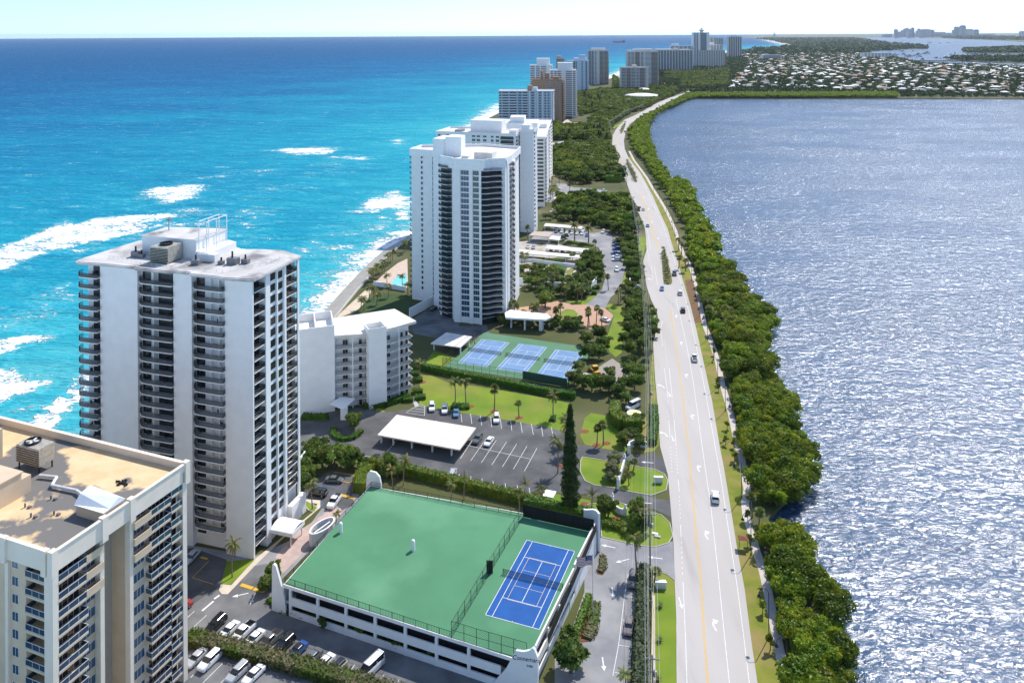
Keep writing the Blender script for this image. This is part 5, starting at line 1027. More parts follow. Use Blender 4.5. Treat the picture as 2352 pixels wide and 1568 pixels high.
# entrance walls of the driveways
t = thing('entrance_wall', 'long straight white entrance wall with finial between the two driveways', 'entrance wall', (0,0,0)); a_, b_ = G(19,160,490), G(19,262,130); part('wall', MB().obox(a_, b_, .4, 0, 2.2), white2, t)
for p in (a_, b_): part('pillar', MB().box(p[0]-.35,p[1]-.35,0,p[0]+.35,p[1]+.35,2.6).lathe([(.1,2.6),(.32,2.8),(.34,3.1),(.15,3.35),(0,3.4)], 8, 0, p), white2, t)
t = thing('entrance_wall', 'curved white entrance wall with round finials south of the lower driveway', 'entrance wall', (0,0,0)); pp_ = GG(19, [(72,720),(80,790),(130,850),(190,890),(270,905)]); mb = MB()
for a_, b_ in zip(pp_[:-1], pp_[1:]): mb.obox(a_, b_, .35, 0, 1.6)
part('wall', mb, white2, t)
for p in (pp_[0], pp_[-1]): part('pillar', MB().box(p[0]-.35,p[1]-.35,0,p[0]+.35,p[1]+.35,2.0).lathe([(.1,2.0),(.32,2.2),(.34,2.5),(.15,2.8),(0,2.85)], 8, 0, p), white2, t)
t = thing('entrance_wall', 'curved white entrance wall north of the upper driveway', 'entrance wall', (0,0,0)); pp_ = GG(6, [(2010,1000),(2015,960),(2060,940),(2110,945),(2160,960)]); mb = MB()
for a_, b_ in zip(pp_[:-1], pp_[1:]): mb.obox(a_, b_, .4, 0, 2.0)
part('wall', mb, white2, t); p = pp_[0]; part('pillar', MB().box(p[0]-.4,p[1]-.4,0,p[0]+.4,p[1]+.4,2.5), white2, t)
c = G(19, 790, 395); t = thing('sign', 'white monument sign with grey face on the rounded lawn between the driveways', 'sign', (*c, 0), R(-4)); part('panel', MB().box(-1.1,-.25,0,1.1,.25,1.5), slabm, t); part('cap', MB().box(-1.2,-.4,1.5,1.2,.4,1.7), white2, t)
c = G(5, 2045, 770); t = thing('sign', 'white arched monument sign on the verge by the parked dark car', 'sign', (*c, 0), R(-4)); part('panel', MB().box(-1.15,-.3,0,1.15,.3,1.4), slabm, t); part('cap', MB().prism([(-1.3,-.45),(1.3,-.45),(1.0,.45),(-1.0,.45)], 1.4, 1.6), white2, t)
for i, (x, y) in enumerate(((735,1200),(775,1245))):
    c = G(19, x, y); solid('utility_box', MB().box(-.7,-.3,0,.7,.3,.35), (white2, concrete)[i], ('low white utility box on the lower rounded lawn','low grey utility slab on the lower rounded lawn')[i], 'utility box', loc=(*c,0), rz=R(-20))
c = G(6, 1335, 1345); solid('utility_pad', MB().box(-1.6,-1.5,0,1.6,1.5,.3), white2, 'pale square utility pad on the lawn left of the tall pine', 'utility pad', loc=(*c,0), rz=R(-20))
# flag
c = G(5, 1472, 1000); t = thing('flagpole', 'american flag flying from a slim white pole beside the deck', 'flagpole', (*c, 0)); HP = 12.5
part('pole', MB().tube((0,0,0),(0,0,HP),.09,8,0,.05).lathe([(0,HP),(.12,HP+.1),(0,HP+.25)], 8), frame_m, t)
redm, whm, blm = M('flag_red', (.35,.09,.08), .8), M('flag_white', (.75,.72,.70), .8), M('flag_blue', (.03,.04,.16), .8)
mb = MB(); nx = 18; Wf, Hf = 3.4, 2.0
def fpt(u, v): return (-u*Wf*.97, .22*math.sin(u*7+v*1.5)*u, HP-.2-(1-v)*Hf-.35*u+.12*math.sin(u*6))
for j in range(13):
    for i in range(nx):
        u0, u1, v0, v1 = i/nx, (i+1)/nx, j/13, (j+1)/13; canton = j >= 6 and i < nx*.4
        mb.add([fpt(u0,v0), fpt(u1,v0), fpt(u1,v1), fpt(u0,v1)], [(0,1,2,3)], 2 if canton else (j % 2))
part('flag', mb, [redm, whm, blm], t, rz=0)
mb = MB()
for r_ in range(9):
    for k in range(6 if r_ % 2 == 0 else 5):
        u = (.03+(k+.5*(r_ % 2))*.062); v = .5+r_*.054; q_ = fpt(u, v)
        for dy in (-.03,): mb.add([(q_[0]-.04,q_[1]+dy,q_[2]-.03),(q_[0]+.04,q_[1]+dy,q_[2]-.03),(q_[0],q_[1]+dy,q_[2]+.05)], [(0,1,2)])
part('stars', mb, whm, t)
# ------------------------------------------------------------------ vegetation
rng = np.random.default_rng(11)
def leaf_quads(C, nrm, size, jitter=.6, asp=1.6):
    """C (n,3) centres, nrm (n,3) facing, size (n,) -> verts, faces"""
    n = len(C); N_ = nrm+rng.normal(0, jitter, (n, 3)); N_ /= np.linalg.norm(N_, axis=1)[:, None]+1e-9
    r = rng.normal(0, 1, (n, 3)); U = np.cross(N_, r); U /= np.linalg.norm(U, axis=1)[:, None]+1e-9; W_ = np.cross(N_, U)
    s = size[:, None]; a = s*asp/2; b = s/2
    V = np.stack([C-U*a, C+W_*b*.9, C+U*a, C-W_*b*.9], 1).reshape(-1, 3)
    return V
def quads_mesh(name, V, mt, extra=None, extram=None):
    n = len(V)//4; me_ = bpy.data.meshes.new(name); F = np.arange(n*4).reshape(n, 4)
    me_.from_pydata(V.tolist(), [], F.tolist()); me_.materials.append(mt); me_.update(); return me_
def crown_points(blobs, n, shell=.35):
    vol = np.array([b[3]*b[4]*b[5] for b in blobs])**(2/3); p = vol/vol.sum(); k = rng.choice(len(blobs), n, p=p)
    B_ = np.array(blobs)[k]; d = rng.normal(0, 1, (n, 3)); d /= np.linalg.norm(d, axis=1)[:, None]
    d[:, 2] = np.where(d[:, 2] < -.35, -d[:, 2]*.6, d[:, 2]); rr_ = 1-shell*rng.random(n)**1.6
    rr_ *= 1+.14*np.sin(d[:, 0]*5+k)*np.cos(d[:, 1]*6+k*2)
    return B_[:, :3]+d*B_[:, 3:6]*rr_[:, None], d
def bush_tree(name, h, r, nblob, nleaf, ls, mt, label, cat, group=None, trunk=True, flat_=.7, zlow=.35):
    t = thing(name, label, cat, (0,0,0), group=group)
    blobs = [(0, 0, h*.62, r*.62, r*.62, h*.34)]
    for i in range(nblob):
        a = rng.random()*6.28; q = r*(.35+.4*rng.random()); z = h*(zlow+(.85-zlow)*rng.random()); s = r*(.26+.22*rng.random())
        blobs.append((q*math.cos(a), q*math.sin(a), z, s, s, s*flat_))
    C, d = crown_points(blobs, nleaf); C[:, 2] = np.maximum(C[:, 2], .12)
    V = leaf_quads(C, d, ls*(.6+.8*rng.random(nleaf)))
    link('crown', quads_mesh('crown', V, mt), t)
    if trunk:
        mb = MB().tube((0,0,-.3), (r*.05,0,h*.45), r*.07+.06, 6, 0, r*.045)
        for i in range(4):
            b_ = blobs[1+i]; mb.tube((r*.03,0,h*.3), (b_[0]*.85, b_[1]*.85, b_[2]), r*.035, 5, 0, .03)
        part('trunk', mb, bark, t)
    return t
def protos(n, *a, **k): return [bush_tree(*a, **k) for _ in range(n)]
def inpoly(x, y, poly):
    c = False; n = len(poly)
    for i in range(n):
        x1, y1 = poly[i]; x2, y2 = poly[(i+1) % n]
        if (y1 > y) != (y2 > y) and x < (x2-x1)*(y-y1)/(y2-y1+1e-12)+x1: c = not c
    return c
def scatter(poly, sp, holes=(), maxn=9999, jit=.42, ylim=(0, 1e9)):
    xs = [p[0] for p in poly]; ys = [p[1] for p in poly]; out_ = []; y = max(min(ys), ylim[0]); r = 0
    while y < min(max(ys), ylim[1]):
        x = min(xs)+(sp/2 if r % 2 else 0)
        while x < max(xs):
            a, b = x+random.uniform(-jit, jit)*sp, y+random.uniform(-jit, jit)*sp
            if inpoly(a, b, poly) and not any(inpoly(a, b, h) for h in holes): out_.append((a, b))
            x += sp
        y += sp*.87; r += 1
    random.shuffle(out_); return out_[:maxn]
def plant(ps, spots, s0=.8, s1=1.25, z=0, label=None, group=None):
    """copies of the prototypes ps at the given spots; the prototypes themselves take the first spots"""
    for i, c in enumerate(spots):
        s = random.uniform(s0, s1); sc = (s*random.uniform(.9, 1.1), s*random.uniform(.9, 1.1), s*random.uniform(.85, 1.15))
        copy_tree(ps[i % len(ps)], (c[0], c[1], z), random.uniform(0, 6.28), sc, label, group)
def finish(ps):
    for p in ps: drop(p)
# mangrove belt between the pavement and the lagoon
inner = GG(0, [(1815,1800),(1825,1568),(1812,1500),(1800,1430),(1790,1360),(1772,1290),(1755,1235),(1742,1185),(1735,1140),(1728,1090),(1712,1040),(1700,980),(1688,920),(1672,850),(1652,790),(1638,740),(1618,690),(1612,640),(1592,590),(1580,540),(1560,490),(1530,440),(1505,405),(1480,372),(1458,345),(1448,318),(1450,300),(1462,284),(1488,268),(1520,253),(1548,236),(1575,222),(1600,212)])
belt = inner+GG(0, [(2060,214),(2060,225.5),(1600,226),(1580,230.5),(1550,244),(1510,262),(1490,290),(1487,310),(1493,335),(1505,365),(1520,395),(1535,415),(1570,425),(1595,445),(1600,480),(1622,520),(1640,560),(1655,610),(1690,640),(1720,680),(1758,715),(1775,745),(1765,800),(1768,850),(1785,900),(1820,960),(1850,1020),(1865,1070),(1868,1115),(1820,1150),(1790,1185),(1770,1190),(1785,1225),(1840,1260),(1880,1340),(1920,1400),(1930,1470),(1955,1560),(1960,1650),(1960,1800)])
near_gap = GG(0, [(1735,1180),(1800,1170),(1800,1232),(1740,1232)]); path_gap = GG(12, [(1050,880),(1110,890),(1105,930),(1065,935)])
mang = protos(6, 'mangrove_tree', 4.9, 3.7, 17, 4200, .29, leaf_m, 'bushy green mangrove tree crowded in the belt between road and lagoon', 'mangrove tree', 'mangroves along the lagoon')
dense = [p for p in scatter(belt, 4.0, [near_gap, path_gap]) if p[1] < 420]
plant(mang, sorted(dense, key=lambda p: p[1])[:300], .6, 1.28)
mid = sorted(dense, key=lambda p: p[1])[300:]+[p for p in scatter(belt, 4.6) if 420 <= p[1] < 1500]
def stuff_clumps(name, spots, h, r, nl, ls, mt, label, cat, z=0, hs=None):
    allV = []; protoV = []
    for k in range(5):
        blobs = [(0,0,h*.6,r*.6,r*.6,h*.36)]
        for i in range(5):
            a = rng.random()*6.28; q = r*.55; s = r*(.3+.2*rng.random()); blobs.append((q*math.cos(a), q*math.sin(a), h*(.4+.45*rng.random()), s, s, s*.75))
        C, d = crown_points(blobs, nl); C[:, 2] = np.maximum(C[:, 2], .1); protoV.append(leaf_quads(C, d, ls*(.6+.8*rng.random(nl))))
    for i, (x, y) in enumerate(spots):
        V = protoV[i % 5]; a = rng.random()*6.28; s = .75+.5*rng.random(); c, q = math.cos(a), math.sin(a)
        allV.append(np.stack([(V[:,0]*c-V[:,1]*q)*s+x, (V[:,0]*q+V[:,1]*c)*s+y, V[:,2]*s*(.85+.3*rng.random())+z], 1))
    o = link(name, quads_mesh(name, np.concatenate(allV), mt), kind='stuff'); return tag(o, label, cat)
stuff_clumps('mangrove_belt', mid, 5.2, 4.0, 480, .75, leaf_m, 'continuous far mangrove belt curving round the lagoon edge', 'mangroves')
finish(mang)
# rocks in the gap of the belt
rk = MB().lathe([(0,-.2),(.9,0),(.8,.5),(.3,.8),(0,.85)], 7).mesh('rock', rock)
for i, c in enumerate(scatter(GG(10, [(985,640),(1010,560),(1090,540),(1150,590),(1080,640),(1120,700),(1060,760),(1020,900),(1000,800)]), 1.7)):
    o = link('rock', rk, None, (c[0], c[1], -.1), random.uniform(0, 6)); s = random.uniform(.5, 1.2); o.scale = (s, s*.8, s*.6); tag(o, 'pale shoreline rock in the gap of the mangrove belt', 'rock', 'rocks in the mangrove gap')
# broadleaf groups on the land side
woods = [(18, [(370,120),(500,40),(700,10),(900,10),(1000,-40),(1200,-30),(1330,120),(1400,330),(1480,480),(1500,600),(1240,560),(1210,600),(1130,560),(1000,660),(820,640),(650,600),(600,560),(480,540),(380,500),(380,260)], 5.0, leaf_d),
 (18, [(420,880),(600,880),(760,850),(1100,880),(1300,900),(1500,860),(1580,900),(1650,1000),(1600,1130),(1480,1080),(1300,1040),(1100,1000),(800,1020),(520,1000),(400,960)], 4.4, leaf_m),
 (18, [(470,1040),(620,1020),(760,1070),(1000,1050),(1280,1100),(1500,1130),(1620,1200),(1700,1310),(1820,1360),(1700,1420),(1500,1480),(1300,1400),(1080,1300),(900,1280),(700,1200),(560,1190),(400,1200),(420,1100)], 4.6, leaf_d),
 (12, [(200,420),(330,380),(480,370),(520,300),(620,240),(700,260),(780,240),(880,230),(780,300),(700,350),(680,400),(660,440),(690,480),(620,520),(540,520),(470,480),(330,480),(210,480)], 5.4, leaf_d),
 (12, [(400,90),(600,60),(780,60),(900,140),(1020,170),(1100,170),(1000,220),(880,240),(640,230),(480,260),(410,280)], 6.2, leaf_d),
 (14, [(0,880),(60,900),(160,1080),(640,1060),(860,1060),(1060,1080),(1050,1180),(900,1240),(640,1330),(500,1411),(0,1411)], 6.5, leaf_d),
 (14, [(870,800),(1500,800),(1950,740),(1960,1040),(1700,1060),(1400,1080),(1150,1060),(1140,940),(870,920)], 7.5, leaf_m),
 (13, [(450,1300),(560,1340),(740,1370),(950,1380),(1100,1300),(1400,1330),(1440,1500),(1500,1640),(1000,1600),(560,1520),(440,1450)], 5.5, leaf_d)]
dtree = protos(4, 'broadleaf_tree', 6.5, 3.7, 9, 1500, .55, leaf_d, 'dark green broadleaf tree in the woods beside the towers', 'tree', 'broadleaf trees in the roadside woods')
dtree2 = protos(3, 'broadleaf_tree', 5.6, 3.4, 8, 1500, .5, leaf_m, 'olive green broadleaf tree in the woods beside the towers', 'tree', 'broadleaf trees in the roadside woods')
holes0 = [GG(0, rl+rr[::-1])]
sp_all = []
for t_, pl, sp, mt in woods:
    for c in scatter(GG(t_, pl), sp, holes0): sp_all.append((c, mt))
sp_all.sort(key=lambda a: a[0][1])
near_w = [(c, m_ if random.random() < .65 else (leaf_m if m_ is leaf_d else leaf_d)) for c, m_ in sp_all[:285]]
for mt, ps in ((leaf_d, dtree), (leaf_m, dtree2)): plant(ps, [c for c, m_ in near_w if m_ is mt], .6, 1.3)
restd = [c for c, m_ in sp_all[285:]]
stuff_clumps('far_woods', restd, 6.5, 4.6, 330, 1.0, leaf_d, 'dark green woods around the feet of the distant towers', 'woods')
# hand placed shrubs and trees
sg = protos(4, 'seagrape_tree', 5.0, 3.0, 8, 1700, .42, leaf_g, 'sea grape tree', 'tree'); sv_ = protos(3, 'silver_tree', 4.4, 2.7, 7, 1400, .4, leaf_s, 'silvery leaved tree', 'tree')
def spot(ps, t_, x, y, s, label, group=None): c = G(t_, x, y); copy_tree(random.choice(ps), (*c, 0), random.uniform(0, 6.28), (s, s, s*random.uniform(.9, 1.1)), label, group)
GSG = 'sea grape trees lining the main road'
for x, y, s in ((440,150,.9),(470,200,1.0),(500,130,1.1),(520,260,1.0),(480,320,.9),(540,330,1.0),(560,390,1.1),(500,400,.9),(490,90,1.1),(540,60,1.1),(545,180,.8),(560,290,.8)):
    spot(sg, 11, x, y, s, 'sea grape tree between the residents car park and the main road', GSG)
for x, y, s in ((500,520,.9),(560,560,1.1),(520,610,1.0),(600,620,1.0),(640,690,1.1),(560,680,1.1),(500,700,.9),(620,760,1.0),(680,800,.9),(660,740,1.0),(520,780,1.1),(560,860,1.2),(480,860,1.0),(600,900,1.1),(520,940,1.1),(630,960,.8),(520,1030,.9)):
    spot(sg, 11, x, y, s, 'sea grape tree in the roadside grove beside the narrow lawn strip', GSG)
for x, y, s in ((200,860,1.1),(300,830,1.1),(330,900,1.1),(220,960,1.2),(290,950,1.0),(150,1050,.8),(100,1130,.7),(180,1170,1.1),(240,1180,1.1),(300,1190,1.1),(360,1180,1.0),(420,1220,1.0),(470,1180,1.0),(520,1100,1.1),(540,1170,1.0),(480,1270,.8),(370,1100,.9),(590,1090,.9)):
    spot(sg, 11, x, y, s, 'sea grape tree around the small gravel yard with the yellow digger', 'sea grape trees by the gravel yard')
for x, y in ((380,1430),(560,1440),(700,1440),(120,1420),(60,1380),(230,1440),(290,1400),(470,1470),(640,1480),(840,1450),(900,1500),(950,1470),(780,1500),(20,1470)):
    spot(sg, 16, x, y, random.uniform(.7, .95), 'sea grape tree in the dark row behind the faded blue courts', 'sea grapes behind the faded blue courts')
for x, y, s in ((6,0,0),(540,1230,1.5),): 
    if s: spot(sg, 16, x, y, s, 'large round dark tree in the brick paved forecourt')
for x, y in ((1060,610),(1120,600),(1190,640),(1040,680),(1140,700),(1200,700),(1000,780),(1060,750)): spot(sg, 16, x, y, .95, 'shrubby tree at the right end of the white carports', 'trees at the end of the carports')
for x, y in ((640,800),(700,830),(590,840),(740,870),(330,960),(1230,880)): spot(sg, 16, x, y, .9, 'dark shrub tree on the terrace bank beside the garden plaza', 'shrub trees on the terrace bank')
for x, y in ((880,640),(850,600)): spot(sv_, 16, x, y, .8, 'pale silvery tree beside the front white carport', 'silvery trees beside the carport')
for x, y in ((250,1200),(330,1200),(500,1220),(560,1230),(640,1220),(800,1240),(900,1250),(1000,1270),(1080,1280),(1170,1290),(1220,1310)): spot(sv_, 18, x, y, .9, 'silvery leaved tree in the row behind the back carport', 'silvery trees behind the back carport')
for x, y in ((1420,1030),(1400,980),(1720,1100),(1690,1080),(1480,1040)): spot(sv_, 18, x, y, 1.1, 'silvery grey tree at the edge of the roadside woods', 'silvery trees of the roadside woods')
for x, y in ((350,1020),(290,1010),(230,760),(760,390),(800,370)): spot(sv_ if x < 350 else sg, 16, x, y, .6, 'small shrub near the foot of the towers', 'small shrubs near the towers')
for pl_, lb_, gp_ in (([(200,770),(560,780),(760,900),(1000,860),(1240,880),(1250,950),(1180,930),(1100,1000),(1080,1100),(900,1130),(700,1110),(640,1130),(450,1060),(380,1000),(200,930)], 'dark shrub tree on the terrace bank beside the garden plaza', 'shrub trees on the terrace bank'),
  ([(960,650),(1220,600),(1250,700),(1250,800),(1000,810),(950,760)], 'shrubby tree at the right end of the white carports', 'trees at the end of the carports'),
  ([(1500,390),(1650,350),(1690,480),(1720,640),(1760,860),(1740,910),(1610,900),(1570,740),(1490,600)], 'sea grape tree between the residents car park and the main road', GSG),
  ([(1570,1010),(1760,1060),(1790,1200),(1830,1320),(1916,1420),(1920,1640),(1560,1640),(1530,1500),(1570,1250)], 'sea grape tree in the roadside grove beside the narrow lawn strip', GSG),
  ([(-40,1330),(60,1350),(400,1440),(640,1430),(900,1440),(1010,1480),(1010,1530),(700,1500),(300,1490),(-40,1450)], 'sea grape tree in the dark row behind the faded blue courts', 'sea grapes behind the faded blue courts')):
    for c_ in scatter(GG(16, pl_), 4.6): q_ = copy_tree(random.choice(sg if random.random() < .85 else sv_), (*c_, 0), random.uniform(0, 6.28), random.uniform(.6, 1.0), lb_, gp_)
spot(sg, 5, 1290, 1480, 1.35, 'large round green tree at the near corner of the deck by the sign pylon')
spot(sg, 3, 870, 330, 1.0, 'tall dark bush on the oval island before the eight storey block'); spot(sg, 3, 850, 290, .8, 'second bush on the oval island before the eight storey block')
for x, y, s in ((500,600,1.1),(600,640,1.2),(700,650,1.3),(800,660,1.2),(860,640,1.0),(560,560,1.0)): spot(sg, 3, x, y, s, 'big reddish green hedge tree between the tower and the central car park', 'hedge trees beside the tower')
for x, y, s in ((450,820,.9),(470,700,.9),(440,760,.8),(520,740,.7)): spot(sg, 3, x, y, s, 'leafy shrub at the foot of the slab tower right side', 'shrubs at the foot of the slab tower')
for x, y, s in ((900,640,.7),(1180,690,.9),(1130,720,.8),(1240,740,.7),(960,650,.6)): spot(sg, 3, x, y, s, 'dark green shrub tree at the far left corner of the deck', 'shrubs at the deck corner')
for x, y, s in ((1600,170,.9),(1570,140,.8),(1860,150,.8),(1900,220,.8),(1890,290,.9),(1820,180,.6)): spot(sg if x != 1900 else sv_, 5, x, y, s, 'bushy shrub in the mulch beds beside the lower driveway', 'shrubs beside the lower driveway')
for x, y, s in ((100,150,.8),(60,280,.9),(90,330,.8),(30,380,.7),(120,60,.7)): spot(sv_, 19, x, y, s, 'blue green shrub clump left of the straight entrance wall', 'shrubs beside the entrance wall')
for x, y in ((2060,900),(2100,960),(2000,900),(2090,770),(1960,930)): spot(sv_ if x == 2000 else sg, 6, x, y, .75, 'rounded bush beside the curved wall north of the upper driveway', 'bushes beside the upper driveway')
for x, y, s in ((900,680,.7),(840,800,.65),(880,760,.6)): spot(sg, 4, x, y, s, 'dark spiky shrub at the near left corner of the deck', 'spiky shrubs at the deck corner')
for x, y in ((1310,1110),(1620,1170),(1940,1270),(1060,960),(2230,1350)): spot(sg, 4, x, y, .42, 'small shrub in the shade along the near wall of the deck', 'small shrubs along the deck wall')
for x, y, s in ((1420,1590,.5),(980,620,.7),(1010,690,.7)): spot(sg, 10, x, y, s, 'green shrub between the pavement and the rocks', 'shrubs beside the rocks')
# tall australian pine column
def pine_column(label, c, h, r, n, name='columnar_pine'):
    t = thing(name, label, 'pine tree', (*c, 0)); z = h*(.04+.96*rng.random(n)**.85); a = rng.random(n)*6.28
    prof = r*np.clip(1.15-(z/h)**1.5, .16, 1)*(.75+.35*np.sin(z*2.1+a*2)*.5+.2*rng.random(n)); q = prof*rng.random(n)**.35
    C = np.stack([q*np.cos(a), q*np.sin(a), z], 1); d = np.stack([np.cos(a), np.sin(a), np.full(n, .5)], 1)
    link('crown', quads_mesh('crown', leaf_quads(C, d, .34*(.6+.8*rng.random(n)), asp=2.4), pine_m), t); part('trunk', MB().tube((0,0,0),(0,0,h*.97),.28,7,0,.05), bark, t); return t
cp_ = G(6, 1520, 1490); hp = ZAT(6, 1580, 590, cp_[1]); pine_column('tall dark columnar pine between the blue court and the upper driveway', cp_, hp, 2.5, 9000)
cdk = [((12,650,520),13,'dark feathery pine beside the road bend'),((12,600,500),11,'second dark feathery pine beside the road bend'),((12,860,430),10,'dark feathery pine at the lagoon side of the bend'),((12,500,150),12,'dark pine in front of the pale tower with glass strips'),((12,590,420),11,'dark pine behind the white gate building')]
for p, h_, lb in cdk: pine_column(lb, G(*p), h_, 4.2, 2600, 'feathery_pine')
for i in range(26):
    c = G(12, random.uniform(430, 620), random.uniform(100, 230)) if i < 14 else G(12, random.uniform(330, 620), random.uniform(420, 510))
    if i == 0: pq = pine_column('dark feathery pine in the far woods', (0,0), 12, 4.4, 1500, 'feathery_pine'); pq['group'] = 'feathery pines in the far woods'
    copy_tree(pq, (*c, 0), random.uniform(0, 6), random.uniform(.7, 1.1))
drop(pq)
# palms
def palm_proto(kind, h, label='palm', lean=.8):
    t = thing(kind+'_palm', label, 'palm tree'); mb = MB(); pts = [(lean*(z/h)**2, .15*math.sin(z*.5), z) for z in np.linspace(-.2, h, 7)]
    mb.path([tuple(p) for p in pts], .2 if kind != 'date' else .32, 7, 0, .12 if kind != 'date' else .28); part('trunk', mb, palm_bark, t)
    top = pts[-1]; fm_ = MB(); yl = MB()
    if kind == 'coconut': nf, Lf, wdf = 17, 3.0, .62
    elif kind == 'royal': nf, Lf, wdf = 9, 2.7, .4
    elif kind == 'date': nf, Lf, wdf = 34, 3.0, .5
    else: nf, Lf, wdf = 30, 1.25, .0
    for i in range(nf):
        a = i*2.39996+rng.random()*.3; el = math.radians(rng.uniform(-25, 75) if kind != 'royal' else rng.uniform(25, 80)); dst = yl if (rng.random() < .22 and kind != 'cabbage') else fm_
        if kind == 'cabbage':   # fan leaves
            el = math.radians(rng.uniform(-40, 85)); l1 = .55; c0 = Vector(top)+Vector((math.cos(a)*math.cos(el), math.sin(a)*math.cos(el), math.sin(el)))*l1
            u = Vector((math.cos(a)*math.cos(el), math.sin(a)*math.cos(el), math.sin(el))); s_ = Vector((-math.sin(a), math.cos(a), 0)); 
            dst.tube(top, tuple(c0), .02, 3, 0, .02, False)
            for k in range(9):
                ph = math.radians(-72+k*18); dr_ = (u*math.cos(ph)+s_*math.sin(ph)); e = c0+dr_*(.75+.15*math.cos(ph))*1.15-Vector((0,0,.25)); b1 = c0+s_*.03; n_ = dr_.cross(u.cross(s_))*.09
                dst.add([tuple(c0), tuple(c0+dr_*.5+n_), tuple(e), tuple(c0+dr_*.5-n_)], [(0,1,2,3)])
            continue
        prev = None; segs = 7; pos = Vector(top); e_ = el; sd = Vector((-math.sin(a), math.cos(a), 0))
        for k in range(segs+1):
            tt = k/segs; w_ = wdf*math.sin(math.pi*min(1, .15+tt*.85))**.7+.03
            u = Vector((math.cos(a)*math.cos(e_), math.sin(a)*math.cos(e_), math.sin(e_)))
            if k:
                m_ = 4 if kind != 'royal' else 3
                for j in range(m_):
                    q_ = (j+.2)/m_; c0 = prev.lerp(pos, q_); wj = w_
                    for sgn in (-1, 1):
                        tip = c0+sd*sgn*wj+u*.35-Vector((0,0,.28*wj/.6)); dst.add([tuple(c0), tuple(c0+u*.13), tuple(tip)], [(0,1,2)])
                dst.tube(tuple(prev), tuple(pos), .025, 3, 0, .02, False)
            prev = pos.copy(); pos = pos+u*(Lf/segs); e_ -= math.radians((95 if kind == 'coconut' else 70 if kind == 'date' else 60)/segs)
    fr = part('crown', fm_, palm_l, t)
    if yl.f: part('dry_fronds', yl, palm_y, t)
    return t
coco = [palm_proto('coconut', 7.5, lean=l_) for l_ in (.9, -.6, .3)]; cab = [palm_proto('cabbage', 5, lean=l_) for l_ in (.4, -.3)]; royal = [palm_proto('royal', 6.2, lean=.2), palm_proto('royal', 5.4, lean=-.3)]; date = [palm_proto('date', 8, lean=.1)]
def palm(ps, t_, x, y, label, h=None, group=None, z=0, rz=None, s=1.0):
    c = G(t_, x, y, z); p = random.choice(ps); s_ = s
    if h: base_h = {'coconut':7.5,'cabbage':5,'royal':6,'date':8}[p.name.split('_')[0]]; sz = h/base_h
    else: sz = s
    return copy_tree(p, (*c, z), random.uniform(0, 6.28) if rz is None else rz, (s_, s_, sz), label, group)
palm(coco, 6, 545, 575, 'left of two tall coconut palms rising from the oval hedge', 7.2); palm(coco, 6, 637, 585, 'right of two tall coconut palms rising from the oval hedge', 7.8)
palm(cab, 6, 875, 645, 'slim round headed palm on the lawn, shadow reaching the car park', 7.2, s=1.1); palm(cab, 6, 1085, 700, 'short round headed palm in a mulch ring on the lawn', 4.5, s=1.0)
palm(coco, 6, 1375, 715, 'tall palm rising from the small round hedge on the lawn', 7.2)
palm(cab, 6, 1740, 935, 'left of two cabbage palms by the upper driveway', 5); palm(cab, 6, 1795, 930, 'right of two cabbage palms by the upper driveway', 5.8, s=1.1)
palm(coco, 6, 245, 360, 'palm beside the right end of the eight storey block', 5.6)
for x, y, h_, lb in ((1480,1000,8,'tall palm crowding the left side of the columnar pine'),(1410,1170,8.5,'nearest tall palm left of the columnar pine'),(1490,900,7,'upper palm left of the columnar pine')): palm(coco, 6, x, y, lb, h_)
for x, y, h_ in ((110,1270,6.5),(520,1430,5),(620,1390,6),(1090,1500,5.5),(1130,1420,5.5),(20,1300,5.2)): palm(royal if x in (620, 1130) else coco, 6, x, y, 'palm planted along the hedge at the far edge of the deck', h_, 'palms along the far deck edge', s=.8)
palm(coco, 5, 1840, 645, 'leaning tall palm at the mouth of the east driveway, casting a star shadow', 8.2, rz=.3, s=1.0); palm(royal, 5, 1470, 190, 'slim palm beside the far right corner of the blue court', 5.6)
palm(coco, 3, 518, 1000, 'staked palm on the small triangular lawn beside the disabled bays', 6.8, s=.85); palm(coco, 4, 548, 680, 'wind blown palm propped with stakes in front of the slab tower', 7, s=.8)
palm(coco, 5, 1745, 1600, 'bright palm at the bottom edge beside the east driveway', 2.5, s=.7); palm(cab, 5, 1990, 720, 'small palm beside the arched monument sign', 2.6)
for x, y in ((720,1110),(540,1290)): palm(coco, 3, x, y, 'small arching palm beside the oval planter wall', 2.2, 'small palms beside the oval planter', s=.55)
for x, y in ((400,190),(330,430)): palm(cab, 19, x, y, 'cabbage palm right of the straight entrance wall', 2.6, 'cabbage palms beside the entrance wall')
for x, y in ((450,1070),(560,1150)): palm(cab, 19, x, y, 'cabbage palm in the mulch bed beside the red strip', 4, 'cabbage palms in the mulch bed')
for x, y in ((1545,430),(1600,400),(1800,450),(1870,420),(1620,350),(1500,430)): palm(cab, 6, x, y, 'cabbage palm beside the gravel yard with the digger', 4, 'cabbage palms beside the gravel yard')
GP = 'cabbage palms around the brick paved forecourt'
for x, y in ((100,1370),(160,1350),(200,1390),(365,1400),(430,1420),(450,1390),(665,1440),(690,1450),(735,1400),(1070,1490),(1090,1440),(1180,1420),(1250,1480),(1330,1010)): palm(cab, 16, x, y, 'cabbage palm around the brick paved forecourt', 6, GP, s=1.1)
for x, y in ((350,830),(400,830),(470,1010),(520,1020),(560,1000),(640,1040),(740,1090),(800,1120),(880,1100),(940,1150),(1000,1150),(1060,1060),(870,1000),(960,960),(1110,1030),(1260,830),(1170,520),(960,870),(1090,930),(700,980)): palm(cab, 16, x, y, 'cabbage palm on the bank between the garden plaza and the forecourt', random.uniform(4, 6), 'cabbage palms on the garden bank', s=1.2)
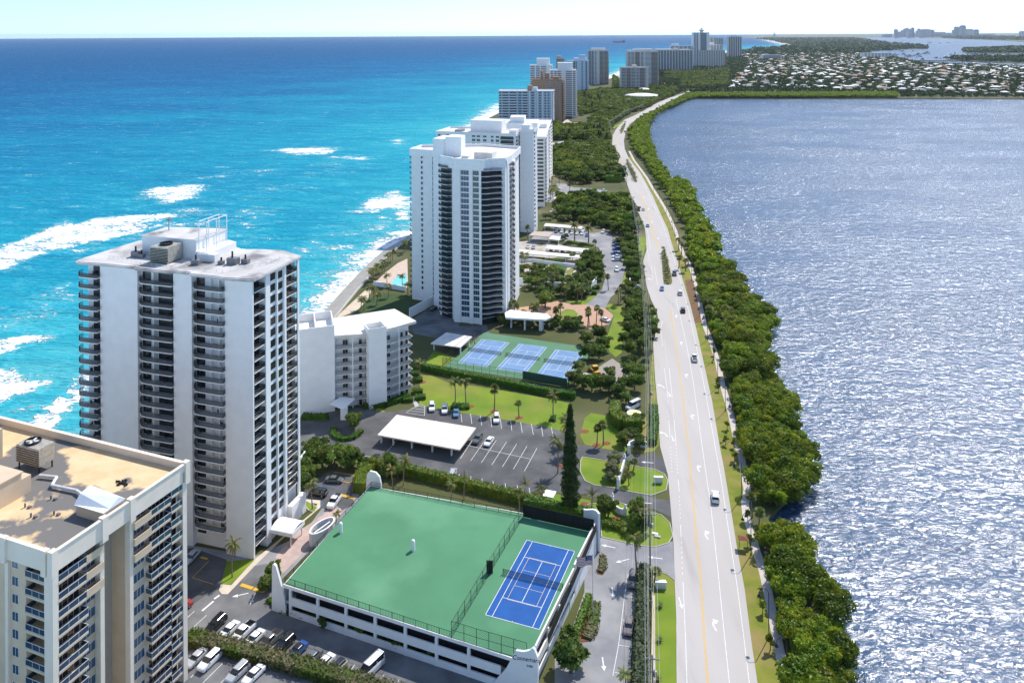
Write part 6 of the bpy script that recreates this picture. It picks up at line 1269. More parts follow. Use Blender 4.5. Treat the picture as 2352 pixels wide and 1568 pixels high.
for x, y in ((1450,1190),(1540,1160),(1480,1160)): palm(coco if x == 1450 else cab, 16, x, y, 'palm on the lawn point where the driveways meet', 6.5, 'palms on the lawn point')
palm(date, 16, 908, 400, 'left of two tall date palms by the back carport', 9.5, s=1.25); palm(date, 16, 1082, 420, 'right of two tall date palms by the back carport', 8.5, s=1.25)
palm(cab, 16, 322, 370, 'palm in front of the slim stair tower', 6.5, s=1.3)
for x, y in ((250,680),(320,650),(230,640),(280,700)): palm(coco, 16, x, y, 'palm in the garden plaza nearest the rippling balcony tower', 4, 'palms in the garden plaza', s=.9)
GB = 'wind blown palms along the seawall'
for x, y in ((1130,860),(1100,830),(1200,800),(1230,760),(1290,680),(1340,600),(1370,570),(1400,530),(1560,430),(1590,400),(1140,790),(1340,1050),(1320,890),(1540,900),(1170,740),(1260,700)): palm(coco, 20, x, y, 'wind blown palm along the seawall beside the swimming pool', 5.5, GB, s=.95)
for x, y in ((1000,1230),(1070,1060),(1140,1070),(1180,1150),(1620,1000),(1670,1000),(960,1210)): palm(coco, 20, x, y, 'dark palm on the shaded turf near the pool wall', 5, 'palms on the shaded turf', s=1.0)
for x, y in ((850,320),(900,340),(920,300),(1080,650),(1060,690),(1140,740),(1180,690),(850,190),(870,220)): palm(cab, 11, x, y, 'cabbage palm beside the sidewalk at the edge of the mangroves', 5.5, 'cabbage palms beside the sidewalk', s=1.3)
for x, y in ((920,470),(960,570)): palm(cab, 10, x, y, 'cabbage palm beside the sidewalk near the rocks', 5, 'cabbage palms near the rocks', s=1.0)
GM = 'young palms on the median islands'
for i in range(13): tt = i/12; palm(coco, 11, 742+tt*42, 212+tt*205, 'young palm on the nearest median island', 3.2, GM, s=.62)
for i in range(15): tt = i/14; palm(coco, 12, 822+tt*70, 672+tt*150, 'young palm on the middle median island', 3.4, GM, s=.85)
for i in range(6): tt = i/5; palm(coco, 12, 802-tt*35, 345+tt*72, 'young palm on the far median island', 3.6, GM, s=.9)
for x, y in ((270,720),(300,700),(340,640),(400,770),(470,640),(640,780),(230,840),(280,860),(330,880),(370,840)): palm(cab if x in (640, 470) else coco, 18, x, y, 'palm beside the small car park at the foot of the slab with open balconies', 6, 'palms by the small car park', s=1.2)
for p in coco+cab+royal+date: drop(p)
# young street trees and agaves on the verge
yt = protos(2, 'young_tree', 2.9, .95, 5, 260, .3, leaf_m, 'young tree', 'tree')
for x, y in ((990,1110),(1040,1350),(890,500),(905,660),(800,100),(800,10)): spot(yt, 10, x, y, 1.0, 'slender young street tree on the verge between road and pavement', 'young street trees on the verge')
for x, y in ((1100,930),(1130,1140),(1130,1180),(1190,1450),(985,400),(1180,1560)): spot(yt, 11, x, y, 1.0, 'slender young street tree on the verge between road and pavement', 'young street trees on the verge')
finish(yt)
ag = thing('agave', 'agave', 'agave'); mb = MB()
for i in range(26): a = i*2.4; el = .3+.9*(i/26); L_ = .85; s_ = (-math.sin(a)*.09, math.cos(a)*.09); mb.add([(s_[0],s_[1],.1),(-s_[0],-s_[1],.1),(L_*math.cos(a)*math.cos(el),L_*math.sin(a)*math.cos(el),.1+L_*math.sin(el))], [(0,1,2)])
part('leaves', mb, leaf_s, ag)
for x, y in ((2040,930),(2035,1220),(2020,1555)): copy_tree(ag, G(5, x, y), 1, 1.4, 'spiky grey agave in a mulch patch on the east verge', 'agaves on the verge')
drop(ag)
finish(sg); finish(sv_); finish(dtree); finish(dtree2)
# clipped hedges
def hedge(label, wp, wd, h, mt=hedge_m, ls=.34, dens=26, name='hedge', group=None):
    Cs = []; Ns = []
    core_ = MB()
    for a_, b_ in zip(wp[:-1], wp[1:]):
        l = math.hypot(b_[0]-a_[0], b_[1]-a_[1]); ux, uy = (b_[0]-a_[0])/l, (b_[1]-a_[1])/l; nx_, ny_ = -uy, ux
        core_.obox(a_, b_, wd*.8, 0, h*.9)
        n = int(l*(wd+2*h)*dens*.35/(ls/.34)**2); u = rng.random(n)*l; k = rng.random(n); side = k < (2*h/(2*h+wd))
        sgn = np.where(rng.random(n) < .5, -1, 1); v = np.where(side, sgn*wd/2, (rng.random(n)-.5)*wd); z = np.where(side, rng.random(n)*h, h)
        v = v+rng.normal(0, .09, n); z = np.maximum(z+rng.normal(0, .10, n), .1)
        Cs.append(np.stack([a_[0]+ux*u+nx_*v, a_[1]+uy*u+ny_*v, z], 1)); Ns.append(np.stack([np.where(side, nx_*sgn, 0), np.where(side, ny_*sgn, 0), np.where(side, .2, 1.0)], 1))
    C = np.concatenate(Cs); V = leaf_quads(C, np.concatenate(Ns), ls*(.6+.8*rng.random(len(C))), .5)
    t = thing(name, label, 'hedge', group=group); link('leaves', quads_mesh('leaves', V, mt), t); part('branches', core_, mt, t); return t
hedge('long trimmed yellow green hedge along the far edge of the deck', GG(3, [(1000,632),(1290,700),(1600,775),(1950,860),(2350,960),(2480,1000)]), 2.4, 2.4)
hedge('dark green hedge block behind the far right end of the blue court', GG(5, [(890,90),(1180,140),(1480,195)]), 2.0, 2.6, hedge_d)
hedge('rounded clipped hedge at the far left corner of the deck', GG(3, [(930,870),(950,760),(985,700)]), 4.2, 3.0, hedge_m)
hedge('flowering hedge between the lower lots, bottom left', GG(4, [(160,1215),(420,1270),(700,1345),(1050,1440),(1450,1550),(2100,1750)]), 3.4, 1.7, M('mixed_hedge_leaves', (.08,.11,.02), col2=(.26,.22,.13), scale=1.1, lo=.42, hi=.6, rnd=.1, col3=(.10,.15,.02), scale3=.12, lo3=.45, hi3=.6, **LEAFK))
hedge('tall grey green hedge beside the parked cars of the east driveway', GG(5, [(1905,650),(1900,850),(1890,1100),(1885,1300),(1880,1568),(1870,1900)]), 2.9, 2.6, M('greygreen_hedge', (.05,.09,.03), col2=(.12,.15,.07), scale=.7, lo=.4, hi=.6, rnd=.1, **LEAFK))
hedge('long dark clipped hedge between the lawn and the sandy path', GG(6, [(205,280),(480,340),(760,395),(1100,460),(1350,510),(1560,540)]), 1.8, 2.2, hedge_d)
hedge('oval clipped hedge under the two tall coconut palms', GG(6, [(515,610),(590,618),(665,612)]), 3.0, .9, hedge_d); hedge('small round clipped hedge at the foot of a palm on the lawn', GG(6, [(1345,715),(1395,718)]), 2.4, 1.0, hedge_d)
hedge('thick tall hedge enclosing the utility yard with the white van', GG(6, [(1900,640),(1890,740),(1960,800),(2120,800)]), 3.4, 3.6, hedge_m)
hedge('dark hedge strip right of the utility yard beside the road', GG(6, [(2215,630),(2225,760),(2205,930)]), 2.6, 2.0, hedge_d)
hedge('curved hedge border before the eight storey block', GG(3, [(430,240),(650,245)]), 1.8, 1.6, hedge_d); hedge('ring hedge of the oval island before the eight storey block', GG(3, [(700,330),(690,380),(760,420),(860,410),(930,350)]), 1.8, 1.0, hedge_d)
hedge('hedge below the facade right part of the eight storey block', GG(3, [(950,150),(1130,130),(1330,60)]), 2.4, 1.4, hedge_d)
for i, (x, y) in enumerate(((200,340),(230,395),(230,490),(255,540),(150,560))): c = G(6, x, y); hedge('rounded clipped bush row at the right end of the eight storey block', [(c[0]-1.6, c[1]-.3), (c[0]+1.6, c[1]+.3)], 2.2, 1.2, hedge_d, name='clipped_bush', group='clipped bushes by the eight storey block')
hedge('low brown hedge beside the red mulch strip at the car park corner', GG(6, [(1215,1400),(1290,1290)]), 2.2, .9, MATS['mixed_hedge_leaves'])
hedge('low hedge between the lower driveway lawn and the east driveway', GG(5, [(1560,235),(1740,275),(1770,330)]), 2.6, 1.4, hedge_m); hedge('bright narrow hedge against the right flank of the deck', GG(5, [(1440,850),(1330,1180)]), 1.4, 1.2, M('bright_hedge', (.10,.20,.015), col2=(.16,.26,.03), scale=.8, lo=.4, hi=.6, **LEAFK))
hedge('dark brown low shrubs in the bed under the flagpole', GG(5, [(1485,900),(1470,1100),(1420,1200)]), 2.6, .6, MATS['mixed_hedge_leaves']); hedge('low brown shrubs in the bed at the far end of the east driveway', GG(5, [(1555,510),(1560,600),(1530,640)]), 1.6, .6, MATS['mixed_hedge_leaves'])
hedge('narrow brown hedge right of the straight entrance wall', GG(19, [(215,400),(270,280),(310,90)]), 1.3, 1.0, MATS['mixed_hedge_leaves'])
hedge('low dark shrub row at the foot of the near deck wall', GG(4, [(860,870),(960,960),(1400,1090),(1900,1230),(2300,1350)]), 1.3, .7, hedge_d)
hedge('dark hedge under the planted bed of the back parking row', GG(16, [(810,410),(950,430),(1140,460)]), 3, .8, hedge_m); hedge('low hedge in the garden plaza', GG(16, [(560,650),(640,655),(760,665)]), 2.4, 1.2, hedge_d); hedge('short low hedge near the front carport', GG(16, [(430,630),(520,640)]), 3, 1, hedge_m)
hedge('curved tall clipped hedge beside the tent roofed pavilion', GG(18, [(690,820),(860,800),(1030,810),(1120,850)]), 2.5, 3.5, hedge_d); hedge('bright flat topped hedge in the roadside woods', GG(18, [(1225,590),(1470,590)]), 5, 5.2, M('bright_hedge2', (.10,.20,.01), col2=(.14,.24,.02), scale=.8))
for x, y in ((1150,1010),(1190,990),(1150,1060),(265,1360),(590,1390),(150,1330)): c = G(16, x, y); hedge('rounded clipped bush beside the forecourt driveway', [(c[0]-1, c[1]), (c[0]+1, c[1])], 2.4, 1.6, hedge_d, name='clipped_bush', group='clipped bushes by the forecourt')
# ------------------------------------------------------------------ vehicles
tyre = M('tyre_rubber', (.015,.015,.015), .8); rim = M('alloy_rim', (.45,.45,.46), .35, metal=.6); cgl = M('car_glass', (.015,.02,.025), .06, spec=.8); lampw = M('headlight_lens', (.7,.7,.72), .15); lampr = M('taillight_lens', (.35,.02,.02), .25); plast = M('black_trim', (.02,.02,.02), .6)
def paint(name, c, rough=.22): 
    m_ = M('car_paint_'+name, c, rough, tuple(x*.96 for x in c), 1, spec=.6); m_.node_tree.nodes['Principled BSDF'].inputs['Coat Weight'].default_value = .6; return m_
PAINT = {k: paint(k, v) for k, v in dict(white=(.80,.80,.80), silver=(.45,.46,.48), grey=(.13,.135,.14), black=(.012,.012,.014), blue=(.03,.09,.28), lightblue=(.10,.22,.38), red=(.35,.05,.04), cream=(.62,.58,.46), taupe=(.20,.165,.15), yellow=(.7,.45,.03)).items()}
def loft(sections):
    """sections: list of (y, [(halfwidth, z)...]) -> mirrored closed shell"""
    mb = MB(); rows = []
    for y, pr in sections:
        ring = [(-w_, y, z) for w_, z in pr]+[(w_, y, z) for w_, z in pr[::-1]]; rows.append(ring)
    n = len(rows[0]); vs = [p for r_ in rows for p in r_]; fs = []
    for i in range(len(rows)-1):
        for j in range(n): fs.append((i*n+j, i*n+(j+1) % n, (i+1)*n+(j+1) % n, (i+1)*n+j))
    fs.append(tuple(range(n))); fs.append(tuple(range((len(rows)-1)*n, len(rows)*n))[::-1])
    return mb.add(vs, fs)
CARSPEC = {
 'sedan': dict(L=4.75, W=.92, hood=.92, belt=.98, roof=1.43, cab=(-1.55, 1.15), roofr=(-.85, .35), trunk=1.02),
 'suv': dict(L=4.85, W=.97, hood=1.08, belt=1.15, roof=1.75, cab=(-2.25, 1.2), roofr=(-1.95, .35), trunk=1.15),
 'hatch': dict(L=4.0, W=.88, hood=.98, belt=1.02, roof=1.5, cab=(-1.85, 1.05), roofr=(-1.45, .3), trunk=1.05),
 'pickup': dict(L=5.7, W=1.0, hood=1.15, belt=1.2, roof=1.88, cab=(-.75, 1.5), roofr=(-.45, .75), trunk=1.15),
 'van': dict(L=5.8, W=1.02, hood=1.3, belt=1.4, roof=2.35, cab=(-2.8, 2.1), roofr=(-2.75, 1.1), trunk=1.4)}
def make_car(kind):
    s = CARSPEC[kind]; L2 = s['L']/2; W = s['W']; t = thing('parked_car', 'car', 'car')
    def ringp(w_, zt): return [(w_*.86,.22),(w_,.34),(w_,zt*.72),(w_*.93,zt)]
    body_ = loft([(-L2, [(W*.78,.38),(W*.86,.48),(W*.88,s['trunk']*.70),(W*.8,s['trunk']*.88)]),(-L2+.14, ringp(W*.95, s['trunk']*.95)),(-L2*.62, ringp(W, s['trunk'])),(s['cab'][0], ringp(W, s['belt'])),(s['cab'][1], ringp(W, s['belt'])),(L2*.62, ringp(W, s['hood'])),(L2-.2, ringp(W*.94, s['hood']*.86)),(L2, [(W*.74,.36),(W*.82,.46),(W*.82,s['hood']*.58),(W*.74,s['hood']*.72)])])
    bo = part('body', body_, PAINT['white'], t, smooth=False)
    b0, b1 = s['cab']; r0, r1 = s['roofr']; bz, rz_ = s['belt']-.03, s['roof']-.07
    gl = loft([(b0, [(W*.84,bz-.02),(W*.84,bz),(W*.82,bz+.02)]),(r0, [(W*.86,bz-.02),(W*.78,(bz+rz_)/2+.1),(W*.70,rz_)]),(r1, [(W*.86,bz-.02),(W*.78,(bz+rz_)/2+.1),(W*.70,rz_)]),(b1, [(W*.84,bz-.02),(W*.84,bz),(W*.82,bz+.02)])])
    part('windows', gl, cgl, t)
    rf = loft([(r0-.12, [(W*.68,rz_-.02),(W*.68,rz_),(W*.60,rz_+.03)]),(r0+.1, [(W*.73,rz_-.02),(W*.72,rz_+.03),(W*.62,rz_+.08)]),(r1-.05, [(W*.73,rz_-.02),(W*.72,rz_+.03),(W*.62,rz_+.08)]),(r1+.12, [(W*.68,rz_-.04),(W*.68,rz_-.01),(W*.60,rz_+.02)])])
    for yy in (r0+.02, (r0+r1)/2, ):
        for sx_ in (-1, 1): rf.add([(sx_*W*.705,yy-.05,rz_),(sx_*W*.705,yy+.05,rz_),(sx_*W*.88,yy+.05,bz),(sx_*W*.88,yy-.05,bz)], [(0,1,2,3)])
    ro = part('roof', rf, PAINT['white'], t)
    if kind == 'pickup':
        part('bed', MB().box(-W*.78, -L2+.15, s['trunk']-.02, W*.78, b0-.1, s['trunk']+.03), plast, t)
    for sy_ in (L2*.62, -L2*.6):
        for sx_ in (-1, 1):
            wv = part('wheel', MB().tube((-.12*sx_,0,0), (.11*sx_,0,0), .34, 14), tyre, t); wv.location = (sx_*(W-.12), sy_, .34)
            part('rim', MB().tube((.11*sx_,0,0), (.135*sx_,0,0), .2, 10), rim, wv)
    for sx_ in (-1, 1):
        part('headlight', MB().box(sx_*W*.62-.17, L2-.12, s['hood']*.58, sx_*W*.62+.17, L2+.012, s['hood']*.7), lampw, t)
        part('taillight', MB().box(sx_*W*.68-.14, -L2-.012, s['trunk']*.66, sx_*W*.68+.14, -L2+.1, s['trunk']*.84), lampr, t)
        part('mirror', MB().box(sx_*(W+.06)-.09, b1-.35, bz-.02, sx_*(W+.06)+.09, b1-.2, bz+.13), plast, t)
    if kind in ('suv', 'van'):
        part('roof_rack', MB().box(-W*.56, r0+.2, rz_+.09, -W*.52, r1-.1, rz_+.13).box(W*.52, r0+.2, rz_+.09, W*.56, r1-.1, rz_+.13), plast, t)
    return t
CP = {k: make_car(k) for k in CARSPEC}
def recolour(o, m_, rm=None):
    for ch in o.children:
        b_ = ch.name.split('.')[0]
        if b_ in ('body', 'roof'):
            ch.material_slots[0].link = 'OBJECT'; ch.material_slots[0].material = rm if (rm and b_ == 'roof') else m_
def car(kind, col_, t_, x0, y0, x1, y1, label, z=.1, name='parked_car', cat='car', roofc=None, group=None):
    """front at (x0,y0), rear at (x1,y1)"""
    a_, b_ = G(t_, x0, y0), G(t_, x1, y1); c = lerp(a_, b_, .5); rz = math.atan2(a_[1]-b_[1], a_[0]-b_[0])-math.pi/2
    o = copy_tree(CP[kind], (*c, z), rz, None, label, group); o.name = name; o['category'] = {'pickup':'pickup truck','van':'van'}.get(kind, cat); recolour(o, PAINT[col_], PAINT[roofc] if roofc else None); return o
def lot(kind, col_, x, y, label, **k): return car(kind, col_, 4, x-52, y+50, x+52, y-50, label, **k)
lot('suv','black',410,1100,'black suv at the left end of the row facing the mixed hedge'); lot('sedan','white',520,1150,'white sedan between the black suv and the white pickup'); lot('pickup','white',640,1170,'white pickup with black bed in the hedge row')
lot('sedan','white',732,1222,'white sedan right of the white pickup in the hedge row'); lot('pickup','grey',865,1240,'dark grey pickup in the hedge row'); lot('suv','black',985,1270,'black suv with light striped roof in the middle of the hedge row')
lot('sedan','blue',1092,1325,'blue sedan with black roof in the hedge row',roofc='black'); lot('sedan','grey',1217,1385,'charcoal sedan right of the blue sedan'); lot('sedan','white',1322,1430,'white sedan left of the cream hatchback')
lot('hatch','cream',1432,1470,'cream hatchback with black roof in the hedge row',roofc='black'); lot('van','white',1715,1480,'white work van with ladder racks at the right end of the row')
lot('sedan','silver',245,1385,'silver sedan beside the beige tower at the bottom left'); lot('suv','white',355,1412,'white suv beside the silver sedan at the bottom left'); lot('suv','silver',590,1515,'silver suv at the bottom edge below the mixed hedge'); lot('sedan','white',725,1530,'white sedan with dark sunroof at the bottom edge')
car('sedan','silver',4,165,570,240,490,'silver sedan parked in the shade beside the slab tower base'); car('sedan','red',4,80,985,150,940,'red car peeking out from behind the beige tower')
car('pickup','white',4,1375,105,1440,15,'white pickup driving down the pink paver ramp')
car('sedan','grey',3,765,775,640,765,'grey blue sedan in the disabled bay by the hedge'); car('suv','black',3,505,875,630,892,'black suv parked near the triangular lawn')
car('suv','white',3,1525,185,1525,130,'white suv beside the striped zone, leftmost by the lawn'); car('suv','white',3,1632,205,1634,150,'white suv in the middle of three by the lawn'); car('sedan','lightblue',3,1728,235,1730,175,'pale blue car, right of three by the lawn')
car('suv','white',3,2068,285,2072,225,'lone white suv in the bays along the lawn'); car('suv','grey',3,1880,470,1938,385,'dark grey suv just right of the pink carport'); car('sedan','white',3,1978,488,2035,408,'white sedan beside the dark grey suv right of the carport')
car('suv','silver',3,1712,685,1690,760,'silver suv in the bays along the far deck hedge'); car('sedan','black',3,1062,560,1050,620,'black sedan near the hatched zone behind the hedge trees'); car('sedan','silver',3,1225,640,1215,690,'silver car mostly hidden by palms behind the deck hedge')
car('suv','grey',5,1795,800,1820,650,'dark brown suv in the first bay of the east driveway',roofc='taupe'); car('sedan','taupe',5,1765,1190,1785,1040,'taupe sedan with reddish patches in the east driveway bay')
car('suv','white',10,673,318,677,385,'white suv driving away alone on the road near the mangroves',name='moving_car'); car('pickup','white',11,957,930,966,990,'white pickup driving on the road beyond the rounded lawns',name='moving_car')
car('suv','black',11,877,605,882,638,'black suv following the white suv near the wood chip strip',name='moving_car'); car('suv','white',11,858,480,862,518,'white suv beside the wood chip strip',name='moving_car'); car('pickup','grey',11,818,348,823,377,'dark pickup passing the palm planted median',name='moving_car')
car('hatch','lightblue',11,732,485,734,455,'blue car at the end of the palm planted median',name='moving_car'); car('sedan','lightblue',18,1900,1330,1888,1290,'pale blue sedan on the far lane before the grey pickup',name='moving_car'); car('sedan','silver',18,1828,1065,1818,1030,'silver sedan driving towards the viewer on the straight road',name='moving_car')
car('sedan','white',18,1388,125,1382,100,'small white car at the road bend',name='moving_car'); car('suv','black',8,1275,935,1270,922,'dark car beside the far median island',name='moving_car'); car('sedan','lightblue',12,1085,192,1095,184,'pale car on the far stretch of road',name='moving_car')
car('suv','white',16,1437,795,1433,745,'white suv crossing the yellow line of the residents driveway',name='moving_car')
for i, (k_, c_, x, y, lb) in enumerate((('sedan','silver',1445,385,'silver sedan, farthest in the residents row'),('suv','black',1430,422,'black suv, second farthest in the residents row'),('suv','grey',1425,460,'dark grey suv, third in the residents row'),('suv','blue',1432,508,'blue suv in the residents row'),('sedan','blue',1415,560,'blue sedan in the residents row under the trees'),('sedan','white',1430,603,'white sedan in the residents row, second nearest'),('suv','white',1428,645,'white suv, nearest in the residents row'))): car(k_, c_, 16, x-48, y+3, x+48, y-3, lb)
for i, (k_, c_, x, y, lb) in enumerate((('suv','grey',680,290,'dark suv, leftmost of the row before the back carport'),('suv','white',750,293,'white suv, second of the row before the back carport'),('sedan','white',810,300,'white sedan, third of the row before the back carport'),('sedan','white',876,307,'white sedan, fourth of the row before the back carport'),('sedan','white',940,312,'white sedan between the two date palm trunks'),('suv','white',1003,317,'white suv left of the right date palm'),('sedan','blue',1062,335,'dark blue sedan beside the right date palm'),('suv','white',1020,270,'white suv behind the right date palm crown'))): car(k_, c_, 16, x-8, y+18, x+8, y-18, lb)
car('suv','white',16,1245,315,1285,275,'white suv alone near the dark woods of the back lot'); car('sedan','white',16,322,498,328,462,'white sedan, left of two by the plaza steps'); car('sedan','silver',16,392,506,398,470,'silver sedan, right of two by the plaza steps')
for i, (k_, c_, x, y, lb) in enumerate((('sedan','grey',615,520,'grey car under the left end of the middle carport'),('suv','white',690,526,'white car under the middle carport'),('sedan','black',760,532,'black car under the middle carport'),('suv','silver',840,538,'silver car under the middle carport'),('sedan','cream',905,545,'cream car under the right end of the middle carport'),('suv','yellow',580,243,'yellow car under the left end of the back carport'),('sedan','white',680,252,'white car under the back carport'),('sedan','grey',770,258,'grey car under the back carport'))): car(k_, c_, 16, x-6, y+14, x+6, y-14, lb)
for k_, c_, x, y, lb in (('suv','grey',825,742,'dark suv, leftmost beside the curved clipped hedge'),('sedan','white',905,748,'white sedan beside the curved clipped hedge'),('suv','black',1030,762,'black suv beside the curved clipped hedge'),('sedan','white',755,782,'white sedan alone in front of the small car park'),('suv','silver',1180,745,'silver suv half hidden under trees of the small car park')): car(k_, c_, 18, x-14, y+14, x+14, y-14, lb)
for k_, c_, x, y, lb in (('sedan','blue',410,190,'blue car beside the woods near the slab end'),('suv','white',780,15,'white vehicle on the concrete lot in the woods'),('sedan','lightblue',980,12,'pale blue car on the concrete lot in the woods')): car(k_, c_, 18, x-22, y, x+22, y, lb)
car('van','white',6,2005,640,2090,600,'white box van inside the hedged utility yard'); car('pickup','cream',18,330,1095,400,1065,'cream truck in the fenced works yard beside the slim tower'); car('sedan','black',7,485,1400,520,1385,'black car in the shade left of the rippling balcony tower'); car('sedan','white',16,1255,1385,1320,1410,'white sedan half hidden behind palms by the forecourt')
for k in list(CP.values()): drop(k)
# round utility lid, digger, trailer
c = G(6, 2055, 680); t = thing('round_tank', 'round white tank lid with yellow centre in the utility yard', 'tank', (*c, 0)); part('rim', MB().lathe([(2.3,0),(2.3,.8),(2.1,.9),(1.9,.85)], 24), white2, t); part('lid', MB().lathe([(1.95,.82),(1.0,.95),(0,1.0)], 24), M('yellow_lid', (.75,.62,.12), .7, (.7,.68,.55), 1), t)
c = G(6, 1725, 340); t = thing('wheel_loader', 'yellow wheel loader on the gravel yard behind the faded blue courts', 'digger', (*c, .05), R(15)); ym = M('machine_yellow', (.72,.36,.02), .5)
part('body', MB().box(-.9,-2.6,.9,.9,-.3,2.0).box(-.6,-.3,.8,.6,1.4,1.5), ym, t); part('cab', MB().box(-.75,-.9,2.0,.75,.5,3.2), cgl, t); part('cab_roof', MB().box(-.85,-1.0,3.2,.85,.6,3.35), ym, t); part('arm', MB().obox((-.5,1.2),(-.5,3.2),.2,1.0,1.35).obox((.5,1.2),(.5,3.2),.2,1.0,1.35), ym, t)
part('bucket', MB().add([(-1.3,3.1,.3),(1.3,3.1,.3),(1.3,4.3,.15),(-1.3,4.3,.15),(-1.3,3.1,1.3),(1.3,3.1,1.3)], [(0,1,2,3),(0,4,5,1),(0,3,4),(1,5,2)]), ym, t)
for sx_ in (-1, 1):
    for yy in (-1.6, 1.3): wv = part('wheel', MB().tube((-.25,0,0),(.25,0,0),.75,14), tyre, t); wv.location = (sx_*1.05, yy, .75)
c = G(6, 1655, 350); solid('flat_trailer', MB().box(-1.6,-1.2,.5,1.6,1.2,.65).box(-1.2,-1.1,.1,-.8,1.1,.5).box(.8,-1.1,.1,1.2,1.1,.5), concrete, 'pale flat trailer beside the yellow wheel loader', 'trailer', loc=(*c,0), rz=R(-20))
# people
def person(label, c, z, heading, shirt, legs, pose='walk'):
    J = {'pel':(0,0,.95),'che':(0,.02,1.32),'nec':(0,.02,1.5),'hea':(0,.04,1.66),'top':(0,.03,1.76)}
    s = .22 if pose == 'walk' else .08
    pts = [J['pel'], J['che'], J['nec'], J['hea'], J['top'], (-.1,s*.4,.55),(-.1,s*1.0,.08),(.1,-s*.2,.52),(.1,-s*1.3,.1),(-.1,s*1.0+.16,.04),(.1,-s*1.3+.15,.05),(-.19,0,1.42),(-.25,-.1,1.16),(-.22,.03,.94),(.19,0,1.42),(.25,.1,1.16),(.24,.28,1.02),(-.1,0,.9),(.1,0,.9)]
    ed = [(0,1),(1,2),(2,3),(3,4),(0,17),(17,5),(5,6),(6,9),(0,18),(18,7),(7,8),(8,10),(1,11),(11,12),(12,13),(1,14),(14,15),(15,16)]
    rd = [.15,.17,.06,.105,.07,.075,.045,.075,.045,.035,.035,.07,.045,.03,.07,.045,.03,.09,.09]
    me_ = bpy.data.meshes.new('person'); me_.from_pydata(pts, ed, []); o = bpy.data.objects.new('person_tmp', me_); COL.objects.link(o)
    md = o.modifiers.new('s', 'SKIN'); 
    for i, r_ in enumerate(rd): me_.skin_vertices[0].data[i].radius = (r_, r_*.8)
    me_.skin_vertices[0].data[0].use_root = True
    o.modifiers.new('b', 'SUBSURF').levels = 1
    bpy.context.view_layer.update(); m2 = bpy.data.meshes.new_from_object(o.evaluated_get(bpy.context.evaluated_depsgraph_get())); bpy.data.objects.remove(o)
    skin = M('skin', (.42,.24,.17), .6); m2.materials.clear()
    for m_ in (skin, shirt, legs, plast): m2.materials.append(m_)
    for p in m2.polygons:
        zc = p.center.z; ax = abs(p.center.x); p.material_index = 3 if (zc > 1.7 or zc < .09) else 0 if (zc > 1.5 or (ax > .2 and zc < 1.25)) else 1 if zc > .98 else 2 if zc > .45 else 0
    o = link('person', m2, None, (*c, z), heading); return tag(o, label, 'person')
person('person in dark clothes walking on the left faded blue court', G(6, 710, 92), .12, 1.2, M('navy_shirt', (.02,.03,.06), .8), M('black_shorts', (.015,.015,.02), .8)); person('person in blue top walking on the sidewalk past the mangroves', G(11, 1022, 680), .12, .1, M('blue_shirt', (.05,.15,.4), .8), MATS['black_shorts'])
# ------------------------------------------------------------------ power line and street lamps
poles = [(23.5,137),(30.2,178),(41.5,243),(50,298),(58.9,359),(69.5,442),(78.5,520),(88,615),(98,760),(118,968),(153,1090),(197,1196)]
def pole():
    t = thing('power_pole', 'pole', 'power pole'); part('pole', MB().tube((0,0,0),(0,0,12),.19,8,0,.13), wood_pole, t); part('crossarm', MB().box(-1.3,-.07,11.2,1.3,.07,11.4), wood_pole, t)
    for x in (-1.2, -.5, .5, 1.2): part('insulator', MB().lathe([(.06,11.4),(.09,11.5),(.05,11.62),(0,11.65)], 6, 0, (x, 0)), frame_m, t)
    part('transformer', MB().lathe([(0,8.3),(.3,8.35),(.3,9.3),(0,9.4)], 10, 0, (.45, 0)), greyrail, t); return t
pl0 = pole()
for i, (x, y) in enumerate(poles): copy_tree(pl0, (x, y, 0), -.17, None, 'power pole carrying wires along the west side of the main road', 'power poles along the main road')
drop(pl0)
cable = M('aluminium_cable', (.55,.53,.50), .5, metal=.2)
poles2 = [(16,92)]+poles
for wi, (dx, z_, sg_) in enumerate(((-1.2,11.6,1.0),(-.5,11.6,1.1),(.5,11.6,1.1),(1.2,11.6,1.0),(-.7,9.9,.9),(.2,8.0,.8))):
    mb = MB()
    for a_, b_ in zip(poles2[:-1], poles2[1:]):
        pts = [(a_[0]+(b_[0]-a_[0])*k/10+dx, a_[1]+(b_[1]-a_[1])*k/10, z_-sg_*4*(k/10)*(1-k/10)) for k in range(11)]; mb.path(pts, .028, 4)
    solid('overhead_wire', mb, cable, 'overhead wire strung between the roadside power poles', 'wire', 'overhead wires along the main road')
lm = thing('street_lamp', 'lamp', 'street lamp'); part('post', MB().lathe([(.16,0),(.16,.5),(.09,.6),(.08,8.6)], 8), darkrail, lm)
arc = [(-.9+.9*math.cos(a_), 0, 8.6+.9*math.sin(a_)) for a_ in np.linspace(0, math.pi*.98, 9)]+[(-1.8,0,8.3)]
part('arm', MB().path(arc, .06, 6), darkrail, lm); part('lamp_shade', MB().lathe([(.08,8.35),(.18,8.25),(.42,7.95),(.40,7.9),(0,7.95)], 12, 0, (-1.8, 0)), darkrail, lm)
for t_, x, y in ((10,1030,1265),(10,912,720),(10,850,340),(11,1252,1480),(11,1178,1320),(11,1125,1150),(11,1095,965),(11,1053,820),(11,1000,655),(11,985,540),(11,940,410),(11,893,285),(11,852,190),(11,822,90),(12,1205,1230),(12,1150,1090),(12,1095,985),(12,1045,905),(10,1150,1620)): copy_tree(lm, (*G(t_, x, y), 0), R(-8), None, 'black shepherd crook street lamp beside the winding sidewalk', 'street lamps beside the sidewalk')
drop(lm)
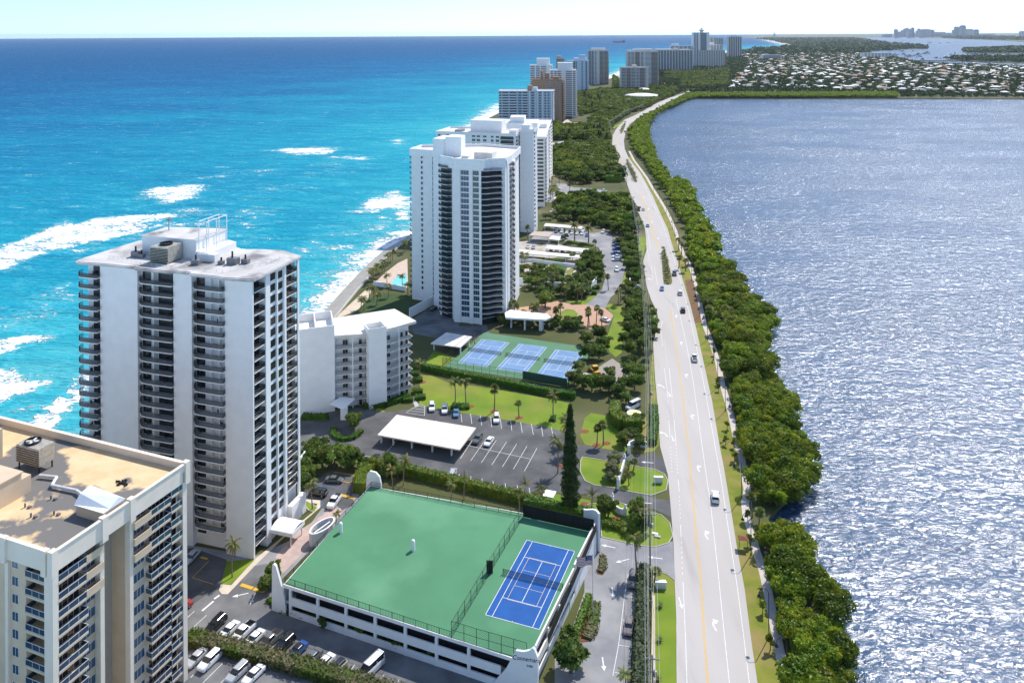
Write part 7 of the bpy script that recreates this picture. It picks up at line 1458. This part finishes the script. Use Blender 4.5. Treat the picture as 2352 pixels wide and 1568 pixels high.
c = G(10, 905, 720); t = thing('bench_shelter', 'rusty red square roofed board beside the sidewalk', 'shelter', (c[0]-.8, c[1]+2.5, 0), R(-10)); part('roof', MB().add([(-1.2,-1,2.3),(1.2,-1,2.3),(1.2,1,2.3),(-1.2,1,2.3),(0,0,2.7)], [(0,1,4),(1,2,4),(2,3,4),(3,0,4),(0,3,2,1)]), M('rusty_roof', (.22,.07,.04), .8), t)
for x in (-.9, .9): part('post', MB().tube((x,0,0),(x,0,2.3),.06,6), darkrail, t)
c = G(10, 925, 520); t = thing('bench', 'dark bench on the wide paved spot of the sidewalk', 'bench', (*c, .1), R(80)); part('seat', MB().box(-.9,-.25,.4,.9,.25,.46), plast, t); part('backrest', MB().box(-.9,.2,.5,.9,.28,.9), plast, t)
for x in (-.75, .75): part('leg', MB().box(x-.04,-.22,0,x+.04,.24,.4), plast, t)
# ------------------------------------------------------------------ neighbourhood, boats, skyline
hoodp = GG(0, [(1585,205),(1700,203),(2060,212),(2250,222),(2700,224),(2700,158),(2352,156.5),(2250,153),(2112,149),(2060,139),(1984,124),(1920,112),(1838,109),(1700,121),(1722,150),(1690,175),(1600,190)])
wallc = [M('house_wall_white', (.72,.70,.66), .8), M('house_wall_cream', (.60,.52,.42), .8)]
roofs = [('white', M('white_tile_roof', (.80,.79,.77), .7, (.70,.69,.67), .5)), ('grey', M('grey_shingle_roof', (.33,.32,.31), .85, (.26,.25,.24), .5)), ('tan', M('tan_shingle_roof', (.42,.34,.26), .85, (.34,.27,.2), .5)), ('terracotta', M('terracotta_roof', (.46,.26,.17), .85, (.38,.2,.13), .5))]
def hip(mb, x0, y0, x1, y1, z0, z1, mi=0, o_=.8):
    x0 -= o_; y0 -= o_; x1 += o_; y1 += o_; r_ = min(x1-x0, y1-y0)/2*.95
    if x1-x0 >= y1-y0: a_, b_ = (x0+r_, (y0+y1)/2, z1), (x1-r_, (y0+y1)/2, z1); mb.add([(x0,y0,z0),(x1,y0,z0),(x1,y1,z0),(x0,y1,z0),a_,b_], [(0,1,5,4),(1,2,5),(2,3,4,5),(3,0,4)], mi)
    else: a_, b_ = ((x0+x1)/2, y0+r_, z1), ((x0+x1)/2, y1-r_, z1); mb.add([(x0,y0,z0),(x1,y0,z0),(x1,y1,z0),(x0,y1,z0),a_,b_], [(0,1,4),(1,2,5,4),(2,3,5),(3,0,4,5)], mi)
    return mb
HP_ = []
for ri, (rn, rm_) in enumerate(roofs):
    for v in range(3):
        wm_ = wallc[(ri+v) % 2]; Wx, Wy, st = (15+v*3, 10+v, 3.2+ (2.6 if v == 1 else 0)); t = thing('house', 'h', 'house')
        part('wall', MB().box(-Wx/2,-Wy/2,0,Wx/2,Wy/2,st).box(Wx*.1,-Wy/2-5,0,Wx/2-.5,-Wy/2,3.0), wm_, t)
        part('roof', hip(hip(MB(), -Wx/2,-Wy/2,Wx/2,Wy/2,st,st+2.1), Wx*.1,-Wy/2-5,Wx/2-.5,-Wy/2+2,3.0,4.6), rm_, t)
        for k in range(3): part('window', MB().box(-Wx/2+1.5+k*3.4,-Wy/2-.06,st-2.2,-Wx/2+3.4+k*3.4,-Wy/2,st-.9), glass, t)
        HP_.append((rn, t))
spots = []; Y = 1462
while Y < 6400:
    step = 27*(Y/1450)**.55; x = 250+random.uniform(0, 20)
    while x < Y*.75:
        c = (x+random.uniform(-4, 4), Y+random.uniform(-6, 6))
        if inpoly(c[0], c[1], hoodp) and (c[0] > .272*c[1] or Y > 3700) and random.random() < .78: spots.append(c)
        x += step
    Y += 33*(Y/1450)**1.05
W_ = [.36,.30,.26,.08]
for c in spots[:290]:
    rn = random.choices(range(4), W_)[0]; nm_, p = HP_[rn*3+random.randrange(3)]
    s = random.uniform(.7, 1.0); copy_tree(p, (*c, 0), R(random.choice((0, 90, 180))+random.uniform(-14, 14)), (s, s, 1), nm_+' roofed house in the leafy neighbourhood beyond the lagoon', nm_+' roofed houses beyond the lagoon')
mbw = MB(); mbr = MB()
for c in spots[290:]:
    s = random.uniform(.8, 1.3)*(1+(c[1]-2000)/9000); Wx, Wy = 18*s, 12*s; mi = random.choices(range(4), W_)[0]
    mbw.box(c[0]-Wx/2, c[1]-Wy/2, 0, c[0]+Wx/2, c[1]+Wy/2, 4.5); hip(mbr, c[0]-Wx/2, c[1]-Wy/2, c[0]+Wx/2, c[1]+Wy/2, 4.5, 7.2, mi)
t = thing('distant_houses', 'farther houses of the neighbourhood reaching to the inlet', 'houses'); t['kind'] = 'stuff'; part('walls', mbw, wallc[0], t); part('roofs', mbr, [r_[1] for r_ in roofs], t)
for _, p in HP_: drop(p)
t = gen_tower('hotel', 'long white five storey hotel in the middle of the far neighbourhood', (G(9,608,312)[0], G(9,608,312)[1]), 0, 80, 30, 20, 5, [(.05,.95,B,2,'solid',white2)], [], white2, roof_b, cat='hotel')
t = gen_tower('hotel', 'white club building near the far marina', (G(9,1400,300)[0], G(9,1400,300)[1]), 0, 120, 40, 22, 4, vbands(8,.2,'win'), [], white2, roof_b, cat='club house')
tg = M('neighbourhood_foliage', (.050,.095,.020), .8, (.11,.15,.035), .04, lo=.4, hi=.6)
def tree_ok(c): return all(abs(c[0]-s_[0]) > 11 or abs(c[1]-s_[1]) > 12 for s_ in near_sp.get((int(c[0]//40), int(c[1]//40)), ()))
near_sp = {}
for s_ in spots:
    for i in (-1, 0, 1):
        for j in (-1, 0, 1): near_sp.setdefault((int(s_[0]//40)+i, int(s_[1]//40)+j), []).append(s_)
far_l = [p for p in GG(0, [(1440,205),(1500,232),(1560,215),(1600,216),(2060,214),(2060,224.5),(2700,226),(2700,156),(2352,154.5),(2250,151),(2112,146),(2075,136),(1980,120.5),(2050,114.5),(2120,112),(2127,109.5),(2108,106.5),(2040,102),(2000,95),(1975,91),(1960,89),(1740,89.5),(1780,94.5),(1822,104),(1838,107),(1700,119.5),(1640,128),(1560,150),(1490,165),(1430,185)])]
t1s = [c for c in scatter(far_l, 12.5, holes0, ylim=(1400, 2150)) if tree_ok(c)]
stuff_clumps('neighbourhood_trees', t1s, 5.6, 4.2, 55, 1.9, tg, 'garden trees filling the neighbourhood beyond the lagoon', 'trees')
t2s = [c for c in scatter(far_l, 22, ylim=(2150, 4200)) if tree_ok(c)]
stuff_clumps('distant_trees', t2s, 5.5, 8, 40, 3.2, tg, 'far tree canopy of the barrier island', 'trees')
t3s = scatter(far_l, 80, ylim=(4200, 16000))
stuff_clumps('distant_trees', t3s, 9, 40, 46, 12, tg, 'farthest tree canopy running out to the inlet point', 'trees')
for nm_, pts, lb in (('isl', [(1585,348),(1700,345),(2100,328),(2700,320),(2700,392),(1900,388),(1620,388)], 'wooded island in the inlet, upper right'), ('isl', [(1375,468),(1500,461),(2000,458),(2700,443),(2700,512),(2352,508),(1900,500),(1600,492)], 'wooded sandy island in the inlet, lower right')):
    stuff_clumps('island_trees', scatter(GG(17, pts), 30), 12, 20, 60, 6, tg, lb, 'trees')
stuff_clumps('bank_trees', scatter(GG(17, [(1340,200),(1700,215),(2700,235),(2700,215),(1800,195),(1400,185)]), 110), 14, 60, 40, 18, tg, 'tree line on the far bank in front of the city', 'trees')
mb = MB(); p0_, p1_ = G(17, 960, 488), G(17, 1640, 490); mb.obox(p0_, p1_, 12, 2.2, 3.4)
for i in range(24): q_ = lerp(p0_, p1_, i/23); mb.box(q_[0]-2, q_[1]-4, -3, q_[0]+2, q_[1]+4, 2.2)
solid('low_bridge', mb, concrete, 'long low causeway bridge across the inlet', 'bridge')
mb = MB(); c = G(13, 620, 1340); c2 = G(13, 1050, 1345); mb.obox(c, c2, 14, 0, 5); solid('low_building', mb, roof_b, 'long low white roofed building among the trees beyond the far median', 'building')
# boats
bt = thing('boat', 'b', 'boat'); part('hull', loft([(-7,[(1.6,0),(2.0,1.2),(1.9,1.6)]),(2,[(1.7,0),(2.2,1.3),(2.1,1.7)]),(6,[(.8,.1),(1.2,1.6),(1.0,1.9)]),(8.5,[(.05,.9),(.1,1.9),(.05,2.1)])]), white2, bt); part('cabin', MB().box(-1.3,-3.5,1.6,1.3,2.5,3.4), glass, bt); part('flybridge', MB().box(-1.0,-2.8,3.4,1.0,1.2,4.2), white2, bt)
for i in range(75):
    t_, x, y = (17, random.uniform(700, 1500), random.uniform(220, 480)) if i < 30 else (17, random.uniform(700, 1130), random.uniform(400, 450)) if i < 50 else (17, random.uniform(1150, 2300), random.uniform(515, 560)) if i < 62 else (17, random.uniform(1350, 2350), random.uniform(395, 435))
    c = G(t_, x, y, -1); s = random.uniform(1.0, 2.2) if y < 480 else random.uniform(.8, 1.3)
    if y < 300 and x < 1180 and inpoly(c[0], c[1], far_l): continue
    copy_tree(bt, (*c, -1.1), random.uniform(0, 6.28), s, 'white boat lying in the inlet far to the right', 'boats in the inlet')
drop(bt)
c = G(14, 100, 298, -1.2); t = thing('cargo_ship', 'dark cargo ship far out on the sea near the horizon', 'ship', (*c, -1.2), R(90)); k = c[1]/9500
part('hull', loft([(-68*k,[(8*k,0),(11*k,10*k),(11*k,13*k)]),(55*k,[(8*k,0),(11*k,10*k),(11*k,13*k)]),(78*k,[(1,4),(4*k,14*k),(3*k,17*k)])]), M('ship_hull', (.03,.08,.16), .7), t); part('superstructure', MB().box(-9*k,-60*k,13*k,9*k,-38*k,32*k), M('ship_house', (.10,.16,.26), .7), t)
for yy in (-10, 15, 40): part('crane', MB().box(-1.5*k,yy*k,13*k,1.5*k,(yy+3)*k,34*k), MATS['ship_hull'], t)
wk = M('wake_foam', (.85,.87,.88), .8)
for t_, a_, b_, wd, lb in ((14,(300,388),(1180,422),9,'long thin white boat wake across the sea before the towers'),(14,(2170,232),(2350,232),16,'short white wake on the sea at the right'),(14,(830,212),(910,210),14,'faint short wake near the horizon')):
    A, Bq = G(t_, *a_, WZ), G(t_, *b_, WZ); mb = MB(); mb.add([(A[0],A[1]-wd,WZ+.35),(A[0],A[1]+wd,WZ+.35),(Bq[0],Bq[1]+wd*.3,WZ+.35),(Bq[0],Bq[1]-wd*.3,WZ+.35)], [(0,3,2,1)]); struct('wake', mb, wk)
# hazy city skyline
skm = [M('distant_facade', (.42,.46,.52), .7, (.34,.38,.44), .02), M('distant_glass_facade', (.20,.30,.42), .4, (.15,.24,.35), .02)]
YB = 13500
for i, (x0, x1, yt_, st) in enumerate(((733,770,88,0),(775,812,118,0),(815,845,100,0),(845,875,80,1),(875,905,70,0),(905,945,82,0),(945,977,68,1),(900,985,128,0),(1005,1048,105,0),(1022,1050,80,1),(1060,1105,92,0),(1080,1190,88,0),(1168,1228,96,1),(1235,1370,124,0),(1380,1450,132,0),(1458,1490,98,0),(1492,1542,56,1),(1545,1565,92,0),(1567,1625,40,1),(1625,1718,86,0),(1740,1786,92,1),(2332,2420,112,0),(600,700,152,0),(1230,1330,150,0),(1820,1990,150,0),(2050,2250,165,0))):
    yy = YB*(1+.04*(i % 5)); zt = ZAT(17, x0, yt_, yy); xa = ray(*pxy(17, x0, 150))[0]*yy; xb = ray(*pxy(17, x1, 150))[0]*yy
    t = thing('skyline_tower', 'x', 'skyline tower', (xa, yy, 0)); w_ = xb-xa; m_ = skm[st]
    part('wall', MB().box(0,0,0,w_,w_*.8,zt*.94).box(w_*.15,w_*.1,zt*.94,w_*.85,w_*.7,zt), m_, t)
    mb = MB(); n = max(3, int(zt/14))
    for k in range(1, n): mb.box(-.5, -.8, k*zt*.94/n, w_+.5, 0, k*zt*.94/n+4.5)
    part('window_bands', mb, glass_blue, t)
    desc = {0:'leftmost slim pale tower of the hazy city skyline',16:'tower with slanting top left of the tallest in the hazy skyline',18:'tallest tower of the hazy city skyline',19:'broad block right of the tallest skyline tower',20:'domed short tower right of the skyline group',21:'tower cut off by the right edge of the hazy skyline',12:'dark bluish block ending the left skyline cluster'}.get(i)
    t['label'] = desc or 'pale hazy block in the distant city skyline'
    if not desc: t['group'] = 'blocks of the distant city skyline'
solid('breakwater_tower', MB().lathe([(30,0),(26,60),(12,75),(0,110)], 12), skm[0], 'tiny spire tower on the far headland beside the sea', 'tower', loc=(*G(9,556,146),0))
# ------------------------------------------------------------------ the air
if HAZE > 0:
    hm = bpy.data.materials.new('haze'); hm.use_nodes = True; N, L = nodes_of(hm); N.remove(N['Principled BSDF'])
    pv = N.new('ShaderNodeVolumePrincipled'); pv.inputs['Density'].default_value = HAZE; pv.inputs['Color'].default_value = (.80,.90,1,1); pv.inputs['Anisotropy'].default_value = .5; L.new(pv.outputs[0], N['Material Output'].inputs['Volume'])
    link('haze', MB().box(-36000, -600, -7, 36000, 40000, 170).mesh('haze', hm), kind='stuff');
